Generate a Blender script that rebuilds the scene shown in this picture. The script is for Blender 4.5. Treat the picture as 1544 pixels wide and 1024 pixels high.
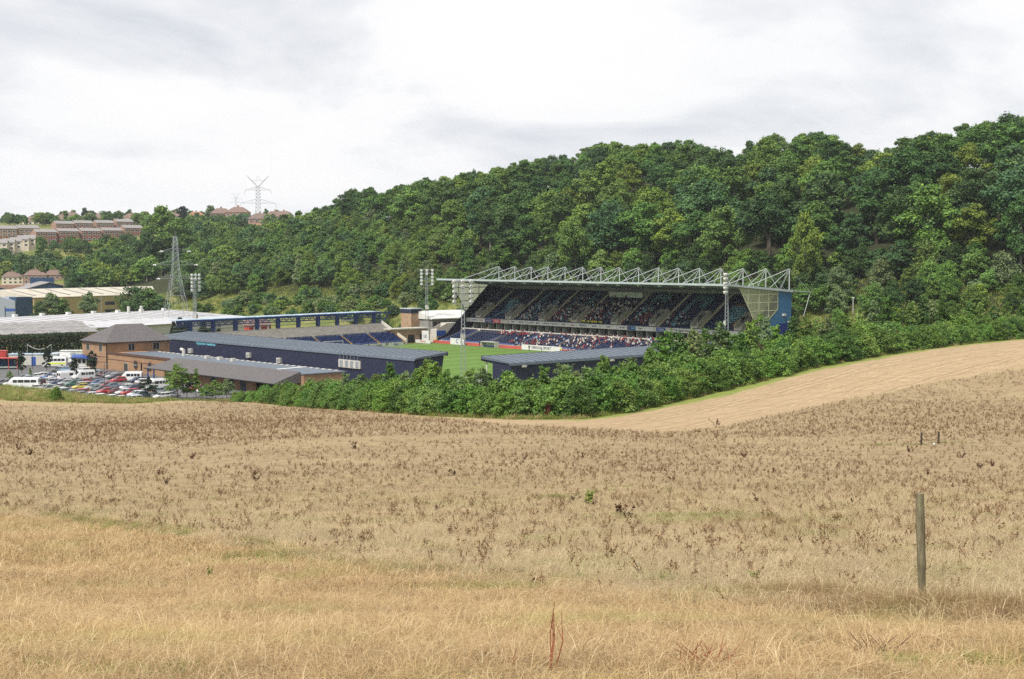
import bpy, bmesh, math, random
import numpy as np
from mathutils import Vector, Matrix

scene = bpy.context.scene
COL = scene.collection
for o in list(bpy.data.objects):
    bpy.data.objects.remove(o)
random.seed(11)
NR = np.random.default_rng(11)

# ------------------------------------------------------------------ camera, world, sun, exposure
FP, EYE = 2144.0, 29.0                       # focal length in photograph pixels (50 mm lens), eye height over the pitch
TILT = math.atan(126 / FP)
cam_data = bpy.data.cameras.new('camera')
cam_data.lens = 50.0
cam_data.sensor_width = 36.0
cam_data.clip_start = 0.2
cam_data.clip_end = 9000
cam = bpy.data.objects.new('camera', cam_data)
cam.location = (0, 0, EYE)
cam.rotation_euler = (math.pi / 2 - TILT, 0, 0)
COL.objects.link(cam)
scene.camera = cam

SUN_EL, SUN_AZ = math.radians(52), math.radians(215)      # azimuth clockwise from +Y: behind the camera, to its left
world = bpy.data.worlds.new('World')
scene.world = world
world.use_nodes = True
nt = world.node_tree
nt.nodes.clear()
wout = nt.nodes.new('ShaderNodeOutputWorld')
sky = nt.nodes.new('ShaderNodeTexSky')
sky.sky_type = 'NISHITA'
sky.sun_disc = False
sky.sun_elevation = SUN_EL
sky.sun_rotation = SUN_AZ
sky.air_density = 1.0
sky.dust_density = 2.0
bg_blue = nt.nodes.new('ShaderNodeBackground')
bg_blue.inputs['Strength'].default_value = 0.10
nt.links.new(sky.outputs[0], bg_blue.inputs['Color'])
tc = nt.nodes.new('ShaderNodeTexCoord')
sep = nt.nodes.new('ShaderNodeSeparateXYZ')
nt.links.new(tc.outputs['Generated'], sep.inputs[0])
def wmath(op, a, b=None):
    n = nt.nodes.new('ShaderNodeMath'); n.operation = op
    for i, x in enumerate((a, b)):
        if x is None: continue
        if isinstance(x, (int, float)): n.inputs[i].default_value = x
        else: nt.links.new(x, n.inputs[i])
    return n.outputs[0]
# a deck of lumpy stratocumulus, flattened sideways as cloud bases are
cmb = nt.nodes.new('ShaderNodeMapping'); cmb.inputs['Scale'].default_value = (4.2, 4.2, 11.0)
nt.links.new(tc.outputs['Generated'], cmb.inputs['Vector'])
def wnoise(scale, detail, rough, off):
    m = nt.nodes.new('ShaderNodeMapping'); m.inputs['Location'].default_value = off
    nt.links.new(cmb.outputs[0], m.inputs['Vector'])
    n = nt.nodes.new('ShaderNodeTexNoise')
    n.inputs['Scale'].default_value = scale; n.inputs['Detail'].default_value = detail
    n.inputs['Roughness'].default_value = rough
    n.inputs['Distortion'].default_value = 0.35
    nt.links.new(m.outputs[0], n.inputs['Vector'])
    return n.outputs['Fac']
def wramp(fac, stops):
    r = nt.nodes.new('ShaderNodeValToRGB')
    el = r.color_ramp.elements
    while len(el) < len(stops): el.new(0.5)
    for e, (p, c) in zip(el, stops):
        e.position = p; e.color = (*c, 1)
    nt.links.new(fac, r.inputs[0])
    return r.outputs['Color']
big = wnoise(1.0, 8, 0.54, (2.3, 0.7, 0.4))
cloud_col = wramp(big, [(0.40, (1.02, 1.015, 1.015)), (0.49, (0.99, 0.99, 1.0)), (0.555, (0.87, 0.885, 0.915)), (0.66, (0.72, 0.745, 0.80))])
bg_cloud = nt.nodes.new('ShaderNodeBackground')
bg_cloud.inputs['Strength'].default_value = 0.81
nt.links.new(cloud_col, bg_cloud.inputs['Color'])
thin = wnoise(0.6, 5, 0.5, (7.1, 3.3, 0))
cover = wramp(thin, [(0.34, (0.93,) * 3), (0.5, (1, 1, 1))])
wmix = nt.nodes.new('ShaderNodeMixShader')
nt.links.new(cover, wmix.inputs[0])
nt.links.new(bg_blue.outputs[0], wmix.inputs[1])
nt.links.new(bg_cloud.outputs[0], wmix.inputs[2])
nt.links.new(wmix.outputs[0], wout.inputs['Surface'])

sun_data = bpy.data.lights.new('sun', 'SUN')
sun_data.energy = 4.0
sun_data.angle = math.radians(10)
sun_data.color = (1.0, 0.955, 0.88)
sun = bpy.data.objects.new('sun', sun_data)
sd = Vector((math.sin(SUN_AZ) * math.cos(SUN_EL), math.cos(SUN_AZ) * math.cos(SUN_EL), math.sin(SUN_EL)))
sun.rotation_euler = (-sd).to_track_quat('-Z', 'Y').to_euler()
COL.objects.link(sun)

vs = scene.view_settings
vs.view_transform = 'Standard'
vs.look = 'None'
vs.exposure = 0.32
vs.gamma = 1.0
vs.use_curve_mapping = False
scene.cycles.use_denoising = False
scene.cycles.max_bounces = 5
scene.cycles.diffuse_bounces = 4
scene.cycles.glossy_bounces = 2
scene.cycles.transmission_bounces = 3
scene.cycles.transparent_max_bounces = 4
scene.cycles.caustics_reflective = False
scene.cycles.caustics_refractive = False

# ------------------------------------------------------------------ geometry helpers
CT, ST = math.cos(TILT), math.sin(TILT)
PHI = math.atan(-1902 / FP * CT)
UX, UY = math.sin(PHI), math.cos(PHI)        # along the stadium's long side, going away
VX, VY = UY, -UX                             # across the pitch, going away
ROT = math.atan2(VY, VX)                     # stadium frame: local x = v, local y = u
def W(u, v, z=0.0): return Vector((u * UX + v * VX, u * UY + v * VY, z))
def ray(px, py):
    r = (px - 772) / FP; q = -(py - 512) / FP
    return (r, CT + q * ST, -ST + q * CT)
def at(px, py, D):
    d = ray(px, py); t = D / d[1]
    return Vector((d[0] * t, D, EYE + d[2] * t))
def onz(px, py, z=0.0):
    d = ray(px, py); t = (z - EYE) / d[2]
    return Vector((d[0] * t, d[1] * t, z))

def prop(o, label=None, cat=None, group=None, kind=None):
    if label: o['label'] = label
    if cat: o['category'] = cat
    if group: o['group'] = group
    if kind: o['kind'] = kind
    return o
def thing(name, label, cat, loc=(0, 0, 0), rz=0.0, group=None):
    o = bpy.data.objects.new(name, None)
    o.empty_display_size = 0.3
    COL.objects.link(o)
    o.location = loc; o.rotation_euler = (0, 0, rz)
    return prop(o, label, cat, group)
def link(name, me, parent=None, loc=None, rot=None):
    o = bpy.data.objects.new(name, me)
    COL.objects.link(o)
    if parent is not None: o.parent = parent
    if loc is not None: o.location = loc
    if rot is not None: o.rotation_euler = rot
    return o
def dup(root, loc, rz=0.0, label=None, group=None, scale=None, color=None):
    def cp(o, parent):
        c = o.copy(); COL.objects.link(c)
        if parent is not None: c.parent = parent
        if color is not None: c.color = color
        for ch in o.children: cp(ch, c)
        return c
    r = cp(root, None)
    r.location = loc; r.rotation_euler = (0, 0, rz)
    if scale is not None: r.scale = scale if hasattr(scale, '__len__') else (scale,) * 3
    if label: r['label'] = label
    if group: r['group'] = group
    return r
def wipe(root):
    for ch in list(root.children): wipe(ch)
    bpy.data.objects.remove(root)

class MB:
    """collects faces; build() links them as ONE mesh object"""
    def __init__(s, off=(0, 0, 0)):
        s.v = []; s.f = []; s.m = []; s.off = off
    def add(s, verts, faces, mi=0):
        b = len(s.v); o = s.off
        s.v += [(p[0] - o[0], p[1] - o[1], p[2] - o[2]) for p in verts]
        s.f += [tuple(i + b for i in f) for f in faces]
        s.m += [mi] * len(faces)
        return s
    def box(s, x0, x1, y0, y1, z0, z1, mi=0):
        return s.add([(x0, y0, z0), (x1, y0, z0), (x1, y1, z0), (x0, y1, z0), (x0, y0, z1), (x1, y0, z1), (x1, y1, z1), (x0, y1, z1)],
                     [(0, 3, 2, 1), (4, 5, 6, 7), (0, 1, 5, 4), (1, 2, 6, 5), (2, 3, 7, 6), (3, 0, 4, 7)], mi)
    def prism(s, poly, vec, mi=0):
        n = len(poly); vec = Vector(vec)
        a = [Vector(p) for p in poly]; b = [p + vec for p in a]
        return s.add([tuple(p) for p in a + b], [tuple(range(n - 1, -1, -1)), tuple(range(n, 2 * n))] + [(i, (i + 1) % n, n + (i + 1) % n, n + i) for i in range(n)], mi)
    def tube(s, p, q, r, n=5, mi=0, r2=None):
        p, q = Vector(p), Vector(q); d = (q - p)
        if d.length < 1e-6: return s
        d.normalize(); a = d.orthogonal().normalized(); b = d.cross(a); r2 = r if r2 is None else r2
        vs_ = []
        for c, rr in ((p, r), (q, r2)):
            for i in range(n):
                t = 2 * math.pi * i / n
                vs_.append(tuple(c + (a * math.cos(t) + b * math.sin(t)) * rr))
        return s.add(vs_, [(i, (i + 1) % n, n + (i + 1) % n, n + i) for i in range(n)] + [tuple(range(n - 1, -1, -1)), tuple(range(n, 2 * n))], mi)
    def quad(s, a, b, c, d, mi=0): return s.add([a, b, c, d], [(0, 1, 2, 3)], mi)
    def mesh(s, name, mats):
        me = bpy.data.meshes.new(name)
        me.from_pydata(s.v, [], s.f)
        for m in (mats if isinstance(mats, (list, tuple)) else [mats]): me.materials.append(m)
        if any(s.m): me.polygons.foreach_set('material_index', s.m)
        me.update()
        return me
    def build(s, name, mats, parent=None, loc=None, rot=None):
        return link(name, s.mesh(name, mats), parent, loc, rot)

def np_mesh(name, verts, quads, mats, fattr=None, mat_idx=None, smooth=False):
    me = bpy.data.meshes.new(name)
    verts = np.ascontiguousarray(verts, dtype=np.float32); quads = np.ascontiguousarray(quads, dtype=np.int32)
    n, k = quads.shape
    me.vertices.add(len(verts)); me.vertices.foreach_set('co', verts.ravel())
    me.loops.add(n * k); me.loops.foreach_set('vertex_index', quads.ravel())
    me.polygons.add(n); me.polygons.foreach_set('loop_start', np.arange(0, n * k, k, dtype=np.int32))
    if mat_idx is not None: me.polygons.foreach_set('material_index', np.ascontiguousarray(mat_idx, dtype=np.int32))
    if smooth: me.polygons.foreach_set('use_smooth', np.ones(n, dtype=bool))
    me.update(calc_edges=True)
    for an, av in (fattr or {}).items():
        a = me.attributes.new(an, 'FLOAT', 'FACE'); a.data.foreach_set('value', np.ascontiguousarray(av, dtype=np.float32))
    for m in (mats if isinstance(mats, (list, tuple)) else [mats]): me.materials.append(m)
    return me

# ------------------------------------------------------------------ materials
def lin(r, g, b):
    f = lambda c: (c / 255) / 12.92 if c <= 10.3 else ((c / 255 + 0.055) / 1.055) ** 2.4
    return (f(r), f(g), f(b))
class NT:
    def __init__(s, name):
        s.mat = bpy.data.materials.new(name); s.mat.use_nodes = True
        s.t = s.mat.node_tree; s.bsdf = s.t.nodes['Principled BSDF']
    def n(s, kind, **kw):
        x = s.t.nodes.new(kind)
        for k, v in kw.items(): setattr(x, k, v)
        return x
    def put(s, sock, val):
        if isinstance(val, bpy.types.NodeSocket): s.t.links.new(val, sock)
        else: sock.default_value = val
    def math(s, op, a, b=0.0, clamp=False):
        x = s.n('ShaderNodeMath', operation=op, use_clamp=clamp); s.put(x.inputs[0], a); s.put(x.inputs[1], b); return x.outputs[0]
    def noise(s, scale, detail=3, rough=0.5, vec=None, dist=0.0):
        x = s.n('ShaderNodeTexNoise'); x.inputs['Scale'].default_value = scale; x.inputs['Detail'].default_value = detail
        x.inputs['Roughness'].default_value = rough; x.inputs['Distortion'].default_value = dist
        if vec is not None: s.t.links.new(vec, x.inputs['Vector'])
        return x.outputs['Fac']
    def coord(s, which='Object', scale=None, rot=None):
        c = s.n('ShaderNodeTexCoord').outputs[which]
        if scale is None: return c
        m = s.n('ShaderNodeMapping'); m.inputs['Scale'].default_value = scale
        if rot: m.inputs['Rotation'].default_value = rot
        s.t.links.new(c, m.inputs['Vector']); return m.outputs[0]
    def pos(s): return s.n('ShaderNodeNewGeometry').outputs['Position']
    def mapping(s, vec, scale=(1, 1, 1), rot=(0, 0, 0)):
        m = s.n('ShaderNodeMapping'); m.inputs['Scale'].default_value = scale; m.inputs['Rotation'].default_value = rot
        s.t.links.new(vec, m.inputs['Vector']); return m.outputs[0]
    def mix(s, fac, a, b, mode='MIX'):
        x = s.n('ShaderNodeMix', data_type='RGBA', blend_type=mode); s.put(x.inputs[0], fac)
        for i, v in ((6, a), (7, b)): s.put(x.inputs[i], v if isinstance(v, bpy.types.NodeSocket) else (*v, 1))
        return x.outputs[2]
    def ramp(s, fac, stops):
        r = s.n('ShaderNodeValToRGB'); el = r.color_ramp.elements
        while len(el) < len(stops): el.new(0.5)
        for e, (p, c) in zip(el, stops):
            e.position = p; e.color = (*c, 1) if hasattr(c, '__len__') else (c, c, c, 1)
        s.put(r.inputs[0], fac); return r.outputs['Color']
    def attr(s, name, geo=True):
        return s.n('ShaderNodeAttribute', attribute_name=name)
    def base(s, col, rough=0.8, metal=0.0, spec=0.3):
        s.put(s.bsdf.inputs['Base Color'], col if isinstance(col, bpy.types.NodeSocket) else (*col, 1))
        s.bsdf.inputs['Roughness'].default_value = rough; s.bsdf.inputs['Metallic'].default_value = metal
        s.bsdf.inputs['Specular IOR Level'].default_value = spec
        return s
    def bump(s, h, strength=0.4, dist=0.1):
        b = s.n('ShaderNodeBump'); b.inputs['Strength'].default_value = strength; b.inputs['Distance'].default_value = dist
        s.t.links.new(h, b.inputs['Height']); s.t.links.new(b.outputs[0], s.bsdf.inputs['Normal'])
        return s

def weathered(name, col, rough=0.7, metal=0.0, var=0.18, scale=0.6, spec=0.3, streak=None):
    """a surface colour with faint uneven wear"""
    m = NT(name)
    co = m.coord('Object', streak) if streak else m.coord('Object')
    a = m.noise(scale, 5, 0.6, co)
    dark = tuple(c * (1 - var) for c in col); light = tuple(min(1, c * (1 + var)) for c in col)
    return m.base(m.ramp(a, [(0.3, dark), (0.7, light)]), rough, metal, spec).mat
def obj_col(name, rough=0.5, spec=0.4, var=0.1, coat=0.0):
    m = NT(name)
    c = m.n('ShaderNodeObjectInfo').outputs['Color']
    a = m.noise(2.0, 3, 0.5, m.coord('Object'))
    m.base(m.mix(1.0, c, m.ramp(a, [(0.3, 1 - var), (0.7, 1.0)]), 'MULTIPLY'), rough, 0, spec)
    m.bsdf.inputs['Coat Weight'].default_value = coat
    return m.mat

M = {}
M['navy'] = weathered('navy_cladding', (0.017, 0.021, 0.048), 0.6, 0, 0.22, 0.8, 0.3, (6, 6, 0.3))
M['roof_grey'] = weathered('grey_sheet_roof', (0.095, 0.118, 0.15), 0.5, 0, 0.15, 0.5)
M['roof_edge'] = weathered('pale_roof_edge', (0.36, 0.41, 0.42), 0.5, 0, 0.1)
M['steel'] = weathered('pale_steel', (0.42, 0.45, 0.43), 0.45, 0.1, 0.1)
M['galv'] = weathered('galvanised_steel', (0.30, 0.33, 0.34), 0.5, 0.3, 0.15)
M['galv_far'] = weathered('dull_steel', (0.20, 0.21, 0.23), 0.6, 0.2, 0.15)
M['blue_wall'] = weathered('blue_cladding', (0.035, 0.115, 0.235), 0.55, 0, 0.1, 0.8, 0.3, (6, 6, 0.3))
M['blue_door'] = weathered('blue_door', (0.008, 0.02, 0.16), 0.5)
M['screen'] = weathered('screen_glazing', (0.40, 0.40, 0.27), 0.7, 0, 0.14, 1.2)
_t = M['screen'].node_tree; _tr = _t.nodes.new('ShaderNodeBsdfTranslucent'); _tr.inputs['Color'].default_value = (.80, .83, .62, 1)
_mx = _t.nodes.new('ShaderNodeMixShader'); _mx.inputs[0].default_value = .7; _t.links.new(_t.nodes['Principled BSDF'].outputs[0], _mx.inputs[1]); _t.links.new(_tr.outputs[0], _mx.inputs[2]); _t.links.new(_mx.outputs[0], _t.nodes['Material Output'].inputs['Surface'])
M['screen_bar'] = weathered('screen_bar_pale', (0.50, 0.50, 0.34), 0.5)
M['screen_bar_dark'] = weathered('screen_bar_dark', (0.07, 0.08, 0.08), 0.5)
M['concrete'] = weathered('concrete', (0.44, 0.42, 0.37), 0.85, 0, 0.18, 1.1)
M['concrete_pale'] = weathered('pale_concrete', (0.52, 0.49, 0.44), 0.85, 0, 0.15, 1.5)
M['aisle'] = weathered('ochre_step_paint', (0.36, 0.30, 0.13), 0.8, 0, 0.2, 2)
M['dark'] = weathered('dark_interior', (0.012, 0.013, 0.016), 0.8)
M['soffit'] = weathered('roof_soffit', (0.50, 0.52, 0.52), 0.8)
M['backwall'] = weathered('stand_rear_wall', (0.26, 0.25, 0.24), 0.8, 0, 0.2, 0.4)
M['seat_navy'] = weathered('navy_seat', (0.036, 0.066, 0.20), 0.45, 0, 0.2, 3)
M['seat_blue'] = weathered('sky_blue_seat', (0.42, 0.76, 0.95), 0.45)
M['seat_orange'] = weathered('orange_seat', (0.80, 0.27, 0.05), 0.45)
M['white'] = weathered('white_paint', (0.60, 0.60, 0.58), 0.5, 0, 0.06, 1.5)
M['offwhite'] = weathered('off_white', (0.48, 0.47, 0.43), 0.6, 0, 0.1)
M['red_board'] = weathered('red_board', (0.46, 0.09, 0.08), 0.5, 0, 0.15, 0.5)
M['sign_red'] = weathered('sign_red', (0.62, 0.03, 0.03), 0.5)
M['sign_blue'] = weathered('sign_blue', (0.03, 0.08, 0.30), 0.5)
M['sign_purple'] = weathered('sign_indigo', (0.05, 0.05, 0.18), 0.5)
M['ink'] = weathered('lettering_ink', (0.05, 0.05, 0.07), 0.6)
M['ink_red'] = weathered('red_ink', (0.45, 0.06, 0.06), 0.6)
M['cyan'] = weathered('cyan_lettering', (0.16, 0.50, 0.60), 0.5)
M['glass'] = NT('window_glass').base((0.025, 0.03, 0.034), 0.18, 0, 0.35).mat
M['glass_pale'] = weathered('pale_glazing', (0.50, 0.54, 0.47), 0.3, 0, 0.1)
M['yellow'] = weathered('yellow_paint', (0.72, 0.43, 0.03), 0.6)
M['terrace'] = weathered('terrace_concrete', (0.36, 0.34, 0.31), 0.85, 0, 0.18, 0.8)
M['navy_steel'] = weathered('navy_steel', (0.018, 0.036, 0.13), 0.5, 0, 0.2)
M['pale_blue_roof'] = weathered('pale_roof_sheet', (0.38, 0.48, 0.56), 0.5, 0, 0.1)
M['beige'] = weathered('buff_cladding', (0.37, 0.29, 0.14), 0.7, 0, 0.08, 0.3)
M['roof_cream'] = weathered('cream_roof_sheet', (0.47, 0.43, 0.35), 0.7, 0, 0.1, 0.2)
M['roof_white'] = weathered('white_roof_sheet', (0.43, 0.43, 0.45), 0.7, 0, 0.2, 0.15)
M['roof_dull'] = weathered('grey_fibre_roof', (0.24, 0.23, 0.23), 0.85, 0, 0.3, 0.25)
M['rooflight'] = weathered('dull_rooflight', (0.24, 0.235, 0.22), 0.5, 0, 0.2)
M['blue_grey'] = weathered('blue_grey_cladding', (0.27, 0.30, 0.34), 0.6, 0, 0.08)
M['dark_blue'] = weathered('dark_blue_cladding', (0.025, 0.06, 0.12), 0.6)
M['lamp'] = NT('lamp_glass').base((0.75, 0.76, 0.78), 0.15, 0.0, 0.6).mat
M['rust'] = weathered('rusty_iron', (0.10, 0.055, 0.035), 0.9, 0, 0.3, 8)
M['tyre'] = NT('tyre_rubber').base((0.012, 0.012, 0.013), 0.85).mat
M['rim'] = NT('wheel_rim').base((0.45, 0.46, 0.47), 0.35, 0.6).mat
M['car_glass'] = NT('car_glass').base((0.022, 0.028, 0.032), 0.05, 0, 0.7).mat
M['headlamp'] = NT('headlamp').base((0.6, 0.62, 0.65), 0.15, 0, 0.6).mat
M['tail'] = NT('tail_lamp').base((0.40, 0.015, 0.012), 0.3).mat
M['plate_y'] = NT('number_plate').base((0.62, 0.45, 0.06), 0.5).mat
M['car_paint'] = obj_col('car_paint', 0.28, 0.5, 0.05, 0.5)
M['red_steel'] = weathered('red_steel', (0.40, 0.05, 0.04), 0.5)
M['pebble'] = weathered('asphalt', (0.115, 0.112, 0.115), 0.9, 0, 0.3, 0.7)

def brick_mat(name, c1, c2, mortar, sc):
    m = NT(name)
    b = m.n('ShaderNodeTexBrick'); b.inputs['Scale'].default_value = sc
    b.inputs['Color1'].default_value = (*c1, 1); b.inputs['Color2'].default_value = (*c2, 1); b.inputs['Mortar'].default_value = (*mortar, 1)
    b.inputs['Mortar Size'].default_value = 0.012; b.inputs['Brick Width'].default_value = 0.9; b.inputs['Row Height'].default_value = 0.3
    co = m.coord('Object'); sp = m.n('ShaderNodeSeparateXYZ'); m.t.links.new(co, sp.inputs[0])
    cb = m.n('ShaderNodeCombineXYZ'); m.put(cb.inputs[0], m.math('ADD', sp.outputs[0], sp.outputs[1])); m.put(cb.inputs[1], sp.outputs[2])
    m.t.links.new(cb.outputs[0], b.inputs['Vector'])
    n = m.noise(0.5, 4, 0.6, co)
    m.base(m.mix(1.0, b.outputs['Color'], m.ramp(n, [(0.3, 0.8), (0.7, 1.1)]), 'MULTIPLY'), 0.9)
    return m.mat
M['brick'] = brick_mat('buff_brick', (0.33, 0.20, 0.115), (0.28, 0.16, 0.09), (0.31, 0.25, 0.18), 1.0)
M['brick_red'] = brick_mat('red_brick', (0.33, 0.20, 0.145), (0.28, 0.165, 0.12), (0.32, 0.27, 0.23), 1.0)
M['brick_tan'] = brick_mat('tan_brick', (0.38, 0.255, 0.165), (0.33, 0.215, 0.135), (0.33, 0.27, 0.21), 1.0)
M['band'] = weathered('dark_brick_band', (0.10, 0.055, 0.04), 0.9)
def tile_mat(name, c1, c2):
    m = NT(name)
    co = m.coord('Object')
    w = m.n('ShaderNodeTexWave', wave_type='BANDS', bands_direction='Z'); w.inputs['Scale'].default_value = 1.6; w.inputs['Distortion'].default_value = 1.5
    w.inputs['Detail'].default_value = 2
    m.t.links.new(co, w.inputs['Vector'])
    n = m.noise(1.7, 5, 0.65, co)
    m.base(m.mix(m.math('MULTIPLY', w.outputs['Fac'], 0.3), m.ramp(n, [(0.3, c1), (0.7, c2)]), tuple(c * 0.6 for c in c1)), 0.85)
    return m.mat
M['slate'] = tile_mat('slate_tiles', (0.085, 0.078, 0.08), (0.145, 0.135, 0.135))
M['tile_brown'] = tile_mat('brown_roof_tiles', (0.15, 0.10, 0.085), (0.25, 0.175, 0.145))
M['tile_red'] = tile_mat('red_roof_tiles', (0.25, 0.12, 0.085), (0.35, 0.19, 0.13))
M['tile_grey'] = tile_mat('grey_roof_tiles', (0.21, 0.20, 0.20), (0.32, 0.30, 0.29))
M['panel_red'] = weathered('dark_red_panel', (0.26, 0.055, 0.05), 0.7)
M['render_cream'] = weathered('cream_render', (0.62, 0.55, 0.43), 0.8)

def leaf_mat(name, trans=0.25, hue_by_random=True, sat_back=1.0):
    """leaf colour = the object's colour x each leaf's own variation; some light comes through"""
    m = NT(name)
    oi = m.n('ShaderNodeObjectInfo')
    tint = m.attr('tint').outputs['Fac']
    c = m.mix(1.0, oi.outputs['Color'], m.ramp(tint, [(0.0, (0.48, 0.56, 0.60)), (0.5, (1, 1, 1)), (1.0, (1.85, 1.65, 1.10))]), 'MULTIPLY')
    m.base(c, 0.55, 0, 0.25)
    tr = m.n('ShaderNodeBsdfTranslucent'); m.t.links.new(m.mix(1.0, c, (1.0, 1.15, 0.6), 'MULTIPLY'), tr.inputs['Color'])
    mx = m.n('ShaderNodeMixShader'); mx.inputs[0].default_value = trans
    out = m.t.nodes['Material Output']
    m.t.links.new(m.bsdf.outputs[0], mx.inputs[1]); m.t.links.new(tr.outputs[0], mx.inputs[2]); m.t.links.new(mx.outputs[0], out.inputs['Surface'])
    return m.mat
M['leaf'] = leaf_mat('foliage')
M['bark'] = weathered('bark', (0.085, 0.07, 0.055), 0.95, 0, 0.35, 3)
M['bark_pale'] = weathered('pale_bark', (0.27, 0.25, 0.21), 0.95, 0, 0.3, 3)

# ------------------------------------------------------------------ the lie of the land: smooth surface through surveyed points
HEDGE = [(-400, 246), (0, 246), (100, 246), (200, 252), (340, 282), (430, 248), (500, 217), (580, 190), (650, 173), (770, 160), (880, 160), (960, 172), (1080, 193),
         (1200, 215), (1300, 236), (1400, 256), (1544, 283), (1800, 322)]
HX = np.array([p[0] for p in HEDGE], float); HD = np.array([p[1] for p in HEDGE], float)
def field_edge(px): return np.interp(px, HX, HD)
ctl = []                                     # (x, y, z)
def cp(px, py, D): p = at(px, py, D); ctl.append((p.x, p.y, p.z))
def cuv(u, v, z): p = W(u, v, z); ctl.append((p.x, p.y, p.z))
for x, y, D in [  # near slope and field
    (772, 1030, 5.4), (100, 1030, 5.4), (1440, 1030, 5.4), (772, 954, 10), (0, 960, 10), (1544, 948, 10), (1392, 905, 16), (772, 908, 16), (100, 905, 16),
    (772, 840, 25), (100, 835, 25), (1500, 828, 25), (772, 783, 40), (50, 782, 42), (1500, 770, 40),
    (772, 733, 60), (0, 735, 62), (1500, 742, 58), (1500, 700, 85), (1100, 704, 85), (772, 692, 88), (0, 700, 88), (400, 696, 88),
    (1544, 660, 120), (1250, 660, 118), (1000, 664, 118), (772, 655, 120), (400, 658, 128), (0, 660, 132),
    (1544, 605, 175), (1350, 612, 165), (1200, 630, 150), (1050, 636, 148), (950, 645, 140), (772, 642, 140), (600, 640, 145), (0, 626, 200), (200, 627, 205),
    (0, 603, 245), (100, 606, 246), (200, 608, 252), (0, 578, 268), (100, 588, 268), (200, 600, 272), (300, 598, 277),
    (340, 605, 282), (430, 612, 248), (500, 617, 217), (580, 622, 190), (650, 627, 173), (770, 632, 160), (880, 631, 160), (960, 618, 172), (1080, 591, 193),
    (1200, 561, 215), (1300, 541, 236), (1400, 526, 256), (1544, 511, 283), (1750, 495, 315), (-300, 590, 250), (1800, 640, 130), (-300, 690, 95), (1800, 850, 20), (-200, 840, 24)]:
    cp(x, y, D)
for (u, v, z) in [(150, 262, 12.2), (130, 300, 14), (190, 300, 9), (180, 255, 8), (200, 330, 13), (120, 345, 20)]: cuv(u, v, z)
def crest(u): return float(np.interp(u, [100, 250, 330, 390, 450, 520, 600, 690, 800, 900], [62, 59, 57, 60, 62, 59, 53, 43, 34, 28]))
for u in (60, 150, 230, 300, 380, 460, 540, 620, 700, 800):
    c = crest(u) / 62
    base = float(np.interp(u, [200, 400, 500, 800], [8.5, 8.0, 6.0, 4.0]))
    cuv(u, 324 if u > 200 else 345, base + (4 if u < 200 else 0))
    for v, z in ((340, 13), (380, 29), (420, 46), (460, 59), (500, 64), (620, 63), (800, 55)):
        cuv(u, v, base * 0.3 + z * c)
for x, y, D in [(0, 492, 560), (150, 488, 590), (0, 478, 650), (150, 476, 680), (-200, 480, 640), (50, 438, 800), (200, 432, 800), (0, 400, 930), (130, 398, 930), (60, 366, 1050),
                (200, 366, 1050), (-150, 372, 1050), (60, 345, 1150), (220, 345, 1150), (50, 336, 1350), (200, 333, 1350), (330, 333, 1330), (420, 333, 1330), (-200, 340, 1350),
                (250, 335, 2000), (0, 340, 2000), (500, 340, 2200), (300, 352, 1050), (380, 356, 1000), (320, 395, 830), (270, 415, 760)]:
    cp(x, y, D)
CP = np.array(ctl)
def _phi(r): return np.where(r > 1e-9, r * r * np.log(np.maximum(r, 1e-9)), 0.0)
S_ = 100.0
def _solve():
    P = CP[:, :2] / S_; n = len(P)
    K = _phi(np.linalg.norm(P[:, None] - P[None], axis=2)) + np.eye(n) * 0.0004
    A = np.zeros((n + 3, n + 3)); A[:n, :n] = K; A[:n, n] = 1; A[:n, n + 1:] = P; A[n, :n] = 1; A[n + 1:, :n] = P.T
    return P, np.linalg.solve(A, np.r_[CP[:, 2], 0, 0, 0])
_P, _w = _solve()
def sstep(x): x = np.clip(x, 0, 1); return x * x * (3 - 2 * x)
def hz(X, Y):
    X = np.atleast_1d(np.asarray(X, float)); Y = np.atleast_1d(np.asarray(Y, float)); sh = X.shape
    q = np.stack([X.ravel(), Y.ravel()], 1); out = np.empty(len(q))
    for i in range(0, len(q), 20000):
        b = q[i:i + 20000] / S_
        out[i:i + 20000] = _phi(np.linalg.norm(b[:, None] - _P[None], axis=2)) @ _w[:len(_P)] + _w[len(_P)] + b @ _w[len(_P) + 1:]
    x, y = q[:, 0], q[:, 1]
    u = x * UX + y * UY; v = x * VX + y * VY
    inside = np.minimum.reduce([u - 205, v - 112, 440 - u, 319 - v, y - 276])
    w = sstep(1 + inside / 13.0)
    out = out * (1 - w)
    valley = np.minimum.reduce([560 - u + 0 * u, 300 - v, u - 400]) # level trading estate beyond the ground
    w2 = sstep(valley / 40.0)
    out = out * (1 - w2) + np.clip(out, 0.0, 1.0) * w2
    return out.reshape(sh)
def gz(x, y): return float(hz(x, y)[0])
DS = np.exp(np.linspace(math.log(4.5), math.log(2300), 900))
def hit(px, py):
    """where the sight line through a photograph pixel meets the ground"""
    d = ray(px, py); X = d[0] / d[1] * DS; Z = EYE + d[2] / d[1] * DS
    g = hz(X, DS); k = np.argmax(Z < g)
    if Z[k] >= g[k]: k = len(DS) - 1
    if k > 0:
        a, b = Z[k - 1] - g[k - 1], Z[k] - g[k]; t = a / (a - b) if a != b else 0
        D = DS[k - 1] + (DS[k] - DS[k - 1]) * t
    else: D = DS[0]
    x = d[0] / d[1] * D
    return Vector((x, D, gz(x, D)))

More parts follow.
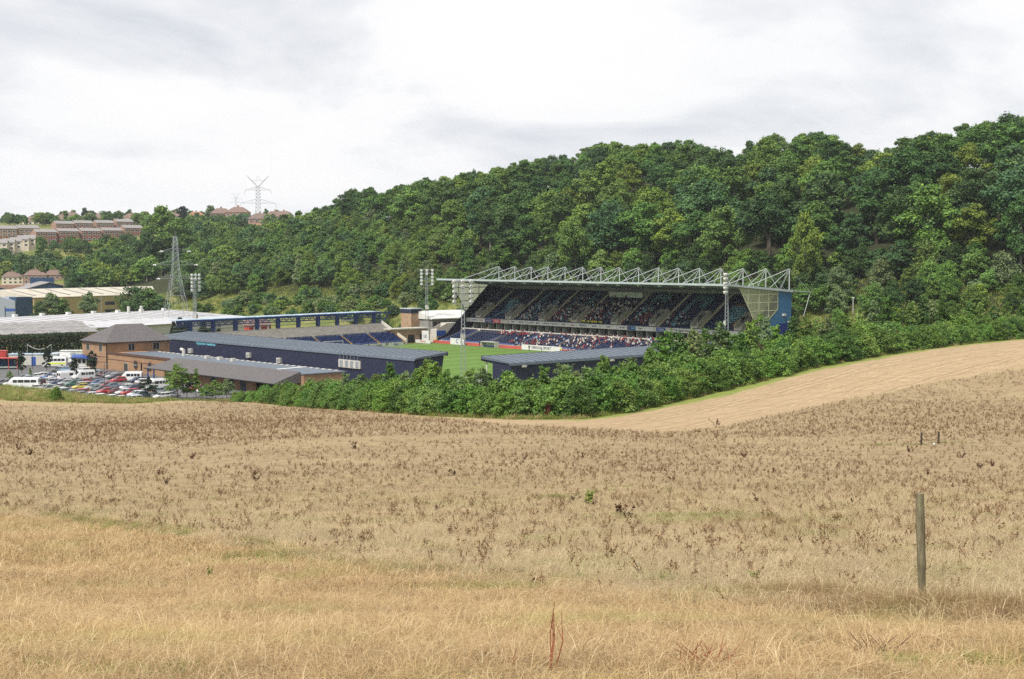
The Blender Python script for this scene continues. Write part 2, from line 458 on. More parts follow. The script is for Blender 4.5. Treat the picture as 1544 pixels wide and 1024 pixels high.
# ------------------------------------------------------------------ ground sheets
BAND = [(640, 628), (760, 640), (880, 645), (1000, 652), (1100, 641), (1200, 619), (1300, 598), (1400, 578), (1470, 566), (1544, 554), (1600, 545), (1800, 520)]
_bh = [(px, hit(px, py)) for px, py in BAND]
BX = np.array([p[0] for p in _bh], float); BD = np.array([p[1].y for p in _bh])
BANK = [hit(*p) for p in [(0, 772), (200, 795), (420, 832), (640, 868), (900, 900), (1200, 930), (1500, 955)]]
def bank_y(X):
    xs = np.array([-60] + [p.x for p in BANK] + [12]); ys = np.array([BANK[0].y + 30] + [p.y for p in BANK] + [6.0])
    o = np.argsort(xs); return np.interp(X, xs[o], ys[o])

def sheet(name, r0, r1, nr, a0, a1, na, mat, keep):
    R = np.exp(np.linspace(math.log(r0), math.log(r1), nr)); A = np.tan(np.radians(np.linspace(a0, a1, na)))
    Y = np.repeat(R[:, None], na, 1); X = Y * A[None]
    Z = hz(X, Y)
    idx = np.arange(nr * na).reshape(nr, na)
    q = np.stack([idx[:-1, :-1], idx[:-1, 1:], idx[1:, 1:], idx[1:, :-1]], -1).reshape(-1, 4)
    v = np.stack([X, Y, Z], -1).reshape(-1, 3)
    c = v[q].mean(1)
    k = keep(c); q = q[k]
    used = np.unique(q); remap = np.full(len(v), -1); remap[used] = np.arange(len(used))
    me = np_mesh(name, v[used], remap[q], mat, smooth=True)
    return link(name, me), v[used], me
def px_of(X, Y): return 772 + FP * X / Y
def in_field(c): return c[:, 1] < field_edge(px_of(c[:, 0], c[:, 1])) + 1.5

def field_material():
    m = NT('straw_field')
    z = m.attr('zone').outputs['Color']; sp = m.n('ShaderNodeSeparateColor'); m.t.links.new(z, sp.inputs[0])
    P = m.pos()
    fine = m.noise(9.0, 6, 0.7, P); mid = m.noise(1.1, 6, 0.68, P); broad = m.noise(0.075, 5, 0.6, P)
    straw = m.ramp(mid, [(0.25, (0.25, 0.195, 0.11)), (0.5, (0.345, 0.275, 0.16)), (0.75, (0.41, 0.34, 0.21))])
    straw = m.mix(1.0, straw, m.ramp(broad, [(0.3, (0.86, 0.84, 0.82)), (0.7, (1.1, 1.08, 1.05))]), 'MULTIPLY')
    straw = m.mix(1.0, straw, m.ramp(fine, [(0.25, 0.72), (0.75, 1.2)]), 'MULTIPLY')
    gold = m.ramp(mid, [(0.25, (0.21, 0.145, 0.065)), (0.5, (0.32, 0.24, 0.115)), (0.8, (0.41, 0.325, 0.17))])
    gold = m.mix(1.0, gold, m.ramp(fine, [(0.25, 0.6), (0.75, 1.2)]), 'MULTIPLY')
    gp = m.noise(0.35, 4, 0.6, P)
    gold = m.mix(m.ramp(gp, [(0.55, 0.0), (0.72, 0.45)]), gold, (0.24, 0.25, 0.075))
    tan = m.ramp(m.noise(0.5, 5, 0.6, m.mapping(P, (0.5, 1.6, 1), (0, 0, -0.5))), [(0.3, (0.31, 0.225, 0.13)), (0.7, (0.41, 0.305, 0.19))])
    tan = m.mix(1.0, tan, m.ramp(m.noise(1.6, 7, 0.8, P), [(0.3, 0.70), (0.5, .98), (0.7, 1.2)]), 'MULTIPLY')
    ed = m.attr('edge').outputs['Fac']
    fur = m.n('ShaderNodeTexNoise', noise_dimensions='1D'); fur.inputs['Scale'].default_value = .55; fur.inputs['Detail'].default_value = 4; m.put(fur.inputs['W'], m.math('ADD', ed, m.math('MULTIPLY', m.noise(.12, 4, .6, P), 9.0)))
    tan = m.mix(1.0, tan, m.ramp(fur.outputs['Fac'], [(.34, .80), (.5, 1.0), (.68, 1.12)]), 'MULTIPLY')
    green = m.ramp(mid, [(0.3, (0.14, 0.19, 0.04)), (0.7, (0.25, 0.27, 0.075))])
    brown = m.ramp(m.noise(1.4, 5, 0.75, P), [(0.35, (0.15, 0.09, 0.05)), (0.55, (0.29, 0.22, 0.13)), (0.75, (0.38, 0.305, 0.19))])
    c = m.mix(m.math('MULTIPLY', m.attr('weedy').outputs['Fac'], m.ramp(m.noise(0.16, 5, 0.65, P), [(0.33, 0.25), (0.62, 0.95)])), straw, brown)
    c = m.mix(sp.outputs[2], c, tan)
    c = m.mix(sp.outputs[0], c, gold)
    c = m.mix(sp.outputs[1], c, green)
    m.base(c, 0.95, 0, 0.1)
    m.bump(m.math('ADD', fine, m.math('MULTIPLY', mid, 2.0)), 0.6, 0.06)
    return m.mat
fo, fv, fme = sheet('stubble_field', 1.2, 330, 430, -38, 38, 320, field_material(), in_field)
prop(fo, kind='structure')
def zones(v):
    X, Y = v[:, 0], v[:, 1]; px = px_of(X, Y)
    e = field_edge(px) - Y
    by = bank_y(X)
    wob = 1.2 * np.sin(X * 0.7) + 0.8 * np.sin(X * 1.9 + 1)
    bank = sstep((by + wob * 0.25 + 1.2 - Y) / 2.4)
    b = np.interp(px, BX, BD, left=1e9)
    tan = sstep((Y - b + 2) / 4)
    left = sstep((235 - 0 * X - Y) / 6)
    tan = np.where(px < 640, np.maximum(0, 0.55 * (1 - sstep((e - 7) / 6))), tan)
    verge = 1 - sstep((e - 1.5 - 5.0 * sstep((px - 860) / 150) - 1.2 * np.sin(px * 0.03) - .6 * np.sin(px * .11)) / 2.6)
    verge = np.where(px < 800, verge * 0.45, verge)
    weedy = sstep((Y - 30) / 35) * (1 - tan) * (1 - bank)
    return bank, verge, tan, weedy
b_, g_, t_, w_ = zones(fv)
ca = fme.attributes.new('zone', 'FLOAT_COLOR', 'POINT')
ca.data.foreach_set('color', np.stack([b_, g_, t_, np.ones_like(b_)], 1).astype(np.float32).ravel())
ea = fme.attributes.new('edge', 'FLOAT', 'POINT'); ea.data.foreach_set('value', (field_edge(px_of(fv[:, 0], fv[:, 1])) - fv[:, 1]).astype(np.float32))
wa = fme.attributes.new('weedy', 'FLOAT', 'POINT'); wa.data.foreach_set('value', w_.astype(np.float32))

def land_material():
    m = NT('valley_grass')
    P = m.pos()
    a = m.noise(0.06, 5, 0.6, P); f = m.noise(1.2, 5, 0.7, P)
    g = m.ramp(a, [(0.35, (0.085, 0.12, 0.03)), (0.55, (0.17, 0.18, 0.055)), (0.72, (0.26, 0.22, 0.09))])
    g = m.mix(1.0, g, m.ramp(f, [(0.3, 0.7), (0.7, 1.25)]), 'MULTIPLY')
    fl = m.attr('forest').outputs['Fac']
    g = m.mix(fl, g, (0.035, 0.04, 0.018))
    m.base(g, 0.95, 0, 0.1); m.bump(f, 0.5, 0.3)
    return m.mat
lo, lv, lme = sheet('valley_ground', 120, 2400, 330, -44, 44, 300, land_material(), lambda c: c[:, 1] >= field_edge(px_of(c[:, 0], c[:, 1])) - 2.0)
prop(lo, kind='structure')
lu, lvv = lv[:, 0] * UX + lv[:, 1] * UY, lv[:, 0] * VX + lv[:, 1] * VY
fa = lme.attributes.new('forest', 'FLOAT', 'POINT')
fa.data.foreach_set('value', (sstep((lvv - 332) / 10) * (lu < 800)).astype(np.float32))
for i in range(len(lme.vertices)): pass
# tuck the valley sheet a little under the field along their shared edge
co = lv.copy(); e = lv[:, 1] - field_edge(px_of(lv[:, 0], lv[:, 1])); co[:, 2] -= 0.12 * (e < 2.5)
lme.vertices.foreach_set('co', co.astype(np.float32).ravel()); lme.update()

# ================================================================== the football ground
# stadium parts are laid out in the frame (v, u, z); a root's local x is v, local y is u
def uroot(name, label, cat, u, v, z=0.0, group=None, da=0.0): return thing(name, label, cat, W(u, v, z), ROT + da, group)
def text_mesh(name, s, size, mat, bold=1.0):
    cu = bpy.data.curves.new(name, 'FONT'); cu.body = s; cu.size = size; cu.align_x = 'CENTER'; cu.align_y = 'CENTER'; cu.extrude = 0.01; cu.resolution_u = 2
    cu.offset = 0.012 * size * bold
    o = bpy.data.objects.new(name, cu); COL.objects.link(o)
    bpy.context.view_layer.update()
    me = bpy.data.meshes.new_from_object(o.evaluated_get(bpy.context.evaluated_depsgraph_get()))
    bpy.data.objects.remove(o); bpy.data.curves.remove(cu)
    me.materials.clear(); me.materials.append(mat); me.name = name
    return me
# text facing -v (towards the pitch / the camera side): local x runs towards -u
FACE = (math.pi / 2, 0, -math.pi / 2)

# --- pitch and its markings
pm = NT('pitch_grass')
Pp = pm.coord('Object')
stripe = pm.n('ShaderNodeTexWave', wave_type='BANDS', bands_direction='Y'); stripe.inputs['Scale'].default_value = 0.028
pm.t.links.new(Pp, stripe.inputs['Vector'])
pc = pm.mix(pm.ramp(stripe.outputs['Fac'], [(0.45, 0.0), (0.55, 1.0)]), (0.098, 0.172, 0.034), (0.112, 0.192, 0.039))
pc = pm.mix(1.0, pc, pm.ramp(pm.noise(0.35, 5, 0.65, Pp), [(0.3, 0.85), (0.7, 1.12)]), 'MULTIPLY')
pm.base(pc, 0.9, 0, 0.15); pm.bump(pm.noise(6, 3, 0.6, Pp), 0.3, 0.05)
def ufloor(name, u0, u1, v0, v1, z, mat):
    o = MB((v0, u0, 0)).add([(v0, u0, z), (v1, u0, z), (v1, u1, z), (v0, u1, z)], [(0, 1, 2, 3)]).build(name, mat, None, W(u0, v0), (0, 0, ROT))
    return prop(o, kind='structure')
ufloor('football_pitch', 214, 372, 196, 294.4, 0.03, pm.mat)
mk = MB((244, 310, 0))
for (a, b, c, d) in [(252, 368, 216, 216.12), (252, 368, 287, 287.12), (252, 252.12, 216, 287), (368, 368.12, 216, 287), (310, 310.12, 216, 287), (252, 268, 231, 231.12), (252, 268, 272, 272.12),
                     (268, 268.12, 231, 272), (352, 368, 231, 231.12), (352, 368, 272, 272.12), (352, 352.12, 231, 272)]:
    mk.add([(c, a, .036), (d, a, .036), (d, b, .036), (c, b, .036)], [(0, 1, 2, 3)])
prop(mk.build('pitch_markings', M['white'], None, W(310, 244), (0, 0, ROT)), kind='structure')

# --- the big stand on the far side
U0, U1 = 247.0, 371.0
OFF = (308, 309, 0)
stand = uroot('grandstand', 'large two-tier navy seated stand under a cantilever roof with a row of pointed roof trusses', 'grandstand', 309, 308)
def smb(): return MB(OFF)
def sbuild(mb, name, mats, parent=None, **k): return mb.build(name, mats, parent or stand, **k)
NROW, ZU, VU, RD, RH = 20, 8.0, 308.6, 0.735, 0.475
NLOW, ZL, VL, LD, LH = 11, 0.95, 295.8, 0.93, 0.275
def stepped(v0, z0, d, h, n, base):
    p = [(v0, base)]
    for i in range(n): p += [(v0 + i * d, z0 + i * h), (v0 + (i + 1) * d, z0 + i * h)]
    return p
def extr(mb, poly_vz, u0, u1, mi=0):
    return mb.prism([(p[0], u0, p[1]) for p in poly_vz], (0, u1 - u0, 0), mi)
low = stepped(VL, ZL, LD, LH, NLOW, 0.0) + [(VL + NLOW * LD, 0.0)]
sbuild(extr(smb(), low, U0, U1), 'lower_terrace', M['concrete'])
up = stepped(VU, ZU, RD, RH, NROW, ZU - 0.9) + [(VU + NROW * RD, ZU + NROW * RH - 0.9)]
sbuild(extr(smb(), up, U0 + .3, U1 - .3), 'upper_terrace', M['concrete'])
# rear wall, executive box level
sbuild(smb().box(323.35, 323.6, U0 + .25, U1 - .25, 0, 18.9), 'rear_wall', M['backwall'])
sbuild(smb().box(312.2, 312.4, U0 + .3, U1 - .3, 3.9, 7.0), 'box_glazing', M['dark'])
sbuild(smb().box(306.2, 312.2, U0 + .3, U1 - .3, 3.5, 4.0), 'box_balcony', M['concrete'])
sbuild(smb().box(305.95, 306.2, U0 + .3, U1 - .3, 3.72, 4.85), 'balcony_wall', M['concrete_pale'])
bp = MB().box(-.3, 2.4, -0.12, 0.12, 0, 2.55).mesh('box_partition', M['glass_pale'])
for i in range(31): link('box_partition', bp, stand, (309.6 - 308, U0 + 2 + i * 4.0 - 309, 4.2))
# end walls: blue profiled cladding on the near end, concrete on the far one
endp = [(295.8, 0), (323.6, 0), (323.6, 18.7), (317.45, 19.1), (317.45, 14.2), (312.0, 10.2), (308.0, 9.0), (308.0, 6.9), (306.2, 4.6), (295.8, 1.2)]
def wall_poly(poly, u0, u1, mi=0, mb=None):
    """a plate of any outline in the v-z plane, triangulated"""
    mb = mb or smb()
    bm_ = bmesh.new(); vs_ = [bm_.verts.new((p[0], 0, p[1])) for p in poly]; f = bm_.faces.new(vs_)
    bmesh.ops.triangulate(bm_, faces=[f]); bm_.verts.index_update()
    tri = [tuple(v.index for v in f.verts) for f in bm_.faces]; co_ = [tuple(v.co) for v in bm_.verts]; bm_.free()
    n = len(poly)
    mb.add([(c[0], u0, c[2]) for c in co_], tri, mi); mb.add([(c[0], u1, c[2]) for c in co_], [t[::-1] for t in tri], mi)
    mb.add([(p[0], u0, p[1]) for p in poly] + [(p[0], u1, p[1]) for p in poly], [(i, (i + 1) % n, n + (i + 1) % n, n + i) for i in range(n)], mi)
    return mb
ew = sbuild(wall_poly(endp, U0, U0 + .25), 'end_wall', M['blue_wall']); ew['label'] = 'blue clad end wall nearest the field'
sbuild(wall_poly(endp, U1 - .25, U1), 'end_wall', M['navy'])
dr = sbuild(smb().box(318.0, 322.7, U0 - .06, U0 + .02, 7.0, 10.2), 'end_door', M['blue_door'])
sbuild(smb().box(320.1, 320.3, U0 - .1, U0 + .02, 7.0, 10.2), 'door_post', M['dark'], dr)
lampb = sbuild(smb().box(319.5, 320.6, U0 - .5, U0 + .02, 12.3, 12.9), 'wall_lamp', M['offwhite'])
sbuild(smb().box(321.9, 322.8, U0 - .12, U0 - .005, 10.35, 10.75), 'door_sign', M['white'])
# roof: a shallow slab falling to the back
roofp = [(295.7, 21.05), (295.7, 21.35), (323.9, 19.35), (323.9, 18.9)]
sbuild(extr(smb(), roofp, U0 - .2, U1 + .2), 'roof', [M['soffit']])
top = smb()
top.add([(295.7, U0 - .2, 21.354), (323.9, U0 - .2, 19.354), (323.9, U1 + .2, 19.354), (295.7, U1 + .2, 21.354)], [(0, 1, 2, 3)])
sbuild(top, 'roof_sheet', M['roof_grey'])
fa_ = smb().box(295.35, 295.7, U0 - .4, U1 + .4, 20.95, 21.5)
fa_.prism([(295.7, U0 - .45, 20.95), (323.9, U0 - .45, 18.8), (323.9, U0 - .45, 19.45), (295.7, U0 - .45, 21.5)], (0, .25, 0))
sbuild(fa_, 'roof_fascia', M['roof_edge'])
rf = MB().tube((297.2 - 308, 0, 20.8), (323 - 308, 0, 19.0), 0.22, 6).mesh('roof_beam', M['galv_far'])
for i in range(16): link('roof_beam', rf, stand, (0, U0 + .3 + i * (U1 - U0 - .6) / 15 - 309, 0))
lt = MB().box(-.5, .5, -.35, .35, -.2, .1).mesh('canopy_lamp', M['lamp'])
for i in range(15): link('canopy_lamp', lt, stand, (300.5 - 308, U0 + 4.1 + i * 8.2 - 309, 20.45))
# trusses
pitch_u = (U1 - U0) / 15
tp = MB(OFF)
PV, PT, PB = 322.65, 25.35, 19.4
post_me = MB((PV, 0, 0)).tube((PV, 0, PB), (PV, 0, PT), 0.16, 7).mesh('truss_post', M['steel'])
def rod(name, p, q, r): return MB((PV, 0, 0)).tube(p, q, r, 5).mesh(name, M['steel'])
rods = [rod('tie_rod', (PV, 0, PT), (304.5, 0, 20.75), 0.115), rod('tie_rod', (PV, 0, PT - .15), (313.8, 0, 20.1), 0.085), rod('tie_rod', (PV, 0, PT - .3), (318.8, 0, 19.8), 0.045),
        rod('back_stay', (PV, 0, PT), (332.4, 0, 18.7), 0.075), rod('outrigger', (PV, 0, 19.35), (332.4, 0, 18.7), 0.11),
        rod('brace_rod', (PV, 0, PT), (PV + .6, pitch_u * .5, 19.4), 0.055), rod('brace_rod', (PV, 0, PT), (PV + .6, -pitch_u * .5, 19.4), 0.055),
        rod('strut_leg', (332.4, 0, 18.7), (336.4, 0, 12.3), 0.09), rod('strut_leg', (332.4, 0, 18.7), (329.4, 0, 12.0), 0.09)]
for i in range(16):
    t = link('truss_post', post_me, stand, (PV - 308, U0 + .1 + i * pitch_u - 309, 0))
    for me in rods:
        if i in (0, 15) and me.name.startswith('brace') and ((i == 0 and me is rods[6]) or (i == 15 and me is rods[5])): continue
        link(me.name.split('.')[0], me, t)
# wind screens at both ends, glazed in panes
def clip(poly, axis, val, keep_less):
    out = []
    for i in range(len(poly)):
        a, b = poly[i], poly[(i + 1) % len(poly)]
        ia = (a[axis] <= val) if keep_less else (a[axis] >= val); ib = (b[axis] <= val) if keep_less else (b[axis] >= val)
        if ia: out.append(a)
        if ia != ib:
            t = (val - a[axis]) / (b[axis] - a[axis]); out.append(tuple(a[k] + (b[k] - a[k]) * t for k in (0, 1)))
    return out
SP = [(300.6, 20.75), (317.4, 19.55), (317.4, 14.25), (312.0, 10.3), (308.9, 9.6), (308.3, 9.6)]
vsplit = [300, 304.5, 309.2, 313.4, 318]; zsplit = [9, 11.6, 13.9, 16.2, 18.4, 21]
for u, barm, lab in ((U0 - .02, M['screen_bar'], 'near end screen with pale glazing bars'), (U1 + .02, M['screen_bar_dark'], 'far end screen with dark glazing bars')):
    sc = sbuild(MB(OFF).box(308.2, 309.0, u - .06, u + .06, 9.3, 9.62), 'side_screen', barm); sc['label'] = lab
    s_ = -1 if u < 300 else -1
    for i in range(4):
        for j in range(5):
            p = SP
            for ax, val, ls in ((0, vsplit[i] + .08, False), (0, vsplit[i + 1] - .08, True), (1, zsplit[j] + .08, False), (1, zsplit[j + 1] - .08, True)):
                p = clip(p, ax, val, ls)
                if len(p) < 3: break
            if len(p) < 3: continue
            area = abs(sum(p[k][0] * p[(k + 1) % len(p)][1] - p[(k + 1) % len(p)][0] * p[k][1] for k in range(len(p)))) / 2
            if area < 0.15: continue
            pa = MB(OFF).add([(q[0], u - .03, q[1]) for q in p], [tuple(range(len(p)))]).build('pane', M['screen'], sc)
    bars = MB(OFF)
    def bar(p, q):
        bars.tube((p[0], u, p[1]), (q[0], u, q[1]), 0.11, 4)
    for k in range(len(SP)): bar(SP[k], SP[(k + 1) % len(SP)])
    for v in vsplit[1:-1]:
        zs = [p[1] for p in clip(clip(SP, 0, v - .01, False), 0, v + .01, True)]
        if zs: bar((v, min(zs)), (v, max(zs)))
    for z in zsplit[1:-1]:
        vv = [p[0] for p in clip(clip(SP, 1, z - .01, False), 1, z + .01, True)]
        if vv: bar((min(vv), z), (max(vv), z))
    bars.build('screen_frame', barm, sc)
# fascia of the upper tier with its advertising boards
sbuild(smb().box(307.5, 308.3, U0 + .2, U1 + .2, 6.85, 8.15), 'tier_fascia', M['offwhite'])
sbuild(smb().box(308.3, 308.6, U0 + .3, U1 - .3, 6.85, 8.3), 'tier_parapet', M['navy'])
boards = []
def board(ua, ub, mat, txt=None, ink='ink', size=.62, z0=6.95, z1=8.08, v=307.42):
    b = smb().box(v, v + .075, ub, ua, z0, z1)
    o = sbuild(b, 'sponsor_board', mat)
    if txt:
        me = text_mesh('board_lettering', txt, size, M[ink], 1.5)
        xs = [q.co.x for q in me.vertices]; w = max(xs) - min(xs); k = min(1.0, (ua - ub - .3) / w)
        t = link('board_lettering', me, o, (v - .02 - 308, (ua + ub) / 2 - 309, (z0 + z1) / 2), FACE); t.scale = (k, k, 1)
    return o
board(368.0, 364.6, M['white'], 'CONWAY'); board(364.4, 360.9, M['white'], 'BUCKS', 'ink_red')
board(360.7, 356.8, M['sign_purple'], 'WALKER', 'offwhite'); board(356.6, 353.0, M['sign_red'], 'AXA', 'white', 1.1)
board(352.8, 348.9, M['concrete_pale'])
w_txt = ['CREST', 'HARVEY', 'T.G. LOWE', 'MILLS', 'ASHTON', 'FORD & CO', 'KEEN', 'Chilton']
u = 348.6
for k, s in enumerate(w_txt):
    board(u, u - 3.75, M['white'], s, 'ink_red' if s == 'Chilton' else 'ink', .7); u -= 4.0
board(u, u - 5.0, M['white'], 'VERNON', 'ink', .85); u -= 5.2
board(u, u - 4.6, M['white'], 'RIDLEY'); u -= 4.8
board(u, 299.6, M['white'], 'LANE'); board(299.3, 295.3, M['white'], 'HP HIRE')
board(295.1, 294.0, M['sign_purple']); board(293.9, 291.9, M['sign_blue'], 'ARC', 'cyan', .8)
board(291.6, 288.0, M['white'], 'LESLIE'); board(287.8, 284.6, M['white'])
board(283.5, 279.9, M['sign_blue'], 'C ONE', 'white', .8); board(279.7, 276.9, M['concrete_pale'])
board(276.6, 256.6, M['white'], 'The Family Enclosure - Sponsored by - VERNON - Bar', 'ink', .95)
board(256.2, 252.4, M['white']); board(252.2, 247.4, M['white'])

# aisles, vomitories, seating blocks
AISLE = [364.0, 348.8, 332.6, 317.6, 300.2, 284.4, 268.2, 252.2]
aisle_mb = MB()
for r in range(NROW):
    aisle_mb.box(r * RD, r * RD + .36, -.55, .55, r * RH, r * RH + .24); aisle_mb.box(r * RD + .36, (r + 1) * RD, -.55, .55, r * RH, r * RH + .02)
aisle_me = aisle_mb.mesh('aisle_steps', M['aisle'])
vom = MB()
for s in (-1.25, 1.25):
    vom.prism([(0.2, s - .1, -.3), (6.2, s - .1, 3.6), (6.2, s - .1, 5.2), (5.4, s - .1, 5.2), (0.2, s - .1, 1.7)], (0, .2, 0))
vom.add([(6.2, -1.25, 3.3), (6.2, 1.25, 3.3), (6.2, 1.25, 5.1), (6.2, -1.25, 5.1)], [(0, 1, 2, 3)])
vom.box(0.1, 0.3, -1.25, 1.25, -.3, .9)
vom.add([(.25, -1.2, .6), (6.1, -1.2, 3.1), (6.1, 1.2, 3.1), (.25, 1.2, .6)], [(0, 1, 2, 3)])
vom_me = vom.mesh('vomitory', M['concrete'])
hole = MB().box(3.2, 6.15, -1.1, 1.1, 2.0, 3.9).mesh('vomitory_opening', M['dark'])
rail = MB()
for s in (-1.25, 1.25):
    rail.tube((.2, s, 2.3), (5.6, s, 5.9), .05, 4)
    for k in range(5): rail.tube((.2 + 1.3 * k, s, 1.4 + .86 * k), (.2 + 1.3 * k, s, 2.3 + .86 * k), .04, 4)
rail_me = rail.mesh('handrail', M['galv'])
for a in AISLE:
    link('aisle_steps', aisle_me, stand, (VU - 308, a - 309, ZU))
    vo = link('vomitory', vom_me, stand, (VU + .1 - 308, a + 1.95 - 309, ZU))
    link('vomitory_opening', hole, vo); link('handrail', rail_me, vo)

CHAIR_V = np.array([(-.20, -.21, .0), (-.20, .21, .0), (.20, .21, .0), (.20, -.21, .0), (-.20, -.21, .40), (-.20, .21, .40), (.22, .21, .44), (.22, -.21, .44), (.27, -.21, .86), (.27, .21, .86)])
CHAIR_F = [(4, 7, 6, 5), (7, 8, 9, 6), (4, 5, 1, 0), (7, 2, 6, 6)]
CHAIR_F = np.array([(4, 7, 6, 5), (7, 8, 9, 6), (0, 4, 5, 1), (8, 7, 6, 9)])
SW = {}
def pat(rows):
    for r, c0, c1, k in rows:
        for c in range(c0, c1 + 1): yield (r, c), k
swan = dict(pat([(18, 11, 13, 1), (17, 9, 11, 1), (16, 10, 12, 1), (14, 7, 12, 2), (13, 6, 6, 2), (13, 7, 13, 1), (12, 6, 14, 1), (11, 6, 15, 1), (10, 7, 17, 1), (9, 7, 18, 1), (8, 8, 17, 1), (8, 18, 18, 2),
                 (7, 10, 16, 1), (7, 19, 19, 2), (6, 11, 15, 1), (6, 18, 18, 2), (5, 10, 12, 1), (5, 14, 15, 1), (5, 17, 17, 2), (4, 9, 10, 1), (4, 13, 14, 1), (4, 17, 17, 2), (3, 8, 9, 1), (3, 12, 12, 1), (3, 17, 17, 2),
                 (2, 8, 8, 1), (2, 12, 12, 1), (2, 17, 17, 2), (1, 8, 8, 1), (1, 12, 12, 1)]))
let_f = dict(pat([(r, 5, 15, 1) for r in (18, 17, 16)] + [(r, 12, 14, 1) for r in (15, 14)] + [(r, 5, 7, 1) for r in range(2, 16)] + [(r, 5, 12, 1) for r in (10, 9)]))
let_c = dict(pat([(r, 6, 16, 1) for r in (18, 17)] + [(16, 5, 17, 1)] + [(r, 14, 17, 1) for r in (15, 14, 13, 12)] + [(r, 5, 7, 1) for r in range(3, 16)] + [(2, 5, 9, 1), (1, 6, 9, 1), (3, 14, 17, 1), (2, 13, 16, 1)]))
let_w = dict(pat([(r, 5, 7, 1) for r in range(2, 19)] + [(r, 11 , 12, 1) for r in range(2, 12)] + [(r, 17, 19, 1) for r in range(2, 19)] + [(1, 6, 10, 1), (1, 13, 17, 1), (2, 8, 10, 1), (2, 13, 15, 1)]))
blocks = [(U1 - .6, 364, {}), (364, 348.8, swan), (348.8, 332.6, let_w), (332.6, 317.6, let_w), (317.6, 300.2, {}), (300.2, 284.4, let_f), (284.4, 268.2, let_c), (268.2, 252.2, swan), (252.2, U0 + .6, {})]
seat_pos = []                                # (u, v, z, tier, block, row)
def seat_block(name, pts, cols):
    n = len(pts); P = np.array(pts)
    v = (CHAIR_V[None] + P[:, None]).reshape(-1, 3); f = (CHAIR_F[None] + (np.arange(n) * len(CHAIR_V))[:, None, None]).reshape(-1, 4)
    o = link(name, np_mesh(name, v, f, [M['seat_navy'], M['seat_blue'], M['seat_orange']], mat_idx=np.repeat(cols, len(CHAIR_F))), stand)
    prop(o, kind='stuff')
for bi, (ua, ub, bmap) in enumerate(blocks):
    pts, cols = [], []
    lo_, hi_ = ub + .75, ua - .75
    n = int((hi_ - lo_) / .56)
    for r in range(NROW):
        for c in range(n):
            u = hi_ - .28 - c * (hi_ - lo_) / n
            if bi < 8 and r < 8 and u < ub + 3.35 and ub > U0 + 2: continue  # the vomitory takes these
            if 4 == bi and r > 16: continue      # the glazed box stands here
            k = bmap.get((r, int(c * 26 / n)), 0)
            pts.append((VU + r * RD + .42 - 308, u - 309, ZU + r * RH)); cols.append(k)
            seat_pos.append((u, VU + r * RD + .40, ZU + r * RH, 'upper', bi, r))
    seat_block('seating_block', pts, cols)
LA = [362.0, 346.6, 331.2, 315.8, 300.4, 285, 269.6, 254.2]
la_mb = MB()
for r in range(NLOW):
    la_mb.box(r * LD, r * LD + .45, -.5, .5, r * LH, r * LH + .14)
la_me = la_mb.mesh('aisle_steps', M['aisle'])
prev = U1 - .6
for bi, a in enumerate(LA + [U0]):
    pts = []
    lo_, hi_ = a + .6, prev - .6
    if hi_ - lo_ > 1:
        n = int((hi_ - lo_) / .55)
        for r in range(NLOW):
            for c in range(n):
                u = hi_ - .28 - c * (hi_ - lo_) / n
                pts.append((VL + r * LD + .5 - 308, u - 309, ZL + r * LH)); seat_pos.append((u, VL + r * LD + .48, ZL + r * LH, 'lower', bi, r))
        seat_block('seating_block', pts, np.zeros(len(pts), int))
    if a > U0: link('aisle_steps', la_me, stand, (VL - 308, a - 309, ZL))
    prev = a
# seats on the box balcony
pts = []
for i in range(30):
    for c in range(6):
        for r in range(2):
            u = U0 + 2.7 + i * 4.0 + c * .56; pts.append((307.0 + r * .9 - 308, u - 309, 4.0)); seat_pos.append((u, 307.0 + r * .9, 4.0, 'balcony', i, r))
seat_block('balcony_seating', pts, np.zeros(len(pts), int))
# the glazed control room high in the middle of the stand
cr = sbuild(smb().box(320.9, 323.3, 301.6, 316.0, 15.6, 17.4), 'control_room', M['glass_pale'])
sbuild(smb().box(320.7, 323.3, 301.4, 316.2, 17.4, 17.75), 'control_room_roof', M['offwhite'], cr)
for k in range(6): sbuild(smb().box(320.82, 320.9, 301.6 + k * 2.85, 301.75 + k * 2.85, 15.6, 17.4), 'mullion', M['galv'], cr)
sbuild(smb().box(320.83, 320.9, 301.6, 316.0, 15.6, 16.1), 'control_room_panel', M['white'], cr)
# lower stair wall at the far end, dark sloping handrail wall
sbuild(wall_poly([(295.6, 0.4), (306, 3.4), (306, 4.8), (295.6, 1.7)], U1 + .0, U1 + .35), 'stair_wall', M['navy'])

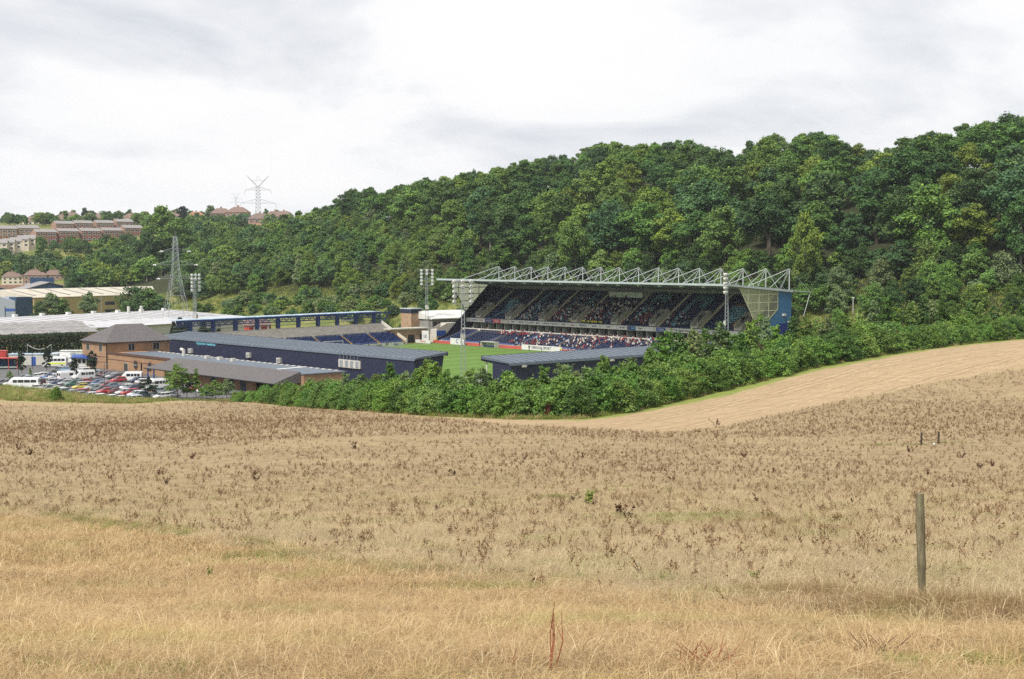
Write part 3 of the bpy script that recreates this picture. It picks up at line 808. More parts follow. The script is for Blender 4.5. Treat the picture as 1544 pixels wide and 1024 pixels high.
# --- red perimeter wall and boards along that touchline
rw = uroot('perimeter_wall', 'long low red wall along the far touchline in front of the seats', 'wall', 309, 294.6)
x = 372.5
while x > 248:
    MB((294.6, 309, 0)).box(294.55, 294.75, x - 6.0, x - .06, 0, .95).build('wall_panel', M['red_board'], rw); x -= 6.0
du = uroot('dugout', 'low grey roofed dugout at the foot of the big stand', 'dugout', 342, 293.4)
MB().box(-.9, 1.0, -3.4, 3.4, 1.7, 1.85).build('dugout_roof', M['offwhite'], du)
MB().box(.85, 1.0, -3.4, 3.4, 0, 1.7).build('dugout_rear', M['glass_pale'], du)
for s in (-3.4, 3.25): MB().box(-.8, .85, s, s + .15, 0, 1.7).build('dugout_side', M['glass_pale'], du)
MB().box(.2, .6, -3.1, 3.1, .1, .5).build('dugout_bench', M['seat_navy'], du)
def hoarding(u, v, w, h, mat, txt, label, ink='ink', face_v=True, rz=0.0, size=1.0, group=None, z=0.0):
    r = uroot('advertising_board', label, 'advertising board', u, v, z, group, rz)
    MB().box(-.06, .06, -w / 2, w / 2, .12, h).build('board_panel', mat, r)
    for s in (-w / 2 + .2, w / 2 - .3): MB().prism([(0, s, 0), (.7, s, 0), (.05, s, h * .8)], (0, .08, 0)).build('board_foot', M['galv'], r)
    if txt:
        me = text_mesh('board_lettering', txt, size, M[ink], 1.0)
        xs = [q.co.x for q in me.vertices]; k = min(1.0, (w - .4) / (max(xs) - min(xs)))
        t = link('board_lettering', me, r, (-.08, 0, h * .55), FACE); t.scale = (k, k, 1)
    return r
hoarding(358, 293.2, 7.0, 2.2, M['white'], 'C', 'white board with a single letter standing before the empty lower seats', 'sign_blue', size=1.8)
hoarding(318, 293.6, 18, 1.7, M['white'], 'VERNON SPORT', 'long white board half hidden by the navy roof of the near stand', size=1.2)

# --- closed stand along the near touchline
def roofed_stand(name, label, u0, u1, v0, v1, z0, z1, cat='stand'):
    pass
ms = uroot('touchline_stand', 'long low navy stand with a grey roof and white lettering on its rear wall', 'stand', 300, 187)
mo = (187, 300, 0)
MS0, MS1 = 243.0, 357.5
MB(mo).box(187, 187.2, MS0, MS1, 0, 6.75).build('rear_wall', M['navy'], ms)
for ua, ub in ((MS0, MS0 + .2), (MS1 - .2, MS1)):
    MB(mo).prism([(187.2, ua, 0), (194.0, ua, 0), (195.2, ua, 7.1), (195.2, ua, 7.62), (187.2, ua, 6.75)], (0, ub - ua, 0)).build('gable_wall', M['navy'], ms)
r_ = MB(mo)
prof = [(186.75, 6.35), (186.9, 6.85), (187.6, 7.08), (196.0, 7.95), (196.0, 7.35), (187.5, 6.7)]
r_.prism([(p[0], MS0 - .3, p[1]) for p in prof], (0, MS1 - MS0 + .6, 0))
r_.build('roof', M['roof_grey'], ms)
MB(mo).box(196.0, 196.2, MS0 - .3, MS1 + .3, 7.1, 8.0).build('roof_fascia', M['navy'], ms)
rib = MB().prism([(186.8, -.05, 6.9), (187.6, -.05, 7.1), (195.9, -.05, 7.97), (195.9, -.05, 8.03), (187.6, -.05, 7.16), (186.8, -.05, 6.95)], (0, .1, 0)).mesh('roof_rib', M['roof_grey'])
for k in range(58): link('roof_rib', rib, ms, (-187, MS0 + 1 + k * 1.95 - 300, 0))
me = text_mesh('wall_lettering', 'Wycombe Wanderers', 1.3, M['cyan'], 2.2)
xs = [q.co.x for q in me.vertices]; kx = 10.2 / (max(xs) - min(xs))
t = link('wall_lettering', me, ms, (-.03, 332.6 - 300, 6.0), FACE); t.scale = (kx, 0.95, 1)
for uu, zc in ((340.1, 3.75), (310.5, 4.15), (296.4, 3.6)):
    vb = MB(mo).box(186.3, 187, uu - .75, uu + .75, zc - .6, zc + .6).build('vent_box', M['offwhite'], ms)
    MB(mo).box(186.25, 186.3, uu - .5, uu + .5, zc - .35, zc + .35).build('vent_grille', M['galv'], vb)
lv_ = MB(mo).box(186.6, 187, 262.6, 271, 3.5, 5.3).build('louvre_panel', M['offwhite'], ms)
for k in range(4):
    MB(mo).box(186.52, 186.6, 263.1 + k * 2.05, 264.2 + k * 2.05, 3.7, 5.1).build('louvre', M['galv'], lv_)
for k in range(6): MB(mo).tube((186.7, 263.5 + k * 1.4, 5.3), (186.7, 263.5 + k * 1.4, 7.0), .05, 4).build('flue', M['galv'], ms)
for k in range(10):
    MB(mo).box(188.5, 193.8, MS0 + 2 + k * 11.2, MS0 + 12 + k * 11.2, .2 + 0, 1.4).build('seating_block', M['seat_navy'], ms)
# --- closed stand behind the near goal
aw = uroot('goal_end_stand', 'navy stand with grey roof behind the near goal, half hidden by hedge trees', 'stand', 222, 240)
ao = (240, 222, 0)
A0, A1 = 194.0, 300.0
MB(ao).box(A0, A1, 219.4, 219.6, 0, 6.8).build('rear_wall', M['navy'], aw)
for va, vb in ((A0, A0 + .2), (A1 - .2, A1)):
    MB(ao).prism([(va, 219.6, 0), (va, 225.2, 0), (va, 225.2, 6.5), (va, 228.3, 6.8), (va, 228.3, 7.7), (va, 219.6, 6.9)], (vb - va, 0, 0)).build('gable_wall', M['navy'], aw)
prof = [(219.15, 6.35), (219.25, 6.9), (219.9, 7.1), (228.4, 7.9), (228.4, 7.3), (219.9, 6.75)]
MB(ao).prism([(A0 - .3, p[0], p[1]) for p in prof], (A1 - A0 + .6, 0, 0)).build('roof', M['roof_grey'], aw)
MB(ao).box(A0 - .3, A1 + .3, 228.4, 228.6, 6.9, 7.95).build('roof_fascia', M['navy'], aw)
rib2 = MB().prism([(-.05, 219.2, 6.95), (-.05, 219.9, 7.12), (-.05, 228.3, 7.92), (-.05, 228.3, 7.99), (-.05, 219.9, 7.18), (-.05, 219.2, 7.0)], (.1, 0, 0)).mesh('roof_rib', M['roof_grey'])
for k in range(52): link('roof_rib', rib2, aw, (A0 + 1 + k * 2.05 - 240, -222, 0))
for k in range(4):
    MB(ao).box(197 + k * 26, 198 + k * 26, 218.9, 219.4, 5.9, 6.3).build('wall_lamp', M['offwhite'], aw)
for k in range(8): MB(ao).box(A0 + 1 + k * 13, A0 + 13 + k * 13, 220.5, 225, .2, 1.3).build('seating_block', M['seat_navy'], aw)
MB(ao).tube((A0 + .6, 227.8, 0), (A0 + .6, 227.8, 7.3), .14, 6).build('roof_column', M['white'], aw)

# --- old terrace at the far end: bare steps, navy seats below, open steel roof
DA = -math.atan2(19, 98)
ter = thing('terrace_stand', 'open terrace behind the far goal with bare concrete steps and a navy steel roof frame', 'stand', W(368, 197), ROT - DA)
# local x along the stand (0 at its near-touchline end), local y away from the pitch; back of steps at y = 0
TL = 86.0
tprof = stepped(-11.6, 1.0, .46, .0, 1, 0.0)
def steps_y(y0, z0, d, h, n):
    p = [(y0, 0.0)]
    for i in range(n): p += [(y0 + i * d, z0 + i * h), (y0 + (i + 1) * d, z0 + i * h)]
    return p + [(y0 + n * d, 0.0)]
pr = steps_y(-11.6, .9, .58, .306, 20)
MB().prism([(0, p[0], p[1]) for p in pr], (TL, 0, 0)).build('terrace_steps', M['terrace'], ter)
bar_ = MB()
for k in range(20):
    for j in range(2): bar_.box(1, TL - 1, -11.6 + .58 * k + .5, -11.6 + .58 * k + .57, .9 + .306 * k, .91 + .306 * k)
for k in range(7):
    cols_ = []
    x0, x1 = .8 + k * 12.2, .8 + k * 12.2 + 10.9
    pts = [(x, -11.6 + .58 * r + .3, .9 + .306 * r) for r in range(9) for x in np.arange(x0, x1, .56)]
    P = np.array(pts); CV = np.stack([CHAIR_V[:, 1], CHAIR_V[:, 0], CHAIR_V[:, 2]], 1)
    v = (CV[None] + P[:, None]).reshape(-1, 3); f = (CHAIR_F[None, :, ::-1] + (np.arange(len(P)) * len(CHAIR_V))[:, None, None]).reshape(-1, 4)
    prop(link('seating_block', np_mesh('seating_block', v, f, M['seat_navy']), ter), kind='stuff')
    st = MB()
    for r in range(9): st.box(x1 + .1, x1 + 1.0, -11.6 + .58 * r, -11.6 + .58 * r + .5, .9 + .306 * r, .9 + .306 * r + .16)
    st.build('yellow_stair', M['yellow'], ter)
MB().box(2.2, TL + .3, -.6, 5.0, 10.35, 10.5).build('roof_sheet', M['pale_blue_roof'], ter)
for k in range(14):
    xx = 2.2 + k * (TL - 1.9) / 14
    MB().box(xx, xx + (TL - 1.9) / 14 - (1.3 if k % 3 == 1 else .35), -.3 + .5 * (k % 2), 4.4, 10.5, 10.62).build('roof_panel', M['pale_blue_roof'], ter)
beam = MB()
for z, hh_ in ((8.75, .14), (9.35, .10), (10.15, .34)): beam.box(0, TL, -.75, -.55, z - hh_, z + hh_)
n = 70
for k in range(n): beam.tube((TL * k / n, -.65, 8.75 if k % 2 else 10.2), (TL * (k + 1) / n, -.65, 10.2 if k % 2 else 8.75), .11, 4)
beam.build('truss_lattice', M['navy_steel'], ter)
col_me = MB().box(-.55, .55, -.6, .3, 6.7, 10.3).mesh('roof_column', M['navy_steel'])
for k in range(10): link('roof_column', col_me, ter, (5.5 + k * 8.6, 0, 0))
for z in (7.6, 8.6): MB().box(0, TL, .35, .5, z - .09, z + .09).build('guard_rail', M['galv'], ter)
MB().tube((TL + 4.5, -.5, 10.2), (TL - .4, -.5, 5.8), .2, 5).build('end_brace', M['navy_steel'], ter)
MB().tube((TL - .5, -.5, 5.8), (TL - .5, -.5, 10.3), .22, 5).build('end_post', M['navy_steel'], ter)
MB().box(TL - 1, TL + 5, -.7, -.4, 9.9, 10.3).build('end_beam', M['navy_steel'], ter)
MB().prism([(TL + .05, -11.8, 0), (TL + .05, .2, 0), (TL + .05, .2, 7.9), (TL + .05, -11.8, 1.6)], (.5, 0, 0)).build('end_wall', M['concrete'], ter)
for xx, s, wd in ((12, 'CARLTON', 7), (68, 'HARVEYS', 6)):
    b = MB().box(xx, xx + wd, .1, .25, 7.9, 8.9).build('hanging_board', M['white'], ter)
    tm = text_mesh('board_lettering', s, .8, M['ink'], 1)
    link('board_lettering', tm, b, (xx + wd / 2, .07, 8.4), (math.pi / 2, 0, 0))
# kiosk seen under that roof
kk = thing('kiosk', 'small red kiosk with white pillars behind the far terrace', 'kiosk', W(392, 240, .8) , ROT)
MB().box(-4, 4, 0, 3, 0, 6.2).build('kiosk_wall', M['red_steel'], kk)
MB().prism([(-4.5, -.5, 6.2), (4.5, -.5, 6.2), (3, 1.5, 7.8), (-3, 1.5, 7.8)], (0, 4, 0)).build('kiosk_roof', M['tile_brown'], kk)
for s in (-2.5, -.5, 2.5): MB().box(s, s + .6, -.3, -.05, 0, 6).build('kiosk_pillar', M['white'], kk)
# boards behind the far goal
for i, (v, s, mt, ink) in enumerate([(226, 'FRASER', 'white', 'ink'), (234, 'HOLMES', 'white', 'ink'), (242, 'KEY', 'white', 'sign_blue'), (250, 'TRENT', 'white', 'ink_red'), (258, 'Pearce', 'white', 'sign_purple'), (266, 'LODGE', 'white', 'ink'), (274.5, 'BELL', 'white', 'sign_blue')]):
    u = 356.5 + (v - 226) * .195
    r = thing('advertising_board', f'white pitch side board lettered {s.lower()} before the far terrace', 'advertising board', W(u, v), ROT - DA, 'boards behind the far goal')
    MB().box(-3.4, 3.4, -.05, .05, .1, 1.25).build('board_panel', M[mt], r)
    for sx in (-3, 2.9): MB().prism([(sx, .05, 0), (sx, .6, 0), (sx, .06, 1.0)], (.1, 0, 0)).build('board_foot', M['galv'], r)
    tm = text_mesh('board_lettering', s, .9, M[ink], 1)
    xs = [q.co.x for q in tm.vertices]; k = min(1.2, 5.8 / (max(xs) - min(xs)))
    link('board_lettering', tm, r, (0, -.07, .68), (math.pi / 2, 0, 0)).scale = (k, 1, 1)

# --- goals
def goal(name, label, u, s):
    g = uroot(name, label, 'goal', u, 251.5)
    fr = MB()
    for a in (-3.66, 3.66): fr.tube((a, 0, 0), (a, 0, 2.44), .07, 6)
    fr.tube((-3.66, 0, 2.44), (3.66, 0, 2.44), .07, 6)
    fr.build('goal_frame', M['white'], g)
    net = MB()
    for i in range(25):
        x = -3.66 + 7.32 * i / 24
        net.tube((x, 0, 2.44), (x, s * 1.6, 1.9), .012, 3); net.tube((x, s * 1.6, 1.9), (x, s * 2.0, 0), .012, 3)
    for j in range(8):
        net.tube((-3.66, s * (1.6 + .05 * j), 1.9 - .25 * j), (3.66, s * (1.6 + .05 * j), 1.9 - .25 * j), .012, 3)
    net.build('goal_net', M['white'], g)
goal('football_goal', 'white goal with net before the far terrace', 368, 1)
goal('football_goal', 'white goal with net before the navy goal end stand', 252, -1)

# --- floodlight masts
def mast_proto():
    r = thing('floodlight_mast', '', 'floodlight mast')
    lat = MB(); Ht = 22.5
    def hw(z): return .55 - .3 * z / Ht
    for a in range(4):
        sx, sy = ((1, 1), (-1, 1), (-1, -1), (1, -1))[a]
        lat.tube((sx * .55, sy * .55, 0), (sx * .25, sy * .25, Ht), .07, 5, 0, .055)
    n = 22
    for k in range(n):
        z0, z1 = Ht * k / n, Ht * (k + 1) / n
        for a in range(4):
            c = ((1, 1), (-1, 1), (-1, -1), (1, -1)); p, q = c[a], c[(a + 1) % 4]
            lat.tube((p[0] * hw(z0), p[1] * hw(z0), z0), (q[0] * hw(z1), q[1] * hw(z1), z1), .035, 4)
    lat.build('mast_lattice', M['galv'], r)
    hd = MB()
    for s in (-1, 1): hd.tube((s * 1.9, 0, Ht - 4.3), (s * 1.9, 0, Ht + 1.2), .07, 5)
    for z in (Ht - 4.1, Ht - 2.0, Ht, Ht + 1.1): hd.tube((-1.9, 0, z), (1.9, 0, z), .06, 5)
    hd.build('lamp_frame', M['galv'], r)
    body = MB(); n = 10
    ring = lambda rr, y: [(rr * math.cos(2 * math.pi * i / n), y, rr * math.sin(2 * math.pi * i / n)) for i in range(n)]
    vs_ = ring(.52, -.34) + ring(.34, .1) + ring(.14, .24)
    body.add(vs_, [(i, (i + 1) % n, n + (i + 1) % n, n + i) for i in range(n)] + [(n + i, n + (i + 1) % n, 2 * n + (i + 1) % n, 2 * n + i) for i in range(n)])
    bme = body.mesh('floodlight', M['offwhite'])
    gl = MB().add(ring(.5, -.32), [tuple(range(n))]).mesh('lamp_lens', M['lamp'])
    for z in (1.1, -.05, -1.2, -2.35, -3.5):
        for x in (-1.9, 0, 1.9):
            if x == 0 and z < -.5: continue
            f = link('floodlight', bme, r, (x, -.25, Ht + z), (math.radians(18), 0, 0))
            link('lamp_lens', gl, f)
    b = MB().box(-.55, .55, -.75, -.2, 10.3, 11.6).build('control_box', M['offwhite'], r)
    return r
mp = mast_proto()
CENT = W(310, 250)
def mast(u, v, label, first=False, s=1.0):
    p = W(u, v)
    a = math.atan2(CENT.y - p.y, CENT.x - p.x)
    p.z = gz(p.x, p.y)
    rz = a + math.pi / 2
    if first:
        mp.location = p; mp.rotation_euler = (0, 0, rz); mp['label'] = label; mp['group'] = 'floodlight masts round the pitch'; mp.scale = (1, 1, s)
    else:
        m_ = dup(mp, p, rz, label, 'floodlight masts round the pitch'); m_.scale = (1, 1, s)
mast(389, 305, 'floodlight mast standing beyond the corner between the big stand and the terrace', True, 24.4 / 23.8)
mast(385, 213, 'floodlight mast rising through the end of the far terrace roof beside the pylon', False, 23.5 / 23.8)
mast(247, 204, 'floodlight mast in the gap between the two low navy stands', False, 23.5 / 23.8)
mast(244, 292, 'floodlight mast before the near front corner of the big stand roof', False, 24.3 / 23.8)

# --- brick and white buildings in the corner beyond the pitch
cb = uroot('corner_tower', 'tall narrow buff brick block with a navy band at its top beside the white roof', 'building', 397, 305)
MB().box(-2.2, 2.2, -2, 4, -1, 9.0).build('wall', M['brick_tan'], cb); MB().box(-2.3, 2.3, -2.1, 4.1, 9.0, 10.4).build('top_band', M['navy'], cb); MB().box(-2.5, 2.5, -2.3, 4.3, 10.4, 10.7).build('roof', M['roof_edge'], cb)
pav = uroot('pavilion', 'long single storey building with a white fascia roof joining the big stand', 'building', 392, 313)
MB().box(-6.5, 12, -4, 6, 0, 7.0).build('wall', M['backwall'], pav)
MB().box(5.5, 12.2, -4.2, -3.9, 0, 7.0).build('brick_panel', M['brick_tan'], pav)
MB().prism([(-7, -4.6, 7.0), (-7, -4.6, 7.3), (-7, 3, 9.6), (-7, 6.5, 9.6), (-7, 6.5, 7.0)], (20, 0, 0)).build('roof', M['white'], pav)
for k in range(5): MB().box(-6 + k * 2.3, -4.4 + k * 2.3, -4.1, -3.95, 3.2, 6.0).build('window', M['glass'], pav)
sw_ = uroot('stair_block', 'pale concrete stair block with a blue sign at the end of the lower seats', 'building', 374.5, 300)
wallm = MB((300, 374.5, 0)); wall_poly([(296.8, 0), (306, 0), (306, 6.4), (301.5, 6.4), (301.5, 4.4), (296.8, 4.4)], 373.4, 377, 0, wallm)
wallm.build('wall', M['concrete_pale'], sw_)
sg = MB((300, 374.5, 0)).box(296.9, 300.6, 373.2, 373.38, 2.2, 4.0).build('wall_sign', M['sign_blue'], sw_)
tn = uroot('tunnel_block', 'low stone coloured block with dark openings between terrace and stair block', 'building', 377, 289)
tb = MB((289, 377, 0)).box(280.5, 296, 377, 381, 0, 4.6).build('wall', M['brick_tan'], tn)
for va in (282.2, 287.6, 292.6): MB((289, 377, 0)).box(va, va + 2.6, 376.9, 377.05, 0, 2.7).build('opening', M['dark'], tn)
MB((289, 377, 0)).box(279.9, 296.5, 376.5, 381.4, 4.6, 5.0).build('roof', M['concrete'], tn)
hoarding(372.6, 291.5, 3.6, 4.2, M['white'], 'UK', 'tall white board lettered in dark ink near the tunnel', size=1.4)
hoarding(372.0, 290.0, 8.0, 1.2, M['white'], 'VERNON', 'low white board with red lettering near the tunnel', 'ink_red', size=.8)
hb = uroot('white_box', 'white box standing near the goal line behind the hedge tops', 'cabinet', 240.5, 202.5)
MB().box(-.8, .8, -1.0, 1.0, 0, 2.3).build('cabinet_body', M['white'], hb); MB().box(-.9, .9, -1.1, 1.1, 2.3, 2.4).build('cabinet_lid', M['offwhite'], hb); MB().box(-.83, -.8, -.7, .7, .3, 2.0).build('cabinet_door', M['offwhite'], hb)
sk = uroot('spare_goal', 'white folded training goal lying by the near touchline', 'goal', 244, 200)
fr = MB()
for a in (-2.2, 2.2): fr.tube((a * .75, a * .66, 0), (a * .75, a * .66, 1.4), .09, 5)
fr.tube((-1.65, -1.45, 1.4), (1.65, 1.45, 1.4), .09, 5); fr.build('goal_frame', M['white'], sk)
nt_ = MB()
for i in range(16):
    t_ = -1 + 2 * i / 15; nt_.tube((1.65 * t_, 1.45 * t_, 1.4), (1.65 * t_ + .8, 1.45 * t_ - .8, 0), .03, 3)
for j in range(5):
    q = j / 4; nt_.tube((-1.65 + .8 * q, -1.45 - .8 * q, 1.4 - 1.4 * q), (1.65 + .8 * q, 1.45 - .8 * q, 1.4 - 1.4 * q), .03, 3)
nt_.build('goal_net', M['white'], sk)

# ================================================================== clubhouse, car park and trading estate
ufloor('car_park', 236, 420, 112, 186.6, 0.02, M['pebble'])
ch = uroot('clubhouse', 'two storey buff brick clubhouse under a hipped slate roof beside the long navy stand', 'building', 348, 172)
co_ = (172, 348, 0)
C0, C1, B0, B1, EZ = 341.0, 355.3, 163.3, 181.0, 6.85
MB(co_).box(B0, B1, C0, C1, 0, EZ).build('wall', M['brick'], ch)
hp = MB(co_)
e_ = .5
hp.add([(B0 - e_, C0 - e_, EZ), (B1 + e_, C0 - e_, EZ), (B1 + e_, C1 + e_, EZ), (B0 - e_, C1 + e_, EZ), (169.3, 348.2, 11.1), (176.9, 348.2, 11.1),
        (B0 - e_, C0 - e_, EZ - .18), (B1 + e_, C0 - e_, EZ - .18), (B1 + e_, C1 + e_, EZ - .18), (B0 - e_, C1 + e_, EZ - .18)],
       [(0, 1, 5, 4), (1, 2, 5), (2, 3, 4, 5), (3, 0, 4), (6, 7, 1, 0), (7, 8, 2, 1), (8, 9, 3, 2), (9, 6, 0, 3), (9, 8, 7, 6)])
hp.build('roof', M['slate'], ch)
gut = MB(co_).box(B0 - .62, B1 + .6, C0 - .64, C0 - .52, EZ - .2, EZ - .02).box(B0 - .64, B0 - .52, C0 - .6, C1 + .6, EZ - .2, EZ - .02)
gut.build('gutter', M['dark'], ch)
def win(parent, off, v0, v1, u0, u1, z0, z1, face, frame=M['white'], pane=M['glass'], name='window'):
    """a framed opening on a wall facing -u or -v of the stadium frame"""
    f = MB(off)
    if face == 'u': f.box(v0, v1, u0 - .06, u0 + .04, z0, z1)
    else: f.box(v0 - .06, v0 + .04, u0, u1, z0, z1)
    w = f.build(name, frame, parent)
    n = 2
    for k in range(n):
        p = MB(off)
        if face == 'u': a = v0 + .08 + (v1 - v0 - .08) * k / n; p.box(a, a + (v1 - v0) / n - .14, u0 - .09, u0 - .055, z0 + .08, z1 - .08)
        else: a = u0 + .08 + (u1 - u0 - .08) * k / n; p.box(v0 - .09, v0 - .055, a, a + (u1 - u0) / n - .14, z0 + .08, z1 - .08)
        p.build('pane', pane, w)
for a in (169.2, 176.2): win(ch, co_, a, a + 1.9, C0, 0, 4.5, 6.4, 'u', M['offwhite'])
for a in (343.6, 351.0): win(ch, co_, B0, 0, a, a + 1.7, 4.4, 6.3, 'v', M['offwhite'])
for z in (3.0, 1.6): MB(co_).box(B0 - .04, B1 + .04, C0 - .04, C1, z, z + .14).build('brick_band', M['band'], ch)
MB(co_).tube((B0 - .12, C0 - .12, 0), (B0 - .12, C0 - .12, EZ - .2), .1, 6).build('downpipe', M['dark'], ch)
MB(co_).box(B0 - 1.4, B0 - .05, 346.5, 352, 2.3, 2.7).build('door_canopy', M['sign_blue'], ch)
win(ch, co_, B0, 0, 347, 351, .2, 2.2, 'v', M['offwhite'], name='door')

lw = uroot('function_rooms', 'single storey buff brick wing with round windows, flat grey roof and slate canopy', 'building', 300, 168)
lo_ = (168, 300, 0)
MB(lo_).box(163.4, 173.6, 250, 340.9, 0, 4.25).build('wall', M['brick'], lw)
MB(lo_).box(163.25, 174.2, 249.8, 335, 4.25, 4.45).build('flat_roof', M['roof_grey'], lw)
MB(lo_).box(163.2, 163.4, 307.5, 341, 4.05, 4.62).build('parapet', M['band'], lw)
MB(lo_).box(163.35, 163.4, 307, 340.9, 2.6, 2.74).build('brick_band', M['band'], lw)
for k in range(34): MB(lo_).box(173.2, 173.7, 252 + k * 2.4, 253.3 + k * 2.4, 4.45, 4.6).build('roof_fixing', M['offwhite'], lw)
MB(lo_).prism([(163.6, 262.4, 4.46), (173.8, 264.4, 4.46), (173.8, 265.6, 4.46), (163.6, 263.6, 4.46)], (0, 0, .1)).build('roof_walkway', M['white'], lw)
fl = MB(lo_).tube((170.5, 314, 4.4), (170.5, 314, 6.0), .4, 8); fl.tube((170.5, 314, 5.9), (170.5, 315.3, 6.1), .4, 8); fl.build('flue', M['offwhite'], lw)
for uu in (302, 296, 290): MB(lo_).box(170, 171, uu, uu + 1.2, 4.45, 5.2).build('roof_vent', M['offwhite'], lw)
# round windows
n = 18
for uu in (325.2, 317.8):
    ring = [(163.36, uu + 1.0 * math.cos(2 * math.pi * i / n), 2.0 + 1.15 * math.sin(2 * math.pi * i / n)) for i in range(n)]
    w = MB(lo_).prism(ring, (-.08, 0, 0)).build('round_window', M['band'], lw)
    ring = [(163.27, uu + .82 * math.cos(2 * math.pi * i / n), 2.0 + .97 * math.sin(2 * math.pi * i / n)) for i in range(n)]
    MB(lo_).prism(ring, (-.03, 0, 0)).build('pane', M['glass'], w)
    MB(lo_).box(163.2, 163.24, uu - .8, uu + .8, 1.95, 2.05).build('glazing_bar', M['offwhite'], w)
MB(lo_).tube((163.2, 322, 0), (163.2, 322, 2.6), .14, 6).build('downpipe', M['dark'], lw)
win(lw, lo_, 163.4, 0, 329.5, 331.6, .1, 2.2, 'v', M['offwhite'], name='door')
# slate canopy along the wing
cn = MB(lo_)
cn.add([(156.7, 251, 2.7), (156.7, 307.6, 2.7), (163.3, 304.5, 4.85), (163.3, 251, 4.85), (163.3, 307.6, 2.7), (156.7, 251, 2.5), (156.7, 307.6, 2.5), (163.3, 251, 2.5), (163.3, 307.6, 2.5)],
       [(0, 1, 2, 3), (1, 4, 2), (5, 6, 1, 0), (6, 8, 4, 1), (0, 3, 7, 5), (5, 7, 8, 6)])
cn.build('canopy_roof', M['slate'], lw)
MB(lo_).box(156.55, 156.7, 250.9, 307.7, 2.5, 2.72).build('canopy_gutter', M['dark'], lw)
MB(lo_).box(159.2, 159.4, 262, 302.5, 0, 2.5).build('canopy_wall', M['brick'], lw)
for uu in (303.6, 306.6): MB(lo_).box(157.0, 157.25, uu, uu + .25, 0, 2.5).build('canopy_post', M['sign_blue'], lw)
for uu in (292.5, 278.5, 271, 266): win(lw, lo_, 159.2, 0, uu, uu + 2.4, .1, 2.2, 'v', M['sign_blue'], name='door')
MB(lo_).box(163.31, 163.36, 303.2, 307.0, 0.2, 2.4).build('entrance_glazing', M['glass_pale'], lw)

def shed_uv(name, label, cat, px, py, w, d, h, wallm, roofm, group=None):
    p = onz(px, py); r = thing(name, label, cat, p, ROT, group)
    MB().box(0, d, 0, w, 0, h).build('wall', wallm, r)
    MB().box(-.15, d + .15, -.15, w + .15, h, h + .2).build('roof', roofm, r)
    return r
# white portable cabin: its long side faces the camera
pc = thing('portable_cabin', 'white portable cabin with a blue door under the tall dark hedge', 'cabin', onz(87, 551.5), ROT + math.radians(70))
MB().box(0, 12.5, -2.6, 0, .15, 3.0).build('wall', M['offwhite'], pc); MB().box(-.15, 12.65, -2.75, .15, 3.0, 3.2).build('roof', M['pale_blue_roof'], pc)
pc.rotation_euler = (0, 0, math.radians(180 + 6))
d_ = MB().box(5.6, 6.7, 0, .06, .2, 2.4).build('door', M['sign_blue'], pc)
for xx in (1.2, 8.6): 
    w_ = MB().box(xx, xx + 1.3, 0, .05, 1.2, 2.3).build('window', M['white'], pc); MB().box(xx + .1, xx + 1.2, .05, .08, 1.3, 2.2).build('pane', M['glass'], w_)
sc_ = thing('steel_container', 'pale steel container with a blue shutter against the brick clubhouse', 'container', onz(133, 547), math.radians(180 + 4))
MB().box(0, 7.5, -2.5, 0, .1, 3.2).build('container_body', M['glass_pale'], sc_); MB().box(-.1, 7.6, -2.6, .1, 3.2, 3.35).build('roof', M['white'], sc_)
MB().box(3.4, 6.2, 0, .07, .15, 3.0).build('shutter_door', M['blue_grey'], sc_)
aw2 = thing('ticket_booth', 'small white booth under a blue awning beside the clubhouse', 'booth', onz(131, 553), math.radians(184))
MB().box(0, 3.6, -2.2, 0, 0, 2.4).build('wall', M['white'], aw2); MB().prism([(-.3, -2.4, 3.1), (-.3, .8, 2.5), (-.3, .8, 2.3), (-.3, -2.4, 2.8)], (4.2, 0, 0)).build('awning', M['sign_blue'], aw2)
for xx in (.4, 1.5, 2.6): MB().box(xx, xx + .7, 0, .05, .9, 2.0).build('window', M['glass'], aw2)
sh = thing('open_shelter', 'dark open shelter with a red frame at the far side of the car park', 'shelter', onz(27, 557), math.radians(183))
MB().box(0, 11, -2.6, .2, 2.75, 2.95).build('roof', M['red_steel'], sh); MB().box(0, 11, -2.6, -2.45, 0, 2.75).build('rear_panel', M['dark_blue'], sh)
for xx in (0, 2.2, 6, 10.8): MB().box(xx, xx + .16, 0, .16, 0, 2.75).build('post', M['red_steel'], sh)
w_ = MB().box(.3, 1.5, -2.4, -2.35, 1.3, 2.2).build('window', M['white'], sh); MB().box(.42, 1.38, -2.35, -2.31, 1.4, 2.1).build('pane', M['glass'], w_)
MB().box(0, 11, .0, .1, .5, .7).build('rail', M['glass_pale'], sh)
rk = thing('red_hut', 'small red hut rising behind the open shelter roof', 'hut', onz(9, 552), math.radians(183))
MB().box(0, 3, -2, 0, 0, 3.9).build('wall', M['red_steel'], rk); MB().box(-.1, 3.1, -2.1, .1, 3.9, 4.1).build('roof', M['red_board'], rk)
fl_ = thing('string_of_lights', 'pale festoon line strung between two poles above the white cabin', 'festoon', onz(42, 549))
p1, p2 = Vector((0, 0, 0)), onz(78, 549) - onz(42, 549)
for nm, p in (('festoon_pole', p1), ('festoon_pole', p2)): MB().tube(p, p + Vector((0, 0, 5.4)), .06, 5).build(nm, M['galv'], fl_)
cbm = MB()
for k in range(12):
    f = lambda t: p1.lerp(p2, t) + Vector((0, 0, 5.3 - 4 * 1.3 * t * (1 - t)))
    cbm.tube(f(k / 12), f((k + 1) / 12), .07, 4)
cbm.build('festoon_line', M['white'], fl_)

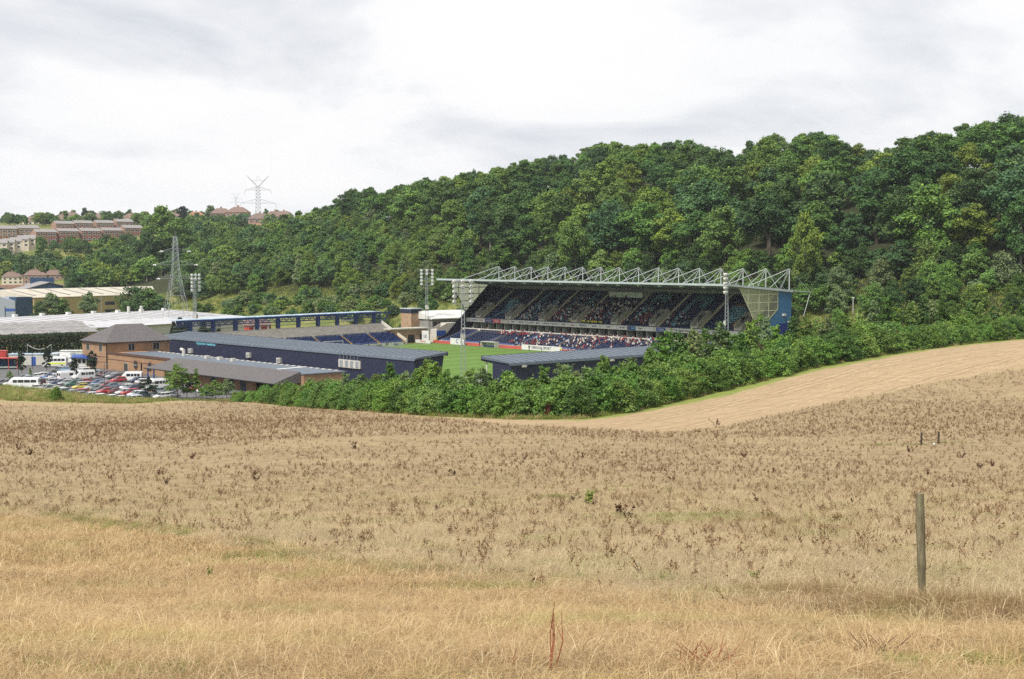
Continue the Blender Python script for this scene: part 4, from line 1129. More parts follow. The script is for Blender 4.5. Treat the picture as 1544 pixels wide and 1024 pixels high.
# --- sheds of the trading estate
def frame_at(p, ang): return p, ang
def gable_shed(name, label, P, ang, L, Wd, eave, ridge, wallm, roofm, cat='warehouse', lights=0, lightm=None):
    """local x = long axis, local y = depth away from the camera; ridge along x"""
    r = thing(name, label, cat, (P[0], P[1], 0), ang)
    MB().box(0, L, 0, Wd, -1, eave).build('wall', wallm, r)
    for x0, x1 in ((0, .2), (L - .2, L)): MB().prism([(x0, 0, eave), (x0, Wd, eave), (x0, Wd / 2, ridge - .1)], (x1 - x0, 0, 0)).build('gable', wallm, r)
    for s in (0, 1):
        y0, y1 = (-.4, Wd / 2) if s == 0 else (Wd + .4, Wd / 2)
        z0 = eave - .4 * (ridge - eave) / (Wd / 2)
        ro = MB().prism([(-.4, y0, z0), (-.4, y1, ridge), (-.4, y1, ridge + .18), (-.4, y0, z0 + .18)], (L + .8, 0, 0)).build('roof', roofm, r)
        if lights and s == 0:
            n = lights
            for k in range(n):
                x = L * (k + .5) / n
                f = lambda t: (y0 + (y1 - y0) * t, z0 + (ridge - z0) * t)
                (a, b), (c, d) = f(.12), f(.92)
                MB().prism([(x, a, b + .19), (x, c, d + .19), (x, c, d + .26), (x, a, b + .26)], (1.1, 0, 0)).build('rooflight', lightm, ro)
    return r
def heading(a): return math.radians(90 - a)   # compass heading in degrees -> rotation of local x
P = at(-60, 505, 446); a_ = heading(38)
q1 = at(146, 499, 474)
d = Vector((q1.x - P.x, q1.y - P.y)); 
gs = gable_shed('old_warehouse', 'grey fibre roofed warehouse with pale patches behind the tall dark hedge', P, math.atan2(d.y, d.x), d.length, 34, 3.8, 6.7, M['brick_tan'], M['roof_dull'])
for k in range(44):
    row = k % 3; x = 3 + (k // 3) * d.length / 15; t = .18 + .27 * row
    y = -.4 + 17.4 * t; z = 3.73 + (6.7 - 3.73) * t + .2
    MB().prism([(x + row, y, z), (x + row + 1.6, y + .1, z + .02), (x + row + 1.6, y + 2.6, z + .45), (x + row, y + 2.5, z + .43)], (0, 0, .05)).build('roof_patch', M['rooflight'], gs)
# long white roofed sheds
A, B = at(-90, 481.5, 505), at(262, 469, 600); d = Vector((B.x - A.x, B.y - A.y)); an = math.atan2(d.y, d.x); nrm = Vector((-d.y, d.x)).normalized()
ws = thing('white_roofed_warehouse', 'long low warehouse with a white sheet roof and dark seams behind the grey one', 'warehouse', (A.x, A.y, 0), an)
L = d.length
MB().box(0, L, -52, 0, -1, 3.9).build('wall', M['offwhite'], ws)
MB().prism([(-.5, -53, 3.9), (-.5, 0, 6.3), (-.5, 26, 3.9)], (L + 1, 0, 0)).build('roof', M['roof_white'], ws)
for k in range(20):
    x = 4 + k * L / 20
    MB().prism([(x, -30, 4.95), (x, -1.5, 6.24), (x, -1.5, 6.33), (x, -30, 5.05)], (.9, 0, 0)).build('roof_seam', M['rooflight'], ws)
for k in range(9): MB().box(6 + k * L / 9, 7.6 + k * L / 9, -.9, .5, 6.2, 7.2).build('roof_vent', M['white'], ws)
for x in (L * .73, L * .79): MB().tube((x, -6, 5.5), (x, -6, 8.8), .6, 8).build('flue', M['offwhite'], ws)
# buff warehouse
A = at(52, 476, 652); an = heading(33.7); A.z = 0
bw = thing('buff_warehouse', 'large buff clad warehouse with a cream ridged roof beyond the white roofs', 'warehouse', (A.x, A.y, 0), an)
L = 98; EH = 10.0
MB().box(0, L, 0, 46, -1, EH).build('wall', M['beige'], bw)
MB().prism([(-.5, -.5, EH - .1), (-.5, 23, EH + 3.3), (-.5, 46.5, EH - .1)], (L + 1, 0, 0)).build('roof', M['roof_cream'], bw)
for k in range(10):
    x = 3 + k * L / 10
    MB().prism([(x, 4, EH + .62), (x, 21, EH + 3.05), (x, 21, EH + 3.12), (x, 4, EH + .72)], (1.6, 0, 0)).build('rooflight', M['rooflight'], bw)
for x, z0, z1 in ((27, 5.4, 7.0), (41, 5.4, 7.0), (41, 1.2, 3.2), (50, 5.4, 7.0), (66, 1.0, 2.6), (76, 1.0, 2.6)):
    w_ = MB().box(x, x + 6, -.12, .03, z0, z1).build('window', M['dark_blue'], bw)
    for j in range(3): MB().box(x + .15 + j * 1.95, x + 1.95 + j * 1.95, -.17, -.1, z0 + .15, z1 - .15).build('pane', M['glass'], w_)
MB().box(62, 86, -.08, .02, .2, 3.3).build('brick_plinth', M['brick_red'], bw)
MB().box(38.3, 38.8, -.15, .02, 0, EH).build('downpipe', M['offwhite'], bw)
MB().box(-9, -.05, 1, 6, -1, EH + .3).build('corner_block', M['dark_blue'], bw)
# blue-grey gabled front
A2 = at(42, 476, 646)
bg = thing('blue_grey_warehouse', 'blue grey warehouse front with two shallow gables beside the buff warehouse', 'warehouse', (A2.x - 5, A2.y - 2, 0), math.radians(180 + 4))
fr = MB()
for k in range(3):
    x = k * 13
    fr.prism([(x, 0, -1), (x + 13, 0, -1), (x + 13, 0, 8.5), (x + 6.5, 0, 10.4), (x, 0, 8.5)], (0, -40, 0))
fr.build('wall', M['blue_grey'], bg)
MB().box(0, 39, .02, .1, 4.0, 5.2).build('blue_band', M['sign_blue'], bg)
for x in (4.5, 17.5): MB().box(x, x + 3, .1, .5, -1, 6.4).build('door_tower', M['blue_grey'], bg)
for x in (8, 21): MB().box(x, x + .7, .1, .4, -1, 6.0).build('door_panel', M['dark_blue'], bg)
# dark blue gabled sheds farther back
A3 = at(-30, 441, 760)
for k, (px, wd) in enumerate(((14, 82), (84, 36))):
    pass
db = thing('dark_blue_sheds', 'dark blue gabled industrial unit with grey roofs behind the buff warehouse', 'industrial unit', (A3.x, A3.y, 8.5), heading(62))
for k, (x0, w0, rid) in enumerate(((-6, 26, 4.2), (18, 36, 6.0), (54, 34, 6.2))):
    MB().prism([(x0, 0, -9), (x0 + w0, 0, -9), (x0 + w0, 0, 1.2), (x0 + w0 / 2, 0, rid - .3), (x0, 0, 1.2)], (0, 40, 0)).build('gable_wall', M['dark_blue'], db)
    for s in (0, 1):
        xa, xb = (x0, x0 + w0 / 2) if s == 0 else (x0 + w0, x0 + w0 / 2)
        MB().prism([(xa, -.6, 1.1), (xb, -.6, rid), (xb, -.6, rid + .3), (xa, -.6, 1.4)], (0, 42, 0)).build('roof', M['roof_dull'], db)
rdb = at(57, 431, 800)
ru = thing('brick_unit', 'low red brick unit with a blue roof hoist behind the dark blue sheds', 'building', (rdb.x, rdb.y, rdb.z - 9), heading(70))
MB().box(-28, 26, 0, 14, 0, 9.5).build('wall', M['brick_red'], ru); MB().box(-4, 9, 2, 8, 9.5, 13.5).build('roof_plant', M['dark_blue'], ru)

# ================================================================== pylons
def pylon(name, label, base, Ht, rz, wide, arms, group='electricity pylons', mat='galv', vtop=False, th=1.0):
    r = thing(name, label, 'pylon', base, rz, group)
    lat = MB()
    def hw(z):
        t = z / Ht
        return wide / 2 * (1 - t / .62) + wide * .13 * (t / .62) if t < .62 else wide * .13 * (1 - (t - .62) / .38 * (0.55 if not vtop else .2))
    lv = [0]
    z = 0
    while z < Ht * .985:
        z = min(Ht, z + max(1.6, hw(z) * 1.55)); lv.append(z)
    cs = ((1, 1), (-1, 1), (-1, -1), (1, -1))
    for z0, z1 in zip(lv, lv[1:]):
        a, b = hw(z0), hw(z1)
        for k in range(4):
            p, q = cs[k], cs[(k + 1) % 4]
            lat.tube((p[0] * a, p[1] * a, z0), (p[0] * b, p[1] * b, z1), .13 * th, 4)
            lat.tube((p[0] * a, p[1] * a, z0), (q[0] * b, q[1] * b, z1), .07 * th, 3); lat.tube((q[0] * a, q[1] * a, z0), (p[0] * b, p[1] * b, z1), .07 * th, 3)
            lat.tube((p[0] * b, p[1] * b, z1), (q[0] * b, q[1] * b, z1), .06 * th, 3)
    if not vtop: lat.tube((0, 0, Ht - 1), (0, 0, Ht + 2.0), .1 * th, 4)
    lat.build('lattice_frame', M[mat], r)
    for z, half in arms:
        arm = MB(); w = hw(z)
        for s in (-1, 1):
            for y in (-w, w): arm.tube((s * w, y, z), (s * half, 0, z), .1 * th, 4); arm.tube((s * w, y, z + half * .22), (s * half, 0, z), .08 * th, 4)
            for k in range(3):
                t = (k + 1) / 4; x = s * (w + (half - w) * t); arm.tube((x, 0, z), (x, 0, z + half * .22 * (1 - t)), .05 * th, 3)
        a = arm.build('cross_arm', M[mat], r)
        for s in (-1, 1):
            ins = MB()
            if vtop: ins.tube((s * half, 0, z), (s * (half + .9), 0, z - 2.6), .12 * th, 5)
            else: ins.tube((s * half, -2.2, z - .2), (s * half, -.3, z), .22, 6); ins.tube((s * half, .3, z), (s * half, 2.2, z - .2), .22, 6)
            ins.build('insulator', M['white'] if not vtop else M[mat], a)
    if vtop:
        v_ = MB(); w = hw(Ht)
        for s in (-1, 1):
            for y in (-w, w): v_.tube((s * w, y, Ht), (s * wide * .62, 0, Ht + 7), .13 * th, 4); v_.tube((s * w, y, Ht + .8), (s * wide * .62, 0, Ht + 7), .09 * th, 4)
        v_.tube((-wide * .32, 0, Ht + 3.4), (wide * .32, 0, Ht + 3.4), .1 * th, 4)
        v_.tube((-wide * .12, 0, Ht + 3.4), (0, 0, Ht + 7), .08 * th, 4); v_.tube((wide * .12, 0, Ht + 3.4), (0, 0, Ht + 7), .08 * th, 4)
        v_.build('top_frame', M[mat], r)
    return r
b = at(266, 492, 560)
pylon('electricity_pylon', 'tall lattice pylon with pale insulators standing at the end of the white roofed warehouse', (b.x, b.y, gz(b.x, b.y)), 37.3, math.radians(28), 10.5, [(31.5, 5.5), (26.2, 8.2), (20.8, 6.8)], mat='galv', th=.62)
b = at(390, 372, 985)
pylon('electricity_pylon', 'thin grey pylon with raised arms against the sky above the house roofs', (b.x, b.y, b.z - 2), 44.0, math.radians(10), 12.5, [(41, 10.5 * .8), (32, 14.5 * .8), (22, 12 * .8)], mat='galv_far', vtop=True, th=.9)
b = at(356, 314, 2100)
pylon('electricity_pylon', 'tiny distant pylon on the skyline left of the thin grey one', (b.x, b.y, b.z - 14), 30.0, math.radians(10), 10, [(28, 8), (22, 11)], mat='galv_far', vtop=True, th=.75)

# ================================================================== houses on the far hillside
def terrace_block(kind):
    r = thing('terraced_house', '', 'terraced houses')
    Lh, Dp, Hw_, Rz = 15.5, 8.5, 6.2 if kind != 'flats' else 7.4, 8.3 if kind != 'flats' else 9.4
    MB().box(0, Lh, 0, Dp, -3, Hw_).build('wall', M['brick_tan'] if kind == 'cream' else M['brick_red'], r)
    for x0 in (0, Lh - .25): MB().prism([(x0, 0, Hw_), (x0, Dp, Hw_), (x0, Dp / 2, Rz - .1)], (.25, 0, 0)).build('gable', M['brick_tan'], r)
    for s in (0, 1):
        y0, y1 = (-.4, Dp / 2) if s == 0 else (Dp + .4, Dp / 2)
        MB().prism([(-.3, y0, Hw_ - .15), (-.3, y1, Rz), (-.3, y1, Rz + .22), (-.3, y0, Hw_ + .07)], (Lh + .6, 0, 0)).build('roof', M['tile_grey'], r)
    MB().box(3.2, 4.0, Dp / 2 - .4, Dp / 2 + .4, Rz - .2, Rz + .9).build('chimney', M['brick_red'], r)
    if kind == 'flats':
        for z in (0.6, 3.55): MB().box(.7, Lh - .5, -.1, -.02, z + 1.9, z + 2.9).build('red_panel', M['panel_red'], r)
        MB().box(.7, Lh - .5, -.1, -.02, .2, .9).build('red_panel', M['panel_red'], r)
    wm = MB().box(0, 2.3, -.16, -.1, 0, 1.6).mesh('window', M['white'])
    pn = MB().box(.25, 2.05, -.2, -.15, .3, 1.3).mesh('pane', M['glass'])
    rows = (1.0, 3.6) if kind != 'flats' else (1.1, 4.9)
    for z in rows:
        for k in range(4):
            w = link('window', wm, r, (1.1 + k * 3.6, 0, z)); link('pane', pn, w)
    if kind == 'red':
        for k in range(4): MB().box(1.0 + k * 3.6, 2.9 + k * 3.6, -.1, -.02, 2.5, 3.55).build('red_panel', M['panel_red'], r)
    if kind == 'cream':
        for k in range(3): MB().box(3.1 + k * 4.0, 3.9 + k * 4.0, -.1, -.02, -.8, 1.2).build('door', M['panel_red'], r)
    return r
protos = {k: terrace_block(k) for k in ('flats', 'red', 'cream')}
used = set()
def place_block(kind, px, py, D, label, group, s=1.0, rz=20):
    p = at(px, py, D); p.z = max(p.z, gz(p.x, p.y) - .5)
    rz += 24
    if kind not in used:
        used.add(kind); o = protos[kind]; o.location = p; o.rotation_euler = (0, 0, math.radians(rz)); o['label'] = label; o['group'] = group; o.scale = (s,) * 3
    else: dup(protos[kind], p, math.radians(rz), label, group, s)
ORD = ['first', 'second', 'third', 'fourth', 'fifth']
for k, (xa, yb) in enumerate(((53, 366), (87, 364.5), (121.5, 364), (154, 363), (186, 362.5))):
    place_block('flats', xa + 2, yb, 1030 + k * 14, f'dark red panelled house block, {ORD[k]} from the left in the lower row', 'lower row of red panelled blocks', 1.04)
for k, (xa, yb) in enumerate(((83, 349), (112, 348), (144, 347.5), (174, 347.5))):
    place_block('red', xa + 2, yb, 1110 + k * 14, f'brick house block with red panels, {ORD[k]} from the left in the upper row', 'upper row of brick blocks', .98)
for k, (xa, yb) in enumerate(((-7, 358), (27, 357))):
    place_block('cream', xa + 1, yb, 1040 + k * 12, f'tan brick house block, {ORD[k]} from the left at the end of the rows', 'tan brick blocks', 1.03, 16)
def gable_house(name='gabled_house', wallm='render_cream', roofm='tile_grey'):
    r = thing(name, '', 'house')
    MB().box(0, 7, 0, 8, -3, 5).build('wall', M[wallm], r)
    for x0 in (0, 6.75): MB().prism([(x0, 0, 5), (x0, 8, 5), (x0, 4, 7.3)], (.25, 0, 0)).build('gable', M[wallm], r)
    for s in (0, 1):
        y0, y1 = (-.4, 4) if s == 0 else (8.4, 4)
        MB().prism([(-.3, y0, 4.8), (-.3, y1, 7.4), (-.3, y1, 7.6), (-.3, y0, 5.0)], (7.6, 0, 0)).build('roof', M[roofm], r)
    for z in (.6, 3.0):
        for x in (.8, 4.2):
            w = MB().box(x, x + 1.9, -.1, -.02, z, z + 1.3).build('window', M['white'], r); MB().box(x + .15, x + 1.75, -.14, -.09, z + .15, z + 1.15).build('pane', M['glass'], w)
    return r
gh = gable_house()
for k, (px, py, D) in enumerate(((-6, 378, 930), (5, 377, 935), (16, 375, 940), (27, 372, 955), (37, 371, 962))):
    p = at(px, py, D); lab = f'small pale rendered house, {ORD[k]} from the left in the stepped row below the brick blocks'
    if k == 0: gh.location = p; gh.rotation_euler = (0, 0, math.radians(18)); gh['label'] = lab; gh['group'] = 'stepped row of pale houses'
    else: dup(gh, p, math.radians(18), lab, 'stepped row of pale houses')
def hip_house(wallm, roofm):
    r = thing('hipped_house', '', 'house')
    L, D_, e, rz_ = 15, 9, 5.2, 9.0
    MB().box(0, L, 0, D_, -3, e).build('wall', M[wallm], r)
    ro = MB().add([(-.5, -.5, e), (L + .5, -.5, e), (L + .5, D_ + .5, e), (-.5, D_ + .5, e), (4.2, D_ / 2, rz_), (L - 4.2, D_ / 2, rz_)],
             [(0, 1, 5, 4), (1, 2, 5), (2, 3, 4, 5), (3, 0, 4), (3, 2, 1, 0)]).build('roof', M[roofm], r)
    MB().box(L / 2 - .6, L / 2 + .6, D_ / 2 - .4, D_ / 2 + .4, rz_ - .3, rz_ + 1.2).build('chimney', M['brick_red'], ro)
    for z in (.5, 3.1):
        for x in (1.0, 5.0, 8.6, 12.2):
            w = MB().box(x, x + 1.8, -.12, -.02, z, z + 1.35).build('window', M['white'], r); MB().box(x + .15, x + 1.65, -.16, -.11, z + .15, z + 1.2).build('pane', M['glass'], w)
    return r
hh = {'a': hip_house('brick_red', 'tile_brown'), 'b': hip_house('render_cream', 'tile_brown'), 'c': hip_house('brick_red', 'tile_red')}
HS = [('b', 40, 341, 1260, 1.15, 'brown hipped house with a cream gable between the leftmost skyline trees'), ('a', 83, 339, 1250, 1.2, 'broad brown hipped house on the skyline above the upper brick row'),
      ('a', 101, 333, 1330, 1.1, 'higher brown hipped roof behind the broad skyline house'), ('a', 127, 338, 1250, 1.3, 'big brick house with brown hipped roof and row of upper windows on the skyline'),
      ('b', 191, 334, 1260, 1.0, 'cream house with brown roof just left of the tall bright tree'), ('a', 207, 335, 1260, 1.1, 'brown roofed house touching the left side of the tall bright tree'),
      ('a', 257, 332, 1280, 1.0, 'brown roofed house behind the tall bright tree on its right'), ('b', 269, 330, 1300, .9, 'pale gabled house beside the two dark skyline conifers'),
      ('c', 289, 331, 1290, 1.0, 'red tiled house between dark skyline trees'), ('a', 324, 330, 1250, 1.25, 'long brown roof with small white dormers, left half'),
      ('a', 346, 329, 1250, 1.3, 'long brown roof with small white dormers, right half'), ('a', 380, 338, 1130, 1.15, 'large brown hipped house right behind the thin grey pylon'),
      ('c', 378, 348, 1080, .85, 'red brick house below the large hipped one near the pylon foot'), ('c', 394, 349, 1085, .8, 'brick house with small white window at the right of the pylon foot'),
      ('a', 405, 335, 1150, 1.2, 'brown hipped house where the wooded hill meets the skyline'), ('a', 420, 330, 1220, .95, 'smaller brown roof peeping over the wooded hill edge'),
      ('b', 68, 335, 1400, .8, 'small brown roof farthest back between skyline trees'), ('b', 9, 415, 860, .8, 'brown roofed bungalow beside the allotment trees'), ('a', 41, 414, 860, .9, 'brown roofed bungalow above the brick unit'),
      ('a', 71, 413, 865, .85, 'brown roofed bungalow with pale chimney by the thicket'), ('a', 97, 405, 900, .8, 'brown roof half sunk in trees above the cream roof'), ('b', 125, 406, 905, .7, 'pale brown roof showing through trees beside the big thicket')]
seen = set()
for kind, px, py, D, s, lab in HS:
    p = at(px - 6, py, D)
    p.z -= 5.2 if D < 1000 else 1.8
    rz = math.radians(random.uniform(-8, 22))
    if kind not in seen:
        seen.add(kind); o = hh[kind]; o.location = p; o.rotation_euler = (0, 0, rz); o['label'] = lab; o['group'] = 'houses on the far hill'; o.scale = (s,) * 3
    else: dup(hh[kind], p, rz, lab, 'houses on the far hill', s)

# ================================================================== vehicles
def loft(sections, mats_fn=None):
    """sections: list of (x, half_width, [(y fraction, z)...]) rings with equal point counts -> verts, faces"""
    v = []; f = []; n = len(sections[0][1])
    for x, ring in sections: v += [(x, y, z) for y, z in ring]
    for i in range(len(sections) - 1):
        for j in range(n): f.append((i * n + j, i * n + (j + 1) % n, (i + 1) * n + (j + 1) % n, (i + 1) * n + j))
    f.append(tuple(range(n - 1, -1, -1))); f.append(tuple(range((len(sections) - 1) * n, len(sections) * n)))
    return v, f
def wheel_mesh(r):
    n = 12; mb = MB()
    rg = lambda rr, y: [(rr * math.cos(2 * math.pi * i / n), y, rr * math.sin(2 * math.pi * i / n)) for i in range(n)]
    mb.add(rg(r * .92, -.1) + rg(r, -.07) + rg(r, .07) + rg(r * .92, .1), [(k * n + i, k * n + (i + 1) % n, (k + 1) * n + (i + 1) % n, (k + 1) * n + i) for k in range(3) for i in range(n)] + [tuple(range(n)), tuple(range(4 * n - 1, 3 * n - 1, -1))])
    return mb.mesh('wheel', M['tyre'])
def rim_mesh(r):
    n = 10; mb = MB()
    for y in (-.115, .115): mb.add([(r * .6 * math.cos(2 * math.pi * i / n), y, r * .6 * math.sin(2 * math.pi * i / n)) for i in range(n)], [tuple(range(n))])
    return mb.mesh('rim', M['rim'])
def make_car(name, cat, L, Wd, H, hood, boot, belt, kind):
    """x forward. lower body lofted along x, cabin above it glazed all round"""
    r = thing(name, '', cat)
    h = Wd / 2; f, b = L / 2, -L / 2; gc = .2
    def ring(w, z0, z1): return [(-w * .92, z0), (-w, z0 + .18), (-w, (z0 + z1) / 2 + .1), (-w * .93, z1), (w * .93, z1), (w, (z0 + z1) / 2 + .1), (w, z0 + .18), (w * .92, z0)]
    cab_f, cab_b = f - hood, b + boot
    secs = [(b, ring(h * .82, .42, belt * .86)), (b + .12, ring(h * .95, .28, belt * (.98 if boot > .1 else 1.0))), (cab_b + .05, ring(h, gc, belt + .02)), (0, ring(h, gc, belt + .02)), (cab_f, ring(h, gc, belt)),
            (f - .5, ring(h * .97, gc, belt * .86)), (f - .1, ring(h * .9, .26, belt * .76)), (f, ring(h * .78, .36, belt * .6))]
    v, fc = loft(secs)
    MB().add(v, fc).build('body', M['car_paint'], r)
    # cabin: painted roof, glass below
    rk_b = .28 if kind != 'van' else .06; rk_f = .75 if kind != 'van' else .5
    zt = H
    cb_ = [(cab_b, h * .93, belt), (cab_f, h * .93, belt), (cab_f - rk_f, h * .78, zt - .04), (cab_b + rk_b, h * .78, zt - .04)]
    g = MB()
    p = [(cb_[0][0], -cb_[0][1], belt), (cb_[1][0], -cb_[1][1], belt), (cb_[2][0], -cb_[2][1], zt - .04), (cb_[3][0], -cb_[3][1], zt - .04)]
    q = [(x, -y, z) for x, y, z in p]
    g.add(p + q, [(0, 1, 2, 3), (7, 6, 5, 4), (1, 5, 6, 2), (4, 0, 3, 7), (3, 2, 6, 7)])
    g.build('windows', M['car_glass'], r).name = 'glazing'
    rf_ = MB()
    x0, x1 = cb_[3][0] - .02, cb_[2][0] + .02; w = h * .8
    rf_.add([(x0, -w, zt - .06), (x1, -w, zt - .06), (x1, w, zt - .06), (x0, w, zt - .06), (x0 + .2, -w * .85, zt + .02), (x1 - .2, -w * .85, zt + .02), (x1 - .2, w * .85, zt + .02), (x0 + .2, w * .85, zt + .02)],
            [(0, 1, 5, 4), (1, 2, 6, 5), (2, 3, 7, 6), (3, 0, 4, 7), (4, 5, 6, 7), (3, 2, 1, 0)])
    rf_.build('roof', M['car_paint'], r)
    pl = MB()
    for s in (-1, 1):
        for xa, xb in ((cb_[1][0], cb_[2][0]), (cb_[0][0], cb_[3][0])): pl.tube((xa, s * h * .935, belt - .02), (xb, s * h * .79, zt - .04), .05, 4)
        xm = (cab_f + cab_b) / 2 + .05; pl.tube((xm, s * h * .94, belt), (xm - .05, s * h * .8, zt - .04), .045, 4)
    pl.build('pillar', M['car_paint'], r)
    wr = .31 if H < 1.8 else .36
    wm, rm = wheel_mesh(wr), rim_mesh(wr)
    for x in (f - .85, b + .8):
        for s in (-1, 1): wl = link('wheel', wm, r, (x, s * (h - .06), wr)); link('rim', rm, wl)
    for s in (-1, 1):
        MB().box(f - .16, f - .02, s * h * .62 - .2, s * h * .62 + .2, belt * .58, belt * .72).build('headlight', M['headlamp'], r)
        MB().box(b - .02, b + .12, s * h * .72 - .12, s * h * .72 + .12, belt * .62, belt * .9).build('tail_light', M['tail'], r)
    MB().box(b - .03, b + .05, -.26, .26, .5, .62).build('number_plate', M['plate_y'], r)
    return r
def make_van(name, cat, L, Wd, H, minibus=True, high=False):
    r = thing(name, '', cat)
    h = Wd / 2; f, b = L / 2, -L / 2
    def ring(w, z0, z1, t=.9): return [(-w * .95, z0), (-w, z0 + .25), (-w, z1 - .4), (-w * t, z1), (w * t, z1), (w, z1 - .4), (w, z0 + .25), (w * .95, z0)]
    secs = [(b, ring(h * .94, .35, H - .06)), (b + .15, ring(h, .28, H)), (f - 1.75, ring(h, .28, H)), (f - 1.05, ring(h, .28, H - .75 if not high else H - .5)), (f - .85, ring(h * .98, .28, 1.3)), (f - .15, ring(h * .94, .3, 1.05)), (f, ring(h * .82, .38, .85))]
    v, fc = loft(secs); MB().add(v, fc).build('body', M['car_paint'], r)
    for s in (-1, 1):
        y = s * (h + .012)
        n = 4 if minibus else 1
        x = f - 1.95
        for k in range(n):
            w = .95 if k == 0 else (L - 3.3) / 3 - .12
            MB().box(x - w, x, min(y, y - s * .03), max(y, y - s * .03), H - 1.12, H - .48).build('side_window', M['car_glass'], r); x -= w + .12
    ws_ = MB().add([(f - .86, -h * .9, 1.36), (f - .86, h * .9, 1.36), (f - 1.55, h * .82, H - .28), (f - 1.55, -h * .82, H - .28)], [(0, 1, 2, 3)])
    ws_.v = [(x + .1, y, z + .06) for x, y, z in ws_.v]
    ws_.build('windscreen', M['car_glass'], r)
    for s in (-.5, .5): MB().box(b - .02, b + .01, s * h - .38, s * h + .38, H - 1.1, H - .5).build('rear_window', M['car_glass'], r)
    wm, rm = wheel_mesh(.36), rim_mesh(.36)
    for x in (f - .95, b + 1.05):
        for s in (-1, 1): wl = link('wheel', wm, r, (x, s * (h - .04), .36)); link('rim', rm, wl)
    for s in (-1, 1):
        MB().box(f - .2, f - .03, s * h * .66 - .2, s * h * .66 + .2, .72, .92).build('headlight', M['headlamp'], r)
        MB().box(b - .03, b + .05, s * h * .85 - .09, s * h * .85 + .09, .8, 1.3).build('tail_light', M['tail'], r)
    return r
CK = {'hatchback': make_car('hatchback_car', 'car', 3.95, 1.68, 1.42, 1.0, .12, .88, 'car'), 'saloon': make_car('saloon_car', 'car', 4.5, 1.74, 1.41, 1.2, .85, .90, 'car'),
      'estate': make_car('estate_car', 'car', 4.6, 1.76, 1.50, 1.15, .1, .92, 'car'), 'people carrier': make_car('people_carrier', 'car', 4.6, 1.82, 1.74, .9, .08, .98, 'van'),
      'minibus': make_van('minibus', 'minibus', 5.5, 2.0, 2.35), 'van': make_van('delivery_van', 'van', 5.2, 1.98, 2.3, False), 'coach': make_van('small_coach', 'minibus', 7.6, 2.3, 2.75)}
CC = {'white': (.72, .73, .73), 'silver': (.42, .44, .46), 'grey': (.17, .18, .19), 'dark grey': (.045, .048, .055), 'black': (.014, .014, .016), 'red': (.42, .025, .03), 'dark red': (.16, .018, .022), 'maroon': (.09, .015, .02),
      'blue': (.035, .11, .33), 'navy blue': (.015, .025, .10), 'pale blue': (.24, .36, .47), 'blue grey': (.13, .18, .25), 'green': (.03, .13, .085), 'grey green': (.16, .22, .2), 'yellow': (.62, .50, .06), 'cream': (.6, .56, .44)}
